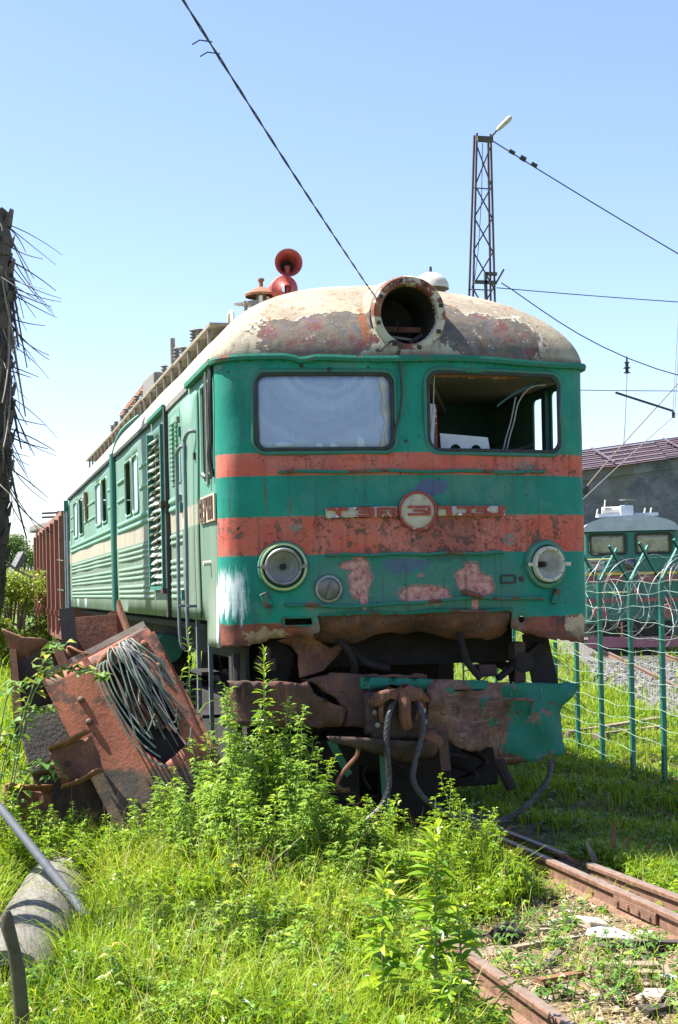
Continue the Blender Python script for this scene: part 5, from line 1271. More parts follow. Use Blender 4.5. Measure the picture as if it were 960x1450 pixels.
for sx in (-1, 1): MB().box((sx * hw, 6.5, 2.45), (.05, 13, 3.0)).build('side_wall', 'bg_green', bl)
rr = []
for y in (-.22, 0, 13):
    rr.append([Vector((hw * 1.03 * math.cos(a), y, 4.0 + .50 * math.sin(a) ** .85)) for a in np.linspace(0, math.pi, 22)])
MB().rings(rr, True, True).build('roof', 'bg_roof', bl, True)
MB().box((-.05, -.235, 4.24), (.36, .012, .22)).build('roof_hatch', 'bg_roof', bl)
MB().box((-.02, .8, 4.68), (.42, .5, .38)).build('lamp_box', 'bg_roof', bl, bevel=.02)
MB().lathe((0, .7, 4.87), (0, 0, 1), [(0, .12), (.12, .05), (.16, .05), (.17, .26), (.19, .26), (.2, 0)], 16).build('horn_cap', 'roof_metal', bl, True)
MB().bar((-.95, .9, 4.56), (1.0, .9, 4.56), .5, .10).build('roof_walk', 'bg_roof', bl)
MB().tube([(-.80, 1.0, 4.72), (-.2, 1.0, 4.72)], .13, 12).build('air_tank', 'dome_white', bl, True)
for x in (-1.0, -.75, .55, .75): MB().tube([(x, .9, 4.5), (x + .06, .9, 4.78 + (.3 if x == -.75 else 0))], .03, 6).build('roof_bracket', 'dome_white', bl)
for x0, x1 in ((-1.45, -.28), (.22, 1.45)):
    MB().bar((x0, -.16, 2.62), (x1, -.16, 2.62), .05, .09).build('yellow_line', 'bg_yellow', bl)
    MB().bar((x0, -.16, 2.44), (x1, -.16, 2.44), .05, .20).build('red_band', 'bg_red', bl)
    MB().bar((x0, -.16, 1.76), (x1, -.16, 1.76), .05, .13).build('red_band', 'bg_red', bl)
for x in (-.05, ):
    hl = MB().lathe((x, -.13, 2.92), (0, -1, 0), [(0, .19), (.1, .19), (.12, .15)], 20).build('headlight', 'rubber', bl, True)
    MB().lathe((x, -.24, 2.92), (0, -1, 0), [(0, .15), (.03, .08), (.04, 0)], 20).build('lens', 'lens', hl, True)
MB().tube([(-1.4, -.22, 3.1), (-.6, -.28, 3.1)], .02, 6).build('nose_handrail', 'lamp_yellow', bl)
MB().tube([(-1.1, -.22, 2.02), (-.1, -.28, 2.02)], .02, 6).build('nose_handrail', 'lamp_yellow', bl)
MB().tube([(.15, -.28, 3.12), (1.4, -.22, 3.10)], .02, 6).build('nose_handrail', 'bg_green', bl)
npb = MB().box((-.02, -.17, 2.06), (.62, .02, .19)).build('number_plate', 'dark_letter', bl)
for k in range(5): MB().box((-.24 + k * .11, -.185, 2.06), (.06, .01, .12)).build('figure', 'plate_pink', npb)
MB().box((-1.12, -.17, 2.92), (.52, .012, .34)).build('notice', 'paper', bl)
MB().box((-1.18, -.182, 2.99), (.22, .008, .06)).build('red_print', 'bg_red', bl); MB().box((-.98, -.182, 2.93), (.12, .008, .05)).build('red_print', 'lamp_green', bl)
for x in (-1.05, 1.05):
    bfz = MB().lathe((x, -.3, 1.38), (0, -1, 0), [(0, .1), (.25, .1), (.26, .24), (.32, .22), (.33, 0)], 20).build('buffer', 'bg_red', bl, True)
MB().box((0, -.18, 1.22), (2.9, .12, .42)).build('headstock', 'bg_green', bl)
MB().box((0, -.1, .78), (2.5, .3, .6)).build('draft_box', 'under', bl)
MB().bar((-1.45, -.35, .42), (1.45, -.35, .40), .06, .34).build('rail_guard', 'bg_pink', bl)
MB().box((-.35, -.3, .8), (.05, .1, .5)).build('hanging_strap', 'rust_cap', bl); MB().box((0, -.3, 1.0), (.35, .4, .3)).build('coupler', 'under', bl)
MB().box((0, 6.5, .8), (2.4, 12.6, .7)).build('running_gear', 'under', bl)
# its track
t2 = link('siding_track', None, loc=(17.35, 31.1, GB)); t2.rotation_euler = bl.rotation_euler; WORLD[t2.name] = Vector((0, 0, 0))
tag(t2, 'rusty railway siding on gravel leading to the parked green locomotive', 'railway track')
for sx in (-1, 1): rail([(sx * .78, -26, .10), (sx * .78, 10, .10)], t2, 'rail')
for k in range(46):
    o = bpy.data.objects.new('sleeper', sl); COL.objects.link(o); o.parent = t2; o.location = (0, -25.6 + k * .6, -.10); o.rotation_euler = (0, 0, random.uniform(-.02, .02))

# ------------------------------------------------------------------ shed behind
M['shed_wall'] = (lambda n: (n.bump(n.noise(9, 8, .7), .6, .03), n.done(n.mix(n.step(n.noise(1., 6, .65, n.scaled((.5, .5, .16))), .45, .65), n.ramp(n.noise(1.6, 9, .72), [(.3, (.055, .058, .072)), (.46, (.11, .113, .125)), (.6, (.17, .17, .178)), (.75, (.26, .255, .25))]), (.13, .12, .10)), .95))[1])(NT('shed_concrete'))
M['shed_roof'] = rusty('shed_roof', (.13, .10, .13), .46, .9, 3., c=((.06, .035, .045), (.10, .06, .075), (.16, .10, .11)))
M['bg_pinkish'] = rusty('roof_purlin', (.30, .20, .20), .42, .9, 5., c=((.12, .06, .07), (.2, .12, .12), (.26, .18, .18)))
sh = thing('shed', 'grey concrete shed with rusty corrugated roof behind the parked locomotive', 'building', (26, 46, -.3))
d = Vector((.967, -.256, 0)); n_ = Vector((.256, .967, 0)); o0 = Vector((20.0, 46.8, -.3))
def shp(a, b, z): return o0 + d * a + n_ * b + Vector((0, 0, z))
def shz(a): return 7.0 + .115 * a
MB().rings([[shp(a, b, z) for a, b, z in ((0, 0, 0), (26, 0, 0), (26, 0, shz(26)), (0, 0, shz(0)))], [shp(a, b, z) for a, b, z in ((0, .4, 0), (26, .4, 0), (26, .4, shz(26)), (0, .4, shz(0)))]]).build('wall', 'shed_wall', sh)
MB().rings([[shp(a, b, z) for a, b, z in ((-.1, -.12, shz(0) - .42), (26, -.12, shz(26) - .42), (26, -.12, shz(26)), (-.1, -.12, shz(0)))], [shp(a, b, z) for a, b, z in ((-.1, .0, shz(0) - .42), (26, 0, shz(26) - .42), (26, 0, shz(26)), (-.1, 0, shz(0)))]]).build('cornice', 'shed_wall', sh)
for z in (3.05, 2.75): MB().bar(shp(0, -.06, z), shp(26, -.06, z), .12, .18).build('string_course', 'shed_wall', sh)
for q in range(20):                      # metal sheets laid side by side
    a0, a1 = -.3 + q * 1.32, -.3 + (q + 1) * 1.32 - .015; dz_ = random.uniform(0, .03)
    bot = [shp(a, -.45, shz(a) + .02 + dz_) for a in (a0, a1)]; top = [shp(a, 2.1, shz(a) + 1.02 + dz_) for a in (a0, a1)]
    MB().rings([bot, top, [p + Vector((0, 0, -.03)) for p in top]], False, False).build('roof_sheet', 'shed_roof', sh)
for q, bb in enumerate((-.3, .25, .8, 1.35, 1.9)): MB().bar(shp(-.3, bb, shz(-.3) + .13 + .392 * (bb + .45)), shp(26, bb, shz(26) + .13 + .392 * (bb + .45)), .16, .05).build('roof_purlin', 'bg_pinkish', sh)
MB().rings([[shp(a, b, z) for a, b, z in ((-.2, 2.1, shz(0)), (26, 2.1, shz(26)), (26, 2.1, shz(26) + 1.0), (-.2, 2.1, shz(0) + 1.0))], [shp(a, b, z) for a, b, z in ((-.2, 2.2, shz(0)), (26, 2.2, shz(26)), (26, 2.2, shz(26) + 1.0), (-.2, 2.2, shz(0) + 1.0))]]).build('ridge_wall', 'shed_wall', sh)
for k in range(8): MB().bar(shp(.8 + k * 3.2, -.4, shz(.8 + k * 3.2) + .2), shp(.2 + k * 3.2, 1.7, shz(.2 + k * 3.2) + 1.1), .08, .05).build('roof_batten', 'shed_roof', sh)

# ------------------------------------------------------------------ lattice mast, lamp and overhead wires
M['mast'] = simple('mast_steel', (.055, .05, .05), (.085, .07, .065), 6, .8)
ma = thing('lattice_mast', 'tall dark steel lattice mast rising behind the locomotive roof', 'mast', (11.4, 28.4, -.2))
my_ = 28.4
def mhw(z): return np.interp(z, [0, 10.8, 15.45], [.62, .34, .215])
def mcx(z): return np.interp(z, [0, 10.8, 15.45], [11.1, 11.36, 11.515])
for sx in (-1, 1):
    for sy in (-1, 1):
        MB().bar((mcx(0) + sx * mhw(0), my_ + sy * mhw(0) * .5, -.3), (mcx(15.45) + sx * mhw(15.45), my_ + sy * mhw(15.45) * .5, 15.45), .055, .055, (0, 1, 0)).build('leg', 'mast', ma)
zs = [.3, 2.6, 4.7, 6.6, 8.3, 9.75, 10.9, 11.95, 12.95, 13.9, 15.1]
for i in range(len(zs) - 1):
    a, b = zs[i], zs[i + 1]
    for e in (-1, 1): MB().bar((mcx(a) - e * mhw(a), my_ - mhw(a) * .5, a), (mcx(b) + e * mhw(b), my_ - mhw(b) * .5, b), .04, .02, (0, 1, 0)).build('brace', 'mast', ma)
    if i % 3 == 0: MB().bar((mcx(a) - mhw(a), my_ + mhw(a) * .5, a), (mcx(a) + mhw(a), my_ + mhw(a) * .5, a), .03, .03).build('brace', 'mast', ma)
MB().bar((mcx(15.25) - .24, my_ - .22, 15.25), (mcx(15.25) + .24, my_ - .22, 15.25), .10, .16).build('top_bar', 'mast', ma)
for z, x0, x1 in ((11.0, -.35, .34), (11.25, .0, .34)): MB().bar((mcx(z) + x0, my_ - .4, z), (mcx(z) + x1, my_ - .4, z), .08, .10).build('cross_arm', 'mast', ma)
MB().bar((mcx(11) , my_ - .4, 10.4), (mcx(11), my_ - .4, 11.3), .08, .08, (0, 1, 0)).build('bracket_post', 'mast', ma)
MB().bar((11.72, my_ - .3, 11.0), (11.98, my_ - .3, 11.42), .05, .05).build('strut', 'mast', ma)
MB().tube([(11.4, my_ - .3, 15.1), (11.33, my_ - .3, 13.5), (11.2, my_ - .3, 12.0), (11.05, my_ - .3, 11.0)], .012, 5).build('mast_cable', 'wire', ma)
lm = thing('flood_lamp', 'small tilted lamp on the top of the lattice mast', 'lamp', (11.80, 28.1, 15.40))
MB().tube([(11.72, 28.15, 15.35), (11.86, 28.1, 15.52)], .03, 8).build('arm', 'mast', lm, True)
MB().lathe((11.85, 28.1, 15.50), (.55, -.05, .52), [(0, .03), (.06, .06), (.25, .075), (.52, .085), (.60, .06), (.62, 0)], 14).build('lamp_head', 'cream', lm, True)
def wire_thing(pts, rad, name, label, mat='wire', sag=0, n=24, cat='overhead wire', loc=None):
    if len(pts) == 2:
        a, b = Vector(pts[0]), Vector(pts[1]); pts = [a.lerp(b, k / n) - Vector((0, 0, sag * 4 * (k / n) * (1 - k / n))) for k in range(n + 1)]
    else: pts = smoothpath(pts, 8)
    return tag(MB().tube(pts, rad, 6).build(name, mat, None, True, loc=loc or tuple(pts[0])), label, cat)
wire_thing([(11.77, 28.25, 15.24), (27.6, 24.5, 4.6 + 1.1)], .018, 'overhead_wire', 'dark stay wire slanting down right from the mast top', sag=.25)
si = thing('strain_insulator', 'pair of dark strain insulators on the stay wire near the mast top', 'insulator', (12.3, 28.1, 14.9))
for t, r_ in ((.035, .06), (.055, .075), (.075, .06)):
    p = Vector((11.77, 28.25, 15.24)).lerp(Vector((27.6, 24.5, 5.7)), t) - Vector((0, 0, .1 * t)); MB().lathe(p, (15.83, -3.75, -9.5), [(-.10, .02), (-.09, r_), (.09, r_), (.10, .02)], 10).build('insulator_body', 'wire', si, True)
wire_thing([(11.7, 28.0, 10.85), (28, 24.2, 9.7)], .014, 'overhead_wire', 'nearly level wire running right from the mast bracket', sag=.15)
wire_thing([(11.85, 28.0, 11.0), (16.3, 27.0, 8.4), (26, 24.6, 6.0)], .016, 'overhead_wire', 'lower stay wire sloping right from the mast bracket')
wire_thing([(10.9, 28.0, 7.9), (15.9, 27.0, 7.75), (26, 24.6, 7.55)], .012, 'overhead_wire', 'level contact wire above the parked locomotive')
ins = thing('pin_insulator', 'small dark insulator hanging on the lower stay wire', 'insulator', (15.43, 27.2, 8.2))
MB().lathe((15.43, 27.2, 8.28), (0, 0, 1), [(0, .03), (.02, .11), (.06, .05), (.14, .05), (.16, .12), (.20, .05), (.30, .05), (.32, .09), (.36, .03), (.5, .02), (.52, 0)], 14).build('insulator_body', 'wire', ins, True)
MB().tube([(15.43, 27.2, 8.28), (15.35, 27.2, 7.0), (15.22, 27.2, 5.6)], .012, 5).build('drop_wire', 'wire_grey', ins)
wire_thing([(15.0, 27.1, 7.70), (16.75, 26.9, 7.15)], .035, 'registration_arm', 'short dark registration arm under the contact wire at right', cat='arm')
wire_thing([(16.75, 26.9, 7.12), (16.75, 26.9, 6.95)], .05, 'steady_clamp', 'small dark clamp at the end of the registration arm', cat='clamp')
wire_thing([(17.3, 26.7, 7.35), (16.7, 26.9, 6.95), (15.05, 29.0, 4.95), (14.3, 30, 3.9)], .013, 'overhead_wire', 'pale pull cord slanting down left beside the registration arm', 'wire_grey')
for k in range(2): wire_thing([(17.0 + k * .08, 26.9, 10.2), (16.72 + k * .06, 26.9, 7.0)], .010, 'dropper_wire', ('thin inner' if k else 'thin outer') + ' dropper wire hanging above the registration arm', 'wire_grey', cat='wire')
wire_thing([(15.2, 30.6, 4.35), (15.55, 30.7, 5.05), (17.6, 32.0, 6.7), (24, 36, 11.5)], .02, 'pantograph_cord', 'tan pole slanting up right above the parked locomotive roof', 'wire_tan')
kb = MB().lathe((15.52, 30.6, 5.1), (-.2, -1, 0), [(-.12, .02), (-.1, .15), (.08, .16), (.12, .08), (.13, 0)], 16).build('signal_knob', 'wire', None, True, loc=(15.52, 30.6, 5.1)); tag(kb, 'round dark knob on the tan pole above the parked locomotive', 'knob')
# cable that comes over our heads down to the cab roof
cbl = []
for ph in (0, math.pi):
    pts = []
    for k in range(60):
        t = k / 59; p = Vector((-3.25, -6.3, 4.87)).lerp(Vector((-.13, .70, 4.74)), t) + Vector((0, 0, -.03 * math.sin(t * math.pi)))
        pts.append(p + Vector((math.cos(t * 60 + ph), 0, math.sin(t * 60 + ph))) * .0045)
    cbl.append(pts)
cb = thing('overhead_cable', 'twisted black cable running from upper left down to the cab roof', 'cable', (-.13, .70, 4.74))
for p in cbl: MB().tube(p, .0042, 6).build('strand', 'wire', cb, True)
for t in (.62, .64): 
    p = Vector((-3.25, -6.3, 4.87)).lerp(Vector((-.13, .70, 4.74)), t - .32); MB().tube([p, p + Vector((-.06, .02, .012)), p + Vector((-.10, .0, -.02))], .0035, 5).build('loose_end', 'wire', cb)
# leaning concrete beam in the far left bushes
tag(MB().bar((-3.9, 28.0, -.2), (-1.95, 30.2, 3.3), .2, .2).build('leaning_beam', 'shed_wall', None, loc=(-3.9, 28.0, -.2)), 'grey beam slanting out of the bushes left of the goods wagon', 'beam')
# ------------------------------------------------------------------ vegetation
FW2 = np.array([fwd.x, fwd.y]); RG2 = np.array([rgt.x, rgt.y]); C2 = np.array([CAM.x, CAM.y])
def depth_lat(x, y):
    dx, dy = x - C2[0], y - C2[1]
    return dx * FW2[0] + dy * FW2[1], dx * RG2[0] + dy * RG2[1]
def sm(v, lo, hi): 
    t = np.clip((v - lo) / (hi - lo), 0, 1); return t * t * (3 - 2 * t)
def patch(x, y, s, seed): 
    return .5 + .25 * (np.sin(x * s + seed) * np.cos(y * s * 1.1 + seed * 2) + np.sin(x * s * 2.3 + y * s * 1.7 + seed * 3)) 
def cover(x, y):
    """how thickly grown a spot is, 0..1"""
    c = np.ones_like(x)
    c = np.where((x > -.72) & (x < 1.25) & (y < 3), .35 + .65 * sm(y, -2.5, -1.6), c)
    litter = (x > -.66 + .25 * np.sin(y * 2.1)) & (x < 1.0) & (y < -1.9 + .25 * np.sin(x * 5))
    c = np.where(litter, .07 * (patch(x, y, 2.7, 4.) > .55) + .008, c)
    c = np.where((np.abs(x) < 1.5) & (y > -.1), .12, c)
    c = np.where(((np.abs(x - .79) < .16) & (y < -.3)) | (np.abs(x + .76) < .15) & (y < -2.6), 0., c)
    c = np.where((x > .50) & (x < .80) & (y < -.6), .04, c)
    c = np.where((x > .30) & (x <= .50) & (y < -.8), c * .4, c)
    c = np.where((x > .95) & (x < 1.3) & (y < -.5), c * .15, c)
    c = np.where((np.abs(x - 1.15) < .10) & (y < -.7), .05, c)
    c = np.where((np.abs(x - 1.0) < .12) & (y < 1.0), c * .3, c)
    lx = (x - pA.x) - (y - pA.y) * (dpipe.x / dpipe.y)                # the pipe lies here
    c = np.where((np.abs(lx) < .30) & (y > -3.6) & (y < -.6), .0, c)
    c = np.where((np.abs(x - 5.35 - .366 * y) < 1.6) & (y > 10), .12, c)
    return c
def height(x, y):
    h = .17 + .12 * patch(x, y, 1.1, 1.) + .10 * patch(x, y, 2.9, 7.)
    h = h + .20 * sm(-x, .7, 1.6) * sm(y, -4.6, -1.6)
    h = np.where(x > 1.2, .08 + .13 * patch(x, y, 1.3, 2.), h)
    h = np.where((x > -.72) & (x < 1.25), np.minimum(h, .24 + .14 * sm(y, -2.4, -1.3)), h)
    h = np.where((x > .15) & (x < 1.25), h * (1 - .62 * sm(x, .15, .55)), h)
    h = np.where((np.abs(x + .8) < .45) & (y < -2.5), h * .5, h)
    h = np.where((x < -2.5) & (y > 6), h * 1.6, h)
    return h
def place(n, d0, d1, power=1.):
    """points on the ground in a wedge a little wider than the view, thinned by cover()"""
    P = []
    tot = 0
    while tot < n:
        d = d0 + (d1 - d0) * rng.random(n * 2) ** power
        keep = rng.random(n * 2) < (d / d1) if power == 1 else np.ones(n * 2, bool)
        d = d[keep]; lat = (rng.random(len(d)) * 2 - 1) * (.25 * d + 1.1)
        x = C2[0] + FW2[0] * d + RG2[0] * lat; y = C2[1] + FW2[1] * d + RG2[1] * lat
        k = rng.random(len(x)) < cover(x, y)
        x, y = x[k], y[k]; P.append(np.stack([x, y], 1)); tot += len(x)
    return np.concatenate(P)[:n]
def blades(P, h, wd, lean, tint, name, mat='grass', z0=None):
    n = len(P); a = rng.random(n) * 2 * np.pi; la = a + rng.normal(0, .7, n)
    t = np.stack([-np.sin(a), np.cos(a), np.zeros(n)], 1); l = np.stack([np.cos(la), np.sin(la), np.zeros(n)], 1)
    B = np.stack([P[:, 0], P[:, 1], gz(P[:, 0], P[:, 1]) - .01 if z0 is None else z0], 1); up = np.array([0, 0, 1.])
    V = np.zeros((n, 7, 3)); H = h[:, None]; Wd = wd[:, None]; L = (lean * h)[:, None]
    for j, (f, wf, lf, hf) in enumerate(((0, 1, 0, 0), (.45, .9, .18, .45), (.8, .62, .55, .78))):
        c = B + l * L * lf + up * H * hf
        V[:, j * 2] = c - t * Wd * wf / 2; V[:, j * 2 + 1] = c + t * Wd * wf / 2
    V[:, 6] = B + l * L + up * H * (1 - .28 * np.clip(lean, 0, 1.5))[:, None]
    i = np.arange(n)[:, None] * 7
    Q = np.concatenate([i + np.array([0, 1, 3, 2]), i + np.array([2, 3, 5, 4])]); T = i + np.array([4, 5, 6])
    o = raw(name, V.reshape(-1, 3), [Q, T], mat, tint=np.repeat(np.clip(tint, 0, 1), 7)); o['kind'] = 'stuff'
    return o
def leaves(base, dirs, length, width, tint, name, mat, parent=None, droop=.25, fold=.25, loc=None, kind=None):
    """folded pointed leaves; base (n,3), dirs (n,3)"""
    n = len(base); D = dirs / np.linalg.norm(dirs, axis=1, keepdims=True)
    up = np.tile(np.array([0, 0, 1.]), (n, 1)) + rng.normal(0, .25, (n, 3))
    S = np.cross(D, up); S /= np.linalg.norm(S, axis=1, keepdims=True) + 1e-9; N = np.cross(S, D)
    L = length[:, None]; Wd = width[:, None]
    V = np.zeros((n, 6, 3)); dz = np.array([0, 0, 1.]) * droop
    m1 = base + D * L * .42; m2 = base + D * L * .75 - dz * L * .5
    V[:, 0] = base; V[:, 1] = m1 - S * Wd * .5 + N * Wd * fold; V[:, 2] = m1; V[:, 3] = m1 + S * Wd * .5 + N * Wd * fold
    V[:, 4] = m2 ; V[:, 5] = base + D * L - dz * L
    i = np.arange(n)[:, None] * 6
    T = np.concatenate([i + np.array([0, 2, 1]), i + np.array([0, 3, 2])]); Q = np.concatenate([i + np.array([1, 2, 4, 5]), i + np.array([2, 3, 5, 4])])
    off = np.array(wloc(parent) if parent else (loc if loc is not None else (0, 0, 0)))
    o = raw(name, V.reshape(-1, 3) - off, [T, Q], mat, parent, np.repeat(np.clip(tint, 0, 1), 6), None if parent else (loc if loc is not None else None))
    if kind: o['kind'] = kind
    return o

def tint_at(P, base=.52, var=.22): return base + .22 * (patch(P[:, 0], P[:, 1], 1.7, 3.) - .5) * 2 + rng.normal(0, var, len(P))
# grass, near to far
P = place(82000, 5.2, 12.5); h = height(P[:, 0], P[:, 1]) * rng.uniform(.55, 1.35, len(P))
ti = tint_at(P); dry = rng.random(len(P)) < .03; ti = np.where(dry, .98, np.clip(ti, 0, .84))
g = blades(P, h, rng.uniform(.003, .0085, len(P)), rng.gamma(2.2, .28, len(P)), ti, 'near_grass')
tag(g, 'bright yellow green grass filling the foreground around the weeds and pipe', 'grass')
P = place(70000, 12, 30); h = height(P[:, 0], P[:, 1]) * rng.uniform(.6, 1.4, len(P))
g = blades(P, h, rng.uniform(.008, .018, len(P)), rng.gamma(2.2, .25, len(P)), np.clip(tint_at(P, .5), 0, .9), 'meadow_grass'); tag(g, 'lit grass in the middle distance beside the fence and palm', 'grass')
P = place(34000, 28, 90); h = height(P[:, 0], P[:, 1]) * rng.uniform(1, 1.8, len(P))
g = blades(P, h, rng.uniform(.02, .05, len(P)), rng.gamma(2.2, .2, len(P)), np.clip(tint_at(P, .55), 0, .9), 'far_grass'); tag(g, 'far pale meadow behind the palm and the goods wagon', 'grass')
# low broad-leaved ground cover
def sprigs(n, d0, d1, name, label, lf=(.03, .07), per=10, mat='leaf', tall=.75):
    P = place(n, d0, d1); n = len(P); hh = height(P[:, 0], P[:, 1]) * rng.uniform(.4, 1.1, n) * tall
    g0 = gz(P[:, 0], P[:, 1]); T = rng.random((n, per)); a = rng.random((n, per)) * 2 * np.pi
    sway = rng.normal(0, .22, (n, 2))
    B = np.zeros((n, per, 3)); B[:, :, 0] = P[:, :1] + sway[:, :1] * hh[:, None] * T; B[:, :, 1] = P[:, 1:] + sway[:, 1:] * hh[:, None] * T; B[:, :, 2] = g0[:, None] + hh[:, None] * (.25 + .85 * T)
    D = np.stack([np.cos(a), np.sin(a), rng.uniform(-.2, .4, a.shape)], 2)
    L = rng.uniform(lf[0], lf[1], (n, per)); ti = np.clip(tint_at(P, .5, .2), 0, 1)[:, None] + rng.normal(0, .14, (n, per))
    o = leaves(B.reshape(-1, 3), D.reshape(-1, 3), L.ravel(), (L * rng.uniform(.3, .6, L.shape)).ravel(), ti.ravel(), name, mat, kind='stuff')
    tag(o, label, 'ground cover'); return o
sprigs(17000, 5.2, 12.5, 'ground_cover', 'small leafy weeds mixed through the foreground grass')
sprigs(2000, 5.2, 12, 'broad_ground_cover', 'broader leafed seedlings scattered through the foreground grass', (.04, .085), 6, 'leaf_bramble', .8)
sprigs(3500, 12, 24, 'distant_ground_cover', 'leafy weeds in the shade and sun beside the fence', (.05, .11), 8)
# seeding grass stalks and straw
P = place(1500, 5.4, 12.5); hh = height(P[:, 0], P[:, 1]) * rng.uniform(1.2, 1.9, len(P))
g = blades(P, hh, np.full(len(P), .0035), rng.gamma(2, .2, len(P)), rng.random(len(P)), 'seeding_stalks', 'straw'); tag(g, 'thin pale seeding stalks standing above the foreground grass', 'grass')
n = 9000; lx_ = rng.uniform(-.75, 1.9, n); ly_ = rng.uniform(-5.6, -1.2, n); P = np.stack([lx_, ly_], 1)
g = blades(P, np.full(n, .012), rng.uniform(.004, .009, n), rng.uniform(3, 12, n), rng.random(n), 'dry_litter', 'straw', gz(lx_, ly_) + rng.uniform(.01, .03, n)); tag(g, 'dry straw litter strewn between the rails', 'litter')
# wood chips, bark and gravel crumbs between the rails
def crumbs(n, xr, yr, s0, s1, name, label, mat, zoff=0., fn=None):
    x = rng.uniform(*xr, n); y = rng.uniform(*yr, n)
    if fn is not None: k = fn(x, y); x, y = x[k], y[k]
    n = len(x); s = rng.uniform(s0, s1, (n, 1, 1)) * rng.uniform(.35, 1.4, (n, 1, 3))
    cube = np.array([[-1, -1, -1], [1, -1, -1], [1, 1, -1], [-1, 1, -1], [-.7, -.7, 1], [.8, -.6, 1], [.6, .8, 1], [-.8, .6, 1]]) * .5
    V = (cube[None] + rng.normal(0, .10, (n, 8, 3))) * s; a = rng.random(n) * 6.28; c_, s_ = np.cos(a)[:, None], np.sin(a)[:, None]
    X = V[:, :, 0] * c_ - V[:, :, 1] * s_; Y = V[:, :, 0] * s_ + V[:, :, 1] * c_
    V = np.stack([X + x[:, None], Y + y[:, None], V[:, :, 2] * .6 + (gz(x, y) + zoff)[:, None]], 2)
    i = np.arange(n)[:, None] * 8
    F = np.concatenate([i + np.array(q) for q in ((0, 3, 2, 1), (4, 5, 6, 7), (0, 1, 5, 4), (1, 2, 6, 5), (2, 3, 7, 6), (3, 0, 4, 7))])
    o = raw(name, V.reshape(-1, 3), [F], mat, tint=np.repeat(rng.random(n), 8)); o['kind'] = 'stuff'; tag(o, label, 'rubble')
M['crumb'] = foliage('litter_crumbs', [(.07, .05, .035), (.16, .12, .08), (.26, .21, .15), (.40, .36, .30)], 0., .9, .2)
M['ballast'] = foliage('ballast_stone', [(.08, .078, .075), (.15, .145, .14), (.24, .23, .22)], 0., .9, .2)
crumbs(4200, (-.72, 1.5), (-5.6, -1.4), .012, .06, 'rubble_crumbs', 'brown crumbs of bark and rubble between the rails', 'crumb')
crumbs(9000, (4, 18), (6, 28), .05, .12, 'ballast', 'grey ballast stones along the siding to the parked locomotive', 'ballast', .0, lambda x, y: (np.abs(x - (5.35 + .366 * y)) < 1.7 + .4 * np.sin(y * 3)) & (y > 9 + 3 * np.sin(x * 2)))

# individual tall weeds
def stem_path(x, y, hgt, lean, bend=.1):
    a = random.uniform(0, 6.28); z0 = float(gz(x, y)) - .02
    return [Vector((x + math.cos(a) * lean * t ** 1.6, y + math.sin(a) * lean * t ** 1.6, z0 + hgt * t)) for t in np.linspace(0, 1, 9)]
LEAF_ME = {}
def leaf_mesh(kind, L, Wd, droop):
    key = (kind, L, Wd)
    if key in LEAF_ME: return LEAF_ME[key]
    V = []; F = []; n = 6
    for k in range(n + 1):
        t = k / n; wv = Wd * .5 * (math.sin(math.pi * min(1, t * .93 + .05)) ** .8 if k < n else 0.) ; z = .12 * L * t - droop * L * t * t
        V += [(L * t, -wv, z + wv * .35), (L * t, 0, z), (L * t, wv, z + wv * .35)]
    for k in range(n):
        i = k * 3; F += [(i, i + 1, i + 4, i + 3), (i + 1, i + 2, i + 5, i + 4)]
    out = []
    for v_ in range(4):
        me = bpy.data.meshes.new('leaf'); me.from_pydata(V, [], F); me.update()
        a = me.attributes.new('tint', 'FLOAT', 'POINT'); a.data.foreach_set('value', [min(1, max(0, .25 + .22 * v_))] * len(V)); me.materials.append(M['leaf'])
        me.polygons.foreach_set('use_smooth', [True] * len(F)); out.append(me)
    LEAF_ME[key] = out; return out
def tall_weed(x, y, hgt, label, nleaf=70, L=.11, lean=.06, group=None):
    """the big near weeds: every leaf is a part of its own"""
    z0 = float(gz(x, y)); path = stem_path(x, y, hgt, lean)
    t_ = thing('tall_weed', label, 'weed', (x, y, z0), group)
    MB().tube(path, [.009 * (1 - .6 * k / 8) for k in range(9)], 6).build('stem', 'stem', t_, True)
    for k in range(nleaf):
        f = .12 + .88 * (k / nleaf) ** .85; p = path[0].lerp(path[-1], 0) if False else None
        q = f * 8; i = min(7, int(q)); p = path[i].lerp(path[i + 1], q - i)
        a = k * 2.399 + random.uniform(-.5, .5)
        if random.random() < .10 + .25 * (f < .35): continue
        top = max(0, (f - .80) / .20); el = R(18 + 50 * top + random.uniform(-12, 12))
        sc = (1.0 - .55 * top) * (.75 + .25 * min(1, f * 3)) * random.uniform(.6, 1.25)
        me = random.choice(leaf_mesh('lance', L, L * .25, .34)) if top < .3 else leaf_mesh('lance', L, L * .25, .34)[random.choice((2, 3, 3))]
        o = bpy.data.objects.new('leaf', me); COL.objects.link(o); o.parent = t_
        o.location = p - Vector((x, y, z0)); o.rotation_euler = (random.uniform(-.6, .6), -el + random.choice((0, 0, 0, .6)), a); o.scale = (sc,) * 3
    return t_
tall_weed(-1.66, -4.58, .86, 'tall lance leafed weed at bottom centre, shorter left one of the front pair', 115, .145, .03)
tall_weed(-1.36, -4.50, 1.10, 'tallest lance leafed weed at bottom centre, right one of the front pair', 150, .15, .04)
tall_weed(-1.19, -4.45, .72, 'lance leafed weed tucked against the right of the tallest front weed', 90, .13, .05)
tall_weed(-1.18, -4.02, .55, 'short bushy lance leafed weed beside the buried left rail', 80, .12, .06)
tall_weed(-1.48, -4.95, .55, 'lance leafed weed cut by the bottom edge below the front pair', 70, .13, .06)
tall_weed(-1.55, -1.35, 1.60, 'tall weed spire rising in front of the crushed bumper', 130, .115, .02)
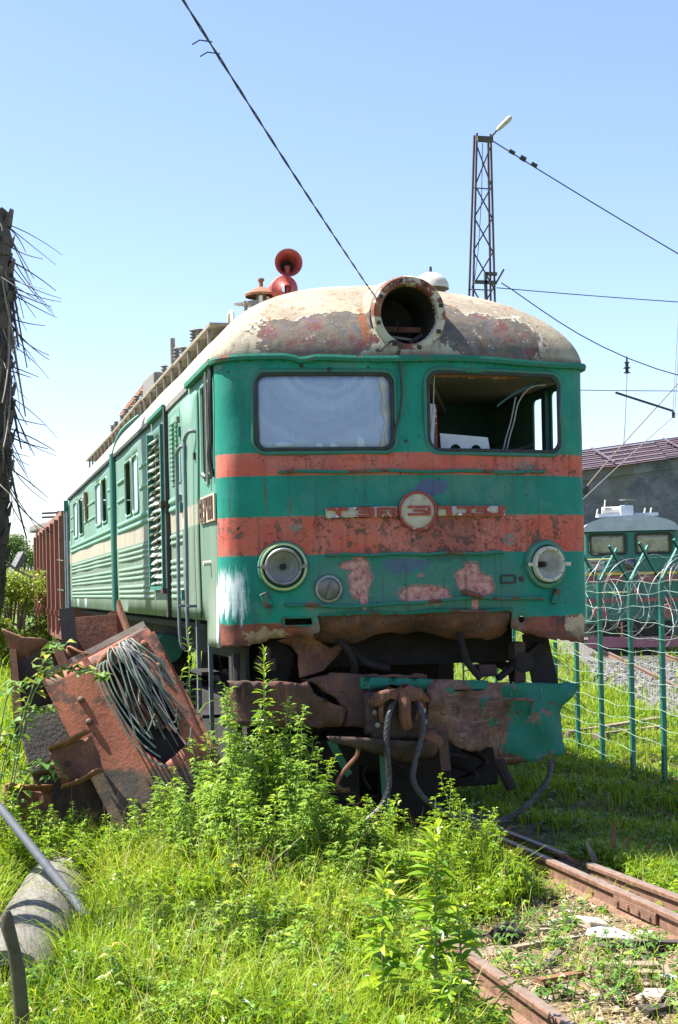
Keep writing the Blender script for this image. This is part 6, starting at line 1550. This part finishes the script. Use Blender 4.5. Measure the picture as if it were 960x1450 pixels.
tall_weed(-1.90, -.30, 1.92, 'tall thin weed spire between the scrap panel and the cab steps', 100, .10, .03)
def bushy(x, y, hgt, stems, label, group, mat='leaf_grey', L=(.05, .10), per=105, spread=.20, name='leafy_weed', base=.58, wr=.34):
    z0 = float(gz(x, y)); t_ = thing(name, label, 'weed', (x, y, z0), group); st = MB(); Bs, Ds, Ls, Ts = [], [], [], []
    for s in range(stems):
        path = stem_path(x + random.gauss(0, spread * .4), y + random.gauss(0, spread * .4), hgt * random.uniform(.62, 1.05), spread * random.uniform(.2, 1.1))
        st.tube(path, [.005 * (1 - .6 * k / 8) for k in range(9)], 5)
        for k in range(per):
            f = .18 + .82 * random.random() ** .8; q = f * 8; i = min(7, int(q)); p = path[i].lerp(path[i + 1], q - i)
            a = random.uniform(0, 6.28); el = random.uniform(-.25, .5) + max(0, f - .85) * 3
            d = Vector((math.cos(a) * math.cos(el), math.sin(a) * math.cos(el), math.sin(el)))
            l = random.uniform(*L) * (1.25 - .6 * f); out = random.uniform(0, .07) * (1.2 - f)
            b_ = p + d * out; tt = base + random.gauss(0, .15) + .25 * (f - .6)
            Bs.append(b_); Ds.append(d); Ls.append(l); Ts.append(tt)
            sd_ = Vector((-d.y, d.x, 0))                                   # two side lobes
            for sg in (-1, 1):
                Bs.append(b_ + d * l * .25); Ds.append((d * .6 + sd_ * sg * .8)); Ls.append(l * .6); Ts.append(tt)
    st.build('stem', 'stem', t_, True)
    L_ = np.array(Ls)
    leaves(np.array([tuple(b) for b in Bs]), np.array([tuple(d) for d in Ds]), L_, L_ * wr, np.array(Ts), 'foliage', mat, t_)
    return t_
lab = 'leafy weed in the tall thicket before the cab corner'
for (x, y, hh, s) in ((-1.82, -1.45, 1.08, 7), (-1.60, -1.35, 1.35, 8), (-1.38, -1.45, 1.28, 8), (-1.18, -1.35, 1.12, 7), (-2.02, -1.15, 1.05, 7), (-1.72, -.95, 1.25, 6), (-1.48, -1.85, 1.02, 7), (-1.20, -1.85, .88, 6), (-1.72, -1.95, .85, 7), (-1.98, -1.75, .78, 6), (-.96, -1.55, .78, 6), (-2.18, -1.5, .68, 6), (-1.30, -2.3, .62, 6), (-1.02, -1.1, .82, 5), (-1.75, -.2, 1.2, 5), (-1.85, .35, 1.2, 5), (-1.55, -2.35, .62, 6), (-1.02, -2.0, .66, 6), (-1.85, -2.3, .55, 6), (-2.2, -2.0, .50, 5), (-2.05, -.75, 1.05, 7), (-1.95, -1.35, 1.0, 7), (-1.50, -1.10, 1.20, 7), (-1.28, -1.05, 1.10, 7), (-1.08, -1.55, .80, 6), (-.90, -1.15, .70, 6), (-2.15, -1.05, .85, 7), (-1.6, -2.1, .72, 6), (-.8, -1.85, .52, 6), (-1.85, -.6, 1.15, 6)):
    lowr = .80 if x > -1.25 else 1.
    st3 = random.random()
    if st3 < .5: bushy(x, y, hh * lowr, s, lab, 'weed thicket before the cab corner')
    elif st3 < .8: bushy(x, y, hh * lowr, s, lab, 'weed thicket before the cab corner', 'leaf', (.07, .13), 60, .26, base=.62, wr=.24)
    else: bushy(x, y, hh * lowr * .9, s, lab, 'weed thicket before the cab corner', 'leaf_bramble', (.06, .11), 50, .24, base=.5, wr=.5)
lab = 'low leafy weed spreading through the grass before the thicket'
for k in range(46):
    x, y = random.uniform(-2.75, -1.2), random.uniform(-4.6, -2.1); st3 = random.random()
    bushy(x, y, random.uniform(.30, .50), 5, lab, 'low weeds in the foreground grass', random.choice(('leaf', 'leaf_grey', 'leaf_bramble')), (.04, .09) if st3 < .6 else (.07, .12), 36, .24, base=.6, wr=.5 if st3 < .5 else .28)
lab = 'sprawling weed at the foot of the leaning rust panel'
for (x, y, hh, s) in ((-2.35, -.95, .60, 5), (-2.62, -1.0, .55, 5), (-2.85, -.75, .62, 5), (-3.08, -.6, .70, 5), (-3.3, -.5, .85, 5), (-2.45, -1.35, .45, 5), (-2.1, -.75, .72, 5), (-3.15, -.95, .55, 6), (-2.92, -1.05, .50, 6), (-2.7, -1.25, .45, 6), (-3.35, -.75, .75, 6), (-2.42, -1.15, .72, 6), (-2.25, -1.25, .78, 6), (-2.60, -1.2, .60, 6), (-2.8, -1.15, .62, 6), (-3.05, -.85, .72, 6)):
    bushy(x, y, hh, s, lab, 'weeds at the foot of the scrap', 'leaf', (.04, .085), 70, .24)
lab = 'pale leafed weed crowding the far end of the grey pipe'
for (x, y, hh, s) in ((-3.28, -.35, .55, 6), (-3.05, -.45, .50, 6), (-2.72, -.45, .48, 6), (-2.58, -.85, .40, 5), (-3.45, -.9, .42, 5), (-2.5, -1.7, .32, 5), (-2.30, -1.9, .34, 5)):
    bushy(x, y, hh, s, lab, 'weeds round the pipe end', 'leaf_bramble', (.05, .10), 42, .26, base=.35, wr=.6)
lab = 'sunlit sprig standing before the dark gap under the locomotive'
for (x, y, hh) in ((-.60, -1.25, .62), (-.38, -1.30, .60), (-.14, -1.30, .74), (.08, -1.40, .62), (.16, -1.10, .55), (-.80, -1.4, .66), (-.25, -1.60, .52), (.0, -1.05, .60), (-.50, -1.65, .50), (-.72, -1.05, .64), (.20, -1.75, .36), (-.05, -1.8, .42), (-.95, -1.75, .52)):
    bushy(x, y, hh, 4, lab, 'sprigs before the dark gap', 'leaf', (.04, .085), 55, .16, base=.65)
lab = 'low green seedling growing in the litter between the rails'
for (x, y, hh) in ((.22, -2.55, .26), (-.05, -2.9, .24), (.10, -3.25, .24), (.35, -3.3, .22), (-.35, -3.3, .22), (.02, -3.75, .26), (.25, -3.9, .24), (-.15, -3.95, .22), (-.42, -3.85, .20), (.45, -3.75, .22), (-.30, -2.6, .24), (.40, -4.2, .22), (.08, -4.3, .24), (-.02, -2.3, .22), (-.45, -2.5, .24), (.58, -3.0, .15)):
    bushy(x, y, hh, 5, lab, 'seedlings between the rails', 'leaf_bramble', (.045, .09), 6, .13, base=.42, wr=.55, name='seedling')
# bramble arching over the scrap
br = thing('bramble', 'bramble shoots with yellowing leaves arching over the rusty trough', 'bramble', (-3.3, -.3, -.05)); Bs, Ds, Ls, Ts = [], [], [], []; cane = MB()
for pts in ([(-3.32, -.30, .0), (-3.22, -.36, .8), (-3.08, -.40, 1.38), (-2.92, -.45, 1.56), (-2.72, -.48, 1.55), (-2.52, -.50, 1.50)], [(-3.35, -.25, .1), (-3.18, -.35, 1.1), (-3.0, -.38, 1.62), (-2.86, -.40, 1.75)], [(-3.4, -.3, .1), (-3.3, -.4, .9), (-3.12, -.5, 1.25), (-2.98, -.55, 1.28)], [(-3.38, -.4, .0), (-3.26, -.5, .55), (-3.05, -.6, .9), (-2.95, -.62, .80)], [(-3.42, -.4, .0), (-3.36, -.5, .8), (-3.28, -.55, 1.35), (-3.18, -.55, 1.5)]):
    path = smoothpath(pts, 8); cane.tube(path, .006, 5)
    for k in range(8, len(path)):
        for _ in range(2):
            a = random.uniform(0, 6.28); d = Vector((math.cos(a), math.sin(a), random.uniform(-.2, .5))); l = random.uniform(.07, .115)
            Bs.append(path[k] + d * .03); Ds.append(d); Ls.append(l); Ts.append(random.gauss(.42, .22) + (.3 if random.random() < .12 else 0))
cane.build('cane', 'stem', br, True); L_ = np.array(Ls)
leaves(np.array([tuple(b) for b in Bs]), np.array([tuple(d) for d in Ds]), L_, L_ * .75, np.array(Ts), 'foliage', 'leaf_bramble', br, .35, .15)
# arching sedge blades by the panel
def sedge(x, y, n, hgt, label):
    z0 = float(gz(x, y)); t_ = thing('sedge_clump', label, 'sedge', (x, y, z0))
    for k in range(n):
        a = random.uniform(0, 6.28); d = Vector((math.cos(a), math.sin(a), 0)); L = hgt * random.uniform(.7, 1.2); cv = random.uniform(.25, 1.0); m = MB(); wv = random.uniform(.007, .012); s_ = Vector((-d.y, d.x, 0)); rows = []
        for j in range(9):
            t = j / 8; c = Vector((x, y, z0)) + d * (L * cv * (.25 * t + .45 * t * t)) + Vector((0, 0, L * (t * 1.15 - .75 * cv * t ** 3))); ww = wv * (1 - t ** 2) + .001
            rows.append([c - s_ * ww, c + Vector((0, 0, -.004)), c + s_ * ww])
        o = m.rings(rows, False, False).build('blade', 'grass', t_); at_ = o.data.attributes.new('tint', 'FLOAT', 'POINT'); at_.data.foreach_set('value', [random.uniform(.2, .6)] * len(o.data.vertices))
sedge(-2.12, -.98, 26, .62, 'arching sedge clump in front of the hanging wire bundle'); sedge(-2.72, -1.12, 16, .62, 'thin sedge clump below the left corner of the rust panel')
sedge(-2.02, .35, 9, 1.75, 'long bright arching blades behind the right edge of the rust panel'); sedge(-1.95, -1.75, 16, .5, 'low sedge clump before the weed thicket')

# ------------------------------------------------------------------ trees and bushes
M['bark'] = simple('tree_bark', (.09, .07, .05), (.14, .11, .085), 6, .95, bump=.7)
def crown_tree(x, y, H, rad, label, name='tree', mat='tree_leaf', n=7000, leaf=.16, lobes=16, low=.35, group=None, cat='tree', z0=None):
    z0 = float(gz(x, y)) if z0 is None else z0; t_ = thing(name, label, cat, (x, y, z0), group); tr = MB()
    tr.tube([(x, y, z0 - .1), (x + .05 * H * .3, y, z0 + H * .3), (x + .02 * H, y, z0 + H * .75)], [.028 * H, .02 * H, .006 * H], 8)
    cs = []
    for k in range(lobes):
        a = random.uniform(0, 6.28); zf = random.uniform(low, 1.); rr_ = rad * math.sqrt(max(.05, 1 - ((zf - .62) / .5) ** 2)) * random.uniform(.35, 1.0)
        c = Vector((x + math.cos(a) * rr_, y + math.sin(a) * rr_, z0 + H * zf * .93)); cs.append((c, rad * random.uniform(.26, .50)))
        tr.tube([(x + .03 * H * .5, y, z0 + H * random.uniform(.2, .5)), c.lerp(Vector((x, y, c.z - .1 * H)), .3), c], [.011 * H, .007 * H, .002 * H], 5)
    tr.build('trunk', 'bark', t_, True)
    per = n // lobes; Bs, Ts = [], []
    for c, r_ in cs:
        v = rng.normal(0, 1, (per, 3)); v /= np.linalg.norm(v, axis=1, keepdims=True); rr2 = r_ * rng.random((per, 1)) ** .45
        b = np.array(c) + v * rr2 * np.array([1, 1, .75]); Bs.append(b); Ts.append(rng.normal(.45, .2, per) + random.gauss(0, .13))
    B = np.concatenate(Bs); n_ = len(B); D = rng.normal(0, 1, (n_, 3)); D[:, 2] *= .6; L = rng.uniform(.6, 1.3, n_) * leaf
    leaves(B, D, L, L * .5, np.concatenate(Ts), 'crown', mat, t_, .3, .2); return t_
crown_tree(-2.6, 42, 5.0, 1.8, 'round dark green tree left of the goods wagon against the sky', n=9000, leaf=.13)
crown_tree(-4.4, 40, 5.2, 2.0, 'dark green tree hidden partly behind the palm trunk', n=7000, leaf=.14)
crown_tree(-1.2, 52, 4.6, 1.6, 'small distant tree touching the far end of the goods wagon', n=5000, leaf=.15)
lab = 'yellow green bush in the hedge between palm and goods wagon'
for (x, y, H, r_) in ((-2.55, 24, 2.9, 1.2), (-3.4, 22, 2.6, 1.2), (-2.2, 29, 3.3, 1.3), (-3.3, 30, 3.2, 1.5), (-4.6, 26, 2.8, 1.4), (-3.6, 19.5, 2.2, .9)):
    crown_tree(x, y, H, r_, lab, 'bush', 'bush_leaf', 5200, .13, 14, .12, 'hedge bushes between palm and wagon', 'bush')
# feathery saplings behind the nose on the right
def feathery(x, y, H, label, n=11):
    z0 = float(gz(x, y)); t_ = thing('feathery_sapling', label, 'sapling', (x, y, z0)); st = MB(); Bs, Ds, Ls, Ts = [], [], [], []
    st.tube([(x, y, z0), (x, y + .02, z0 + H)], [.02, .008], 6)
    for k in range(n):
        a = random.uniform(0, 6.28); zb = z0 + H * random.uniform(.45, 1.0); L = random.uniform(.5, .8); d = Vector((math.cos(a), math.sin(a), 0)); pts = []
        for j in range(9): t = j / 8; pts.append(Vector((x, y, zb)) + d * L * t + Vector((0, 0, .22 * t - .42 * t * t)))
        st.tube(pts, .004, 4); s_ = Vector((-d.y, d.x, 0))
        for j in range(26):
            t = .12 + .88 * j / 26; q = t * 8; i = min(7, int(q)); p = pts[i].lerp(pts[i + 1], q - i)
            for sg in (-1, 1): Bs.append(p); Ds.append(s_ * sg + d * .35 + Vector((0, 0, -.15))); Ls.append(.075 * (1.1 - .5 * t)); Ts.append(random.gauss(.55, .15))
    st.build('stem', 'stem', t_, True); L_ = np.array(Ls)
    leaves(np.array([tuple(b) for b in Bs]), np.array([tuple(d) for d in Ds]), L_, L_ * .32, np.array(Ts), 'foliage', 'leaf', t_)
feathery(3.15, 5.0, 1.55, 'feathery sapling showing under the right end of the nose', 14)
feathery(3.0, 7.2, 1.9, 'feathery sapling further back seen through the gap under the nose', 14)
feathery(2.75, 9.0, 1.7, 'feathery sapling behind the wheels on the far right side', 12)
bushy(2.35, 3.4, .75, 4, 'dark weed spire standing right of the torn green bumper', None, 'leaf', (.03, .06), 60, .08)

# ------------------------------------------------------------------ odds and ends on the ground
M['wood_old'] = simple('old_wood', (.30, .24, .17), (.20, .155, .11), 12, .9, bump=.7)
M['wood_dark'] = simple('burnt_wood', (.03, .025, .022), (.07, .055, .045), 12, .9, bump=.8)
M['bark_piece'] = simple('bark_piece', (.22, .10, .05), (.14, .065, .035), 9, .85)
M['beige_rag'] = simple('beige_rag', (.50, .42, .33), (.40, .33, .25), 8, .9)
def bit(name, label, cat, c, size, rot, mat, jit=.01, bevel=0):
    z = float(gz(c[0], c[1])) + c[2]; rm = Matrix.Rotation(rot[2], 3, 'Z') @ Matrix.Rotation(rot[1], 3, 'Y') @ Matrix.Rotation(rot[0], 3, 'X')
    return tag(MB().box((c[0], c[1], z), size, rm, jit).build(name, mat, None, bevel=bevel, loc=(c[0], c[1], z)), label, cat)
bit('wooden_chunk', 'broken pale wooden block lying against the right rail', 'wood', (.42, -2.45, .05), (.24, .16, .06), (.1, .2, .4), 'beige_rag', .02, .012)
bit('plank', 'thin weathered plank lying in the litter left of the right rail', 'plank', (.12, -2.42, .03), (.30, .09, .025), (0, .05, .2), 'wood_old')
bit('plank', 'charred stick lying across the litter by the joint bar', 'stick', (.52, -3.15, .05), (.36, .05, .05), (.2, .1, .15), 'wood_dark', .012)
bit('plank', 'long brown batten half buried near the left seedlings', 'batten', (-.05, -2.75, .025), (.50, .07, .03), (0, 0, .25), 'wood_old')
bit('plank', 'short grey board by the broken cup in the litter', 'board', (.28, -3.55, .03), (.22, .10, .02), (.1, 0, -.3), 'wood_old')
bit('paper_sheet', 'crumpled white paper lying between guard rail and right rail', 'paper', (.98, -1.35, .05), (.16, .10, .012), (.1, .2, .5), 'paper', .02)
bit('paper_sheet', 'small white card in the litter near the seedlings', 'paper', (.30, -3.72, .04), (.12, .08, .006), (.15, .1, .7), 'paper', .012)
bit('rag', 'beige rag by the right rail at right edge', 'rag', (.56, -3.62, .04), (.20, .14, .04), (.1, .1, .2), 'beige_rag', .03, .015)
bit('tile_piece', 'pale flat tile fragment near the bottom right corner', 'tile', (.05, -4.02, .03), (.14, .11, .02), (.05, .1, .9), 'beige_rag', .014)
bit('rail_chair', 'black lump of burnt rubber on the litter below the weeds', 'rubber lump', (-.22, -2.52, .06), (.18, .12, .11), (.3, .2, .3), 'black', .035, .02)
bit('plank', 'narrow dark plank lying between the guard rail ends', 'plank', (.98, -.78, .04), (.55, .08, .035), (0, 0, 1.3), 'wood_dark')
for (x, y, sx, sy, a, mt, lb_) in ((-.15, -3.1, .34, .05, .9, 'wood_old', 'pale splinter of timber pointing at the left rail'), (.33, -3.0, .26, .06, -.2, 'wood_dark', 'charred slat just below the perforated plate'), (.50, -3.95, .20, .09, .5, 'slab', 'grey stone slab near the right edge of the litter'), (-.30, -3.55, .28, .06, .1, 'bark_piece', 'reddish bark strip beside the left seedlings'), (.15, -3.45, .40, .05, -.5, 'wood_old', 'long weathered slat lying diagonally in the litter'), (-.05, -4.25, .18, .08, .3, 'wood_dark', 'blackened chunk near the bottom of the litter'), (.62, -2.75, .14, .10, .8, 'beige_rag', 'pale brick shard beside the joint bar'), (.30, -2.2, .20, .08, .1, 'paper', 'white plastic scrap below the weeds by the right rail')):
    bit('litter_piece', lb_, 'debris', (x, y, .035), (sx, sy, .03), (random.uniform(-.1, .1), random.uniform(-.1, .1), a), mt, .012)
mp = Matrix.Translation((.36, -2.80, float(gz(.36, -2.8)) + .06)) @ Matrix.Rotation(.35, 4, 'X') @ Matrix.Rotation(-.35, 4, 'Z')
tag(sheet('perforated_plate', [(-.15, -.05), (-.13, .03), (-.05, .07), (.06, .07), (.15, .02), (.16, -.06), (.05, -.04), (-.05, -.06)], [circ(-.08, .0, .013, 10), circ(-.02, .03, .013, 10), circ(.05, .02, .013, 10), circ(.10, -.01, .013, 10)], lambda a, b: mp @ Vector((a, b, 0)), .03, 'paper', None, .008, False, loc=tuple(mp.translation)), 'curved white plate with small holes lying in the litter', 'plate')
sh_ = thing('splintered_stump', 'splintered brown bark pieces sticking up beside the guard rail', 'stump', (1.35, -.75, -.1))
for (dx, dy, hh, tl, tw) in ((0, 0, .34, .2, .3), (.10, .05, .24, .5, -.4), (-.12, -.02, .22, -.4, .5), (.24, .02, .22, .8, .2), (-.25, .03, .15, -.9, .1), (.32, -.05, .12, .9, -.5)):
    sheet('splinter', [(-.035, 0), (.04, 0), (.035, .5), (.012, .8), (.018, 1.), (-.01, .86), (-.03, .45)], [], (lambda dx=dx, dy=dy, hh=hh, tl=tl, tw=tw: (lambda a, b: Vector((1.35 + dx + a * math.cos(tw) + math.sin(tl) * hh * b, -.75 + dy + a * math.sin(tw) + .03 * b * b, -.10 + math.cos(tl) * hh * b))))(), .12, 'bark_piece' if dx != -.12 else 'wood_old', sh_, .012, False)
# timbers lying in the grass beyond the fence
for (x, y, L, a, lb_) in ((5.9, 8.6, 2.6, .55, 'weathered timber lying in the grass beyond the fence, farther of two'), (5.7, 7.7, 1.5, .45, 'short weathered timber lying in the grass beyond the fence, nearer of two')):
    bit('timber', lb_, 'timber', (x, y, .10), (L, .12, .10), (0, 0, a), 'wood_old', .01)
for (x, y, lb_) in ((7.4, 16.5, 'dark concrete block in the far grass near the siding'), (6.6, 13.2, 'flat grey block in the grass closer than the siding')):
    bit('block', lb_, 'block', (x, y, .10), (.42, .25, .18), (0, 0, .3), 'slab', .02, .02)
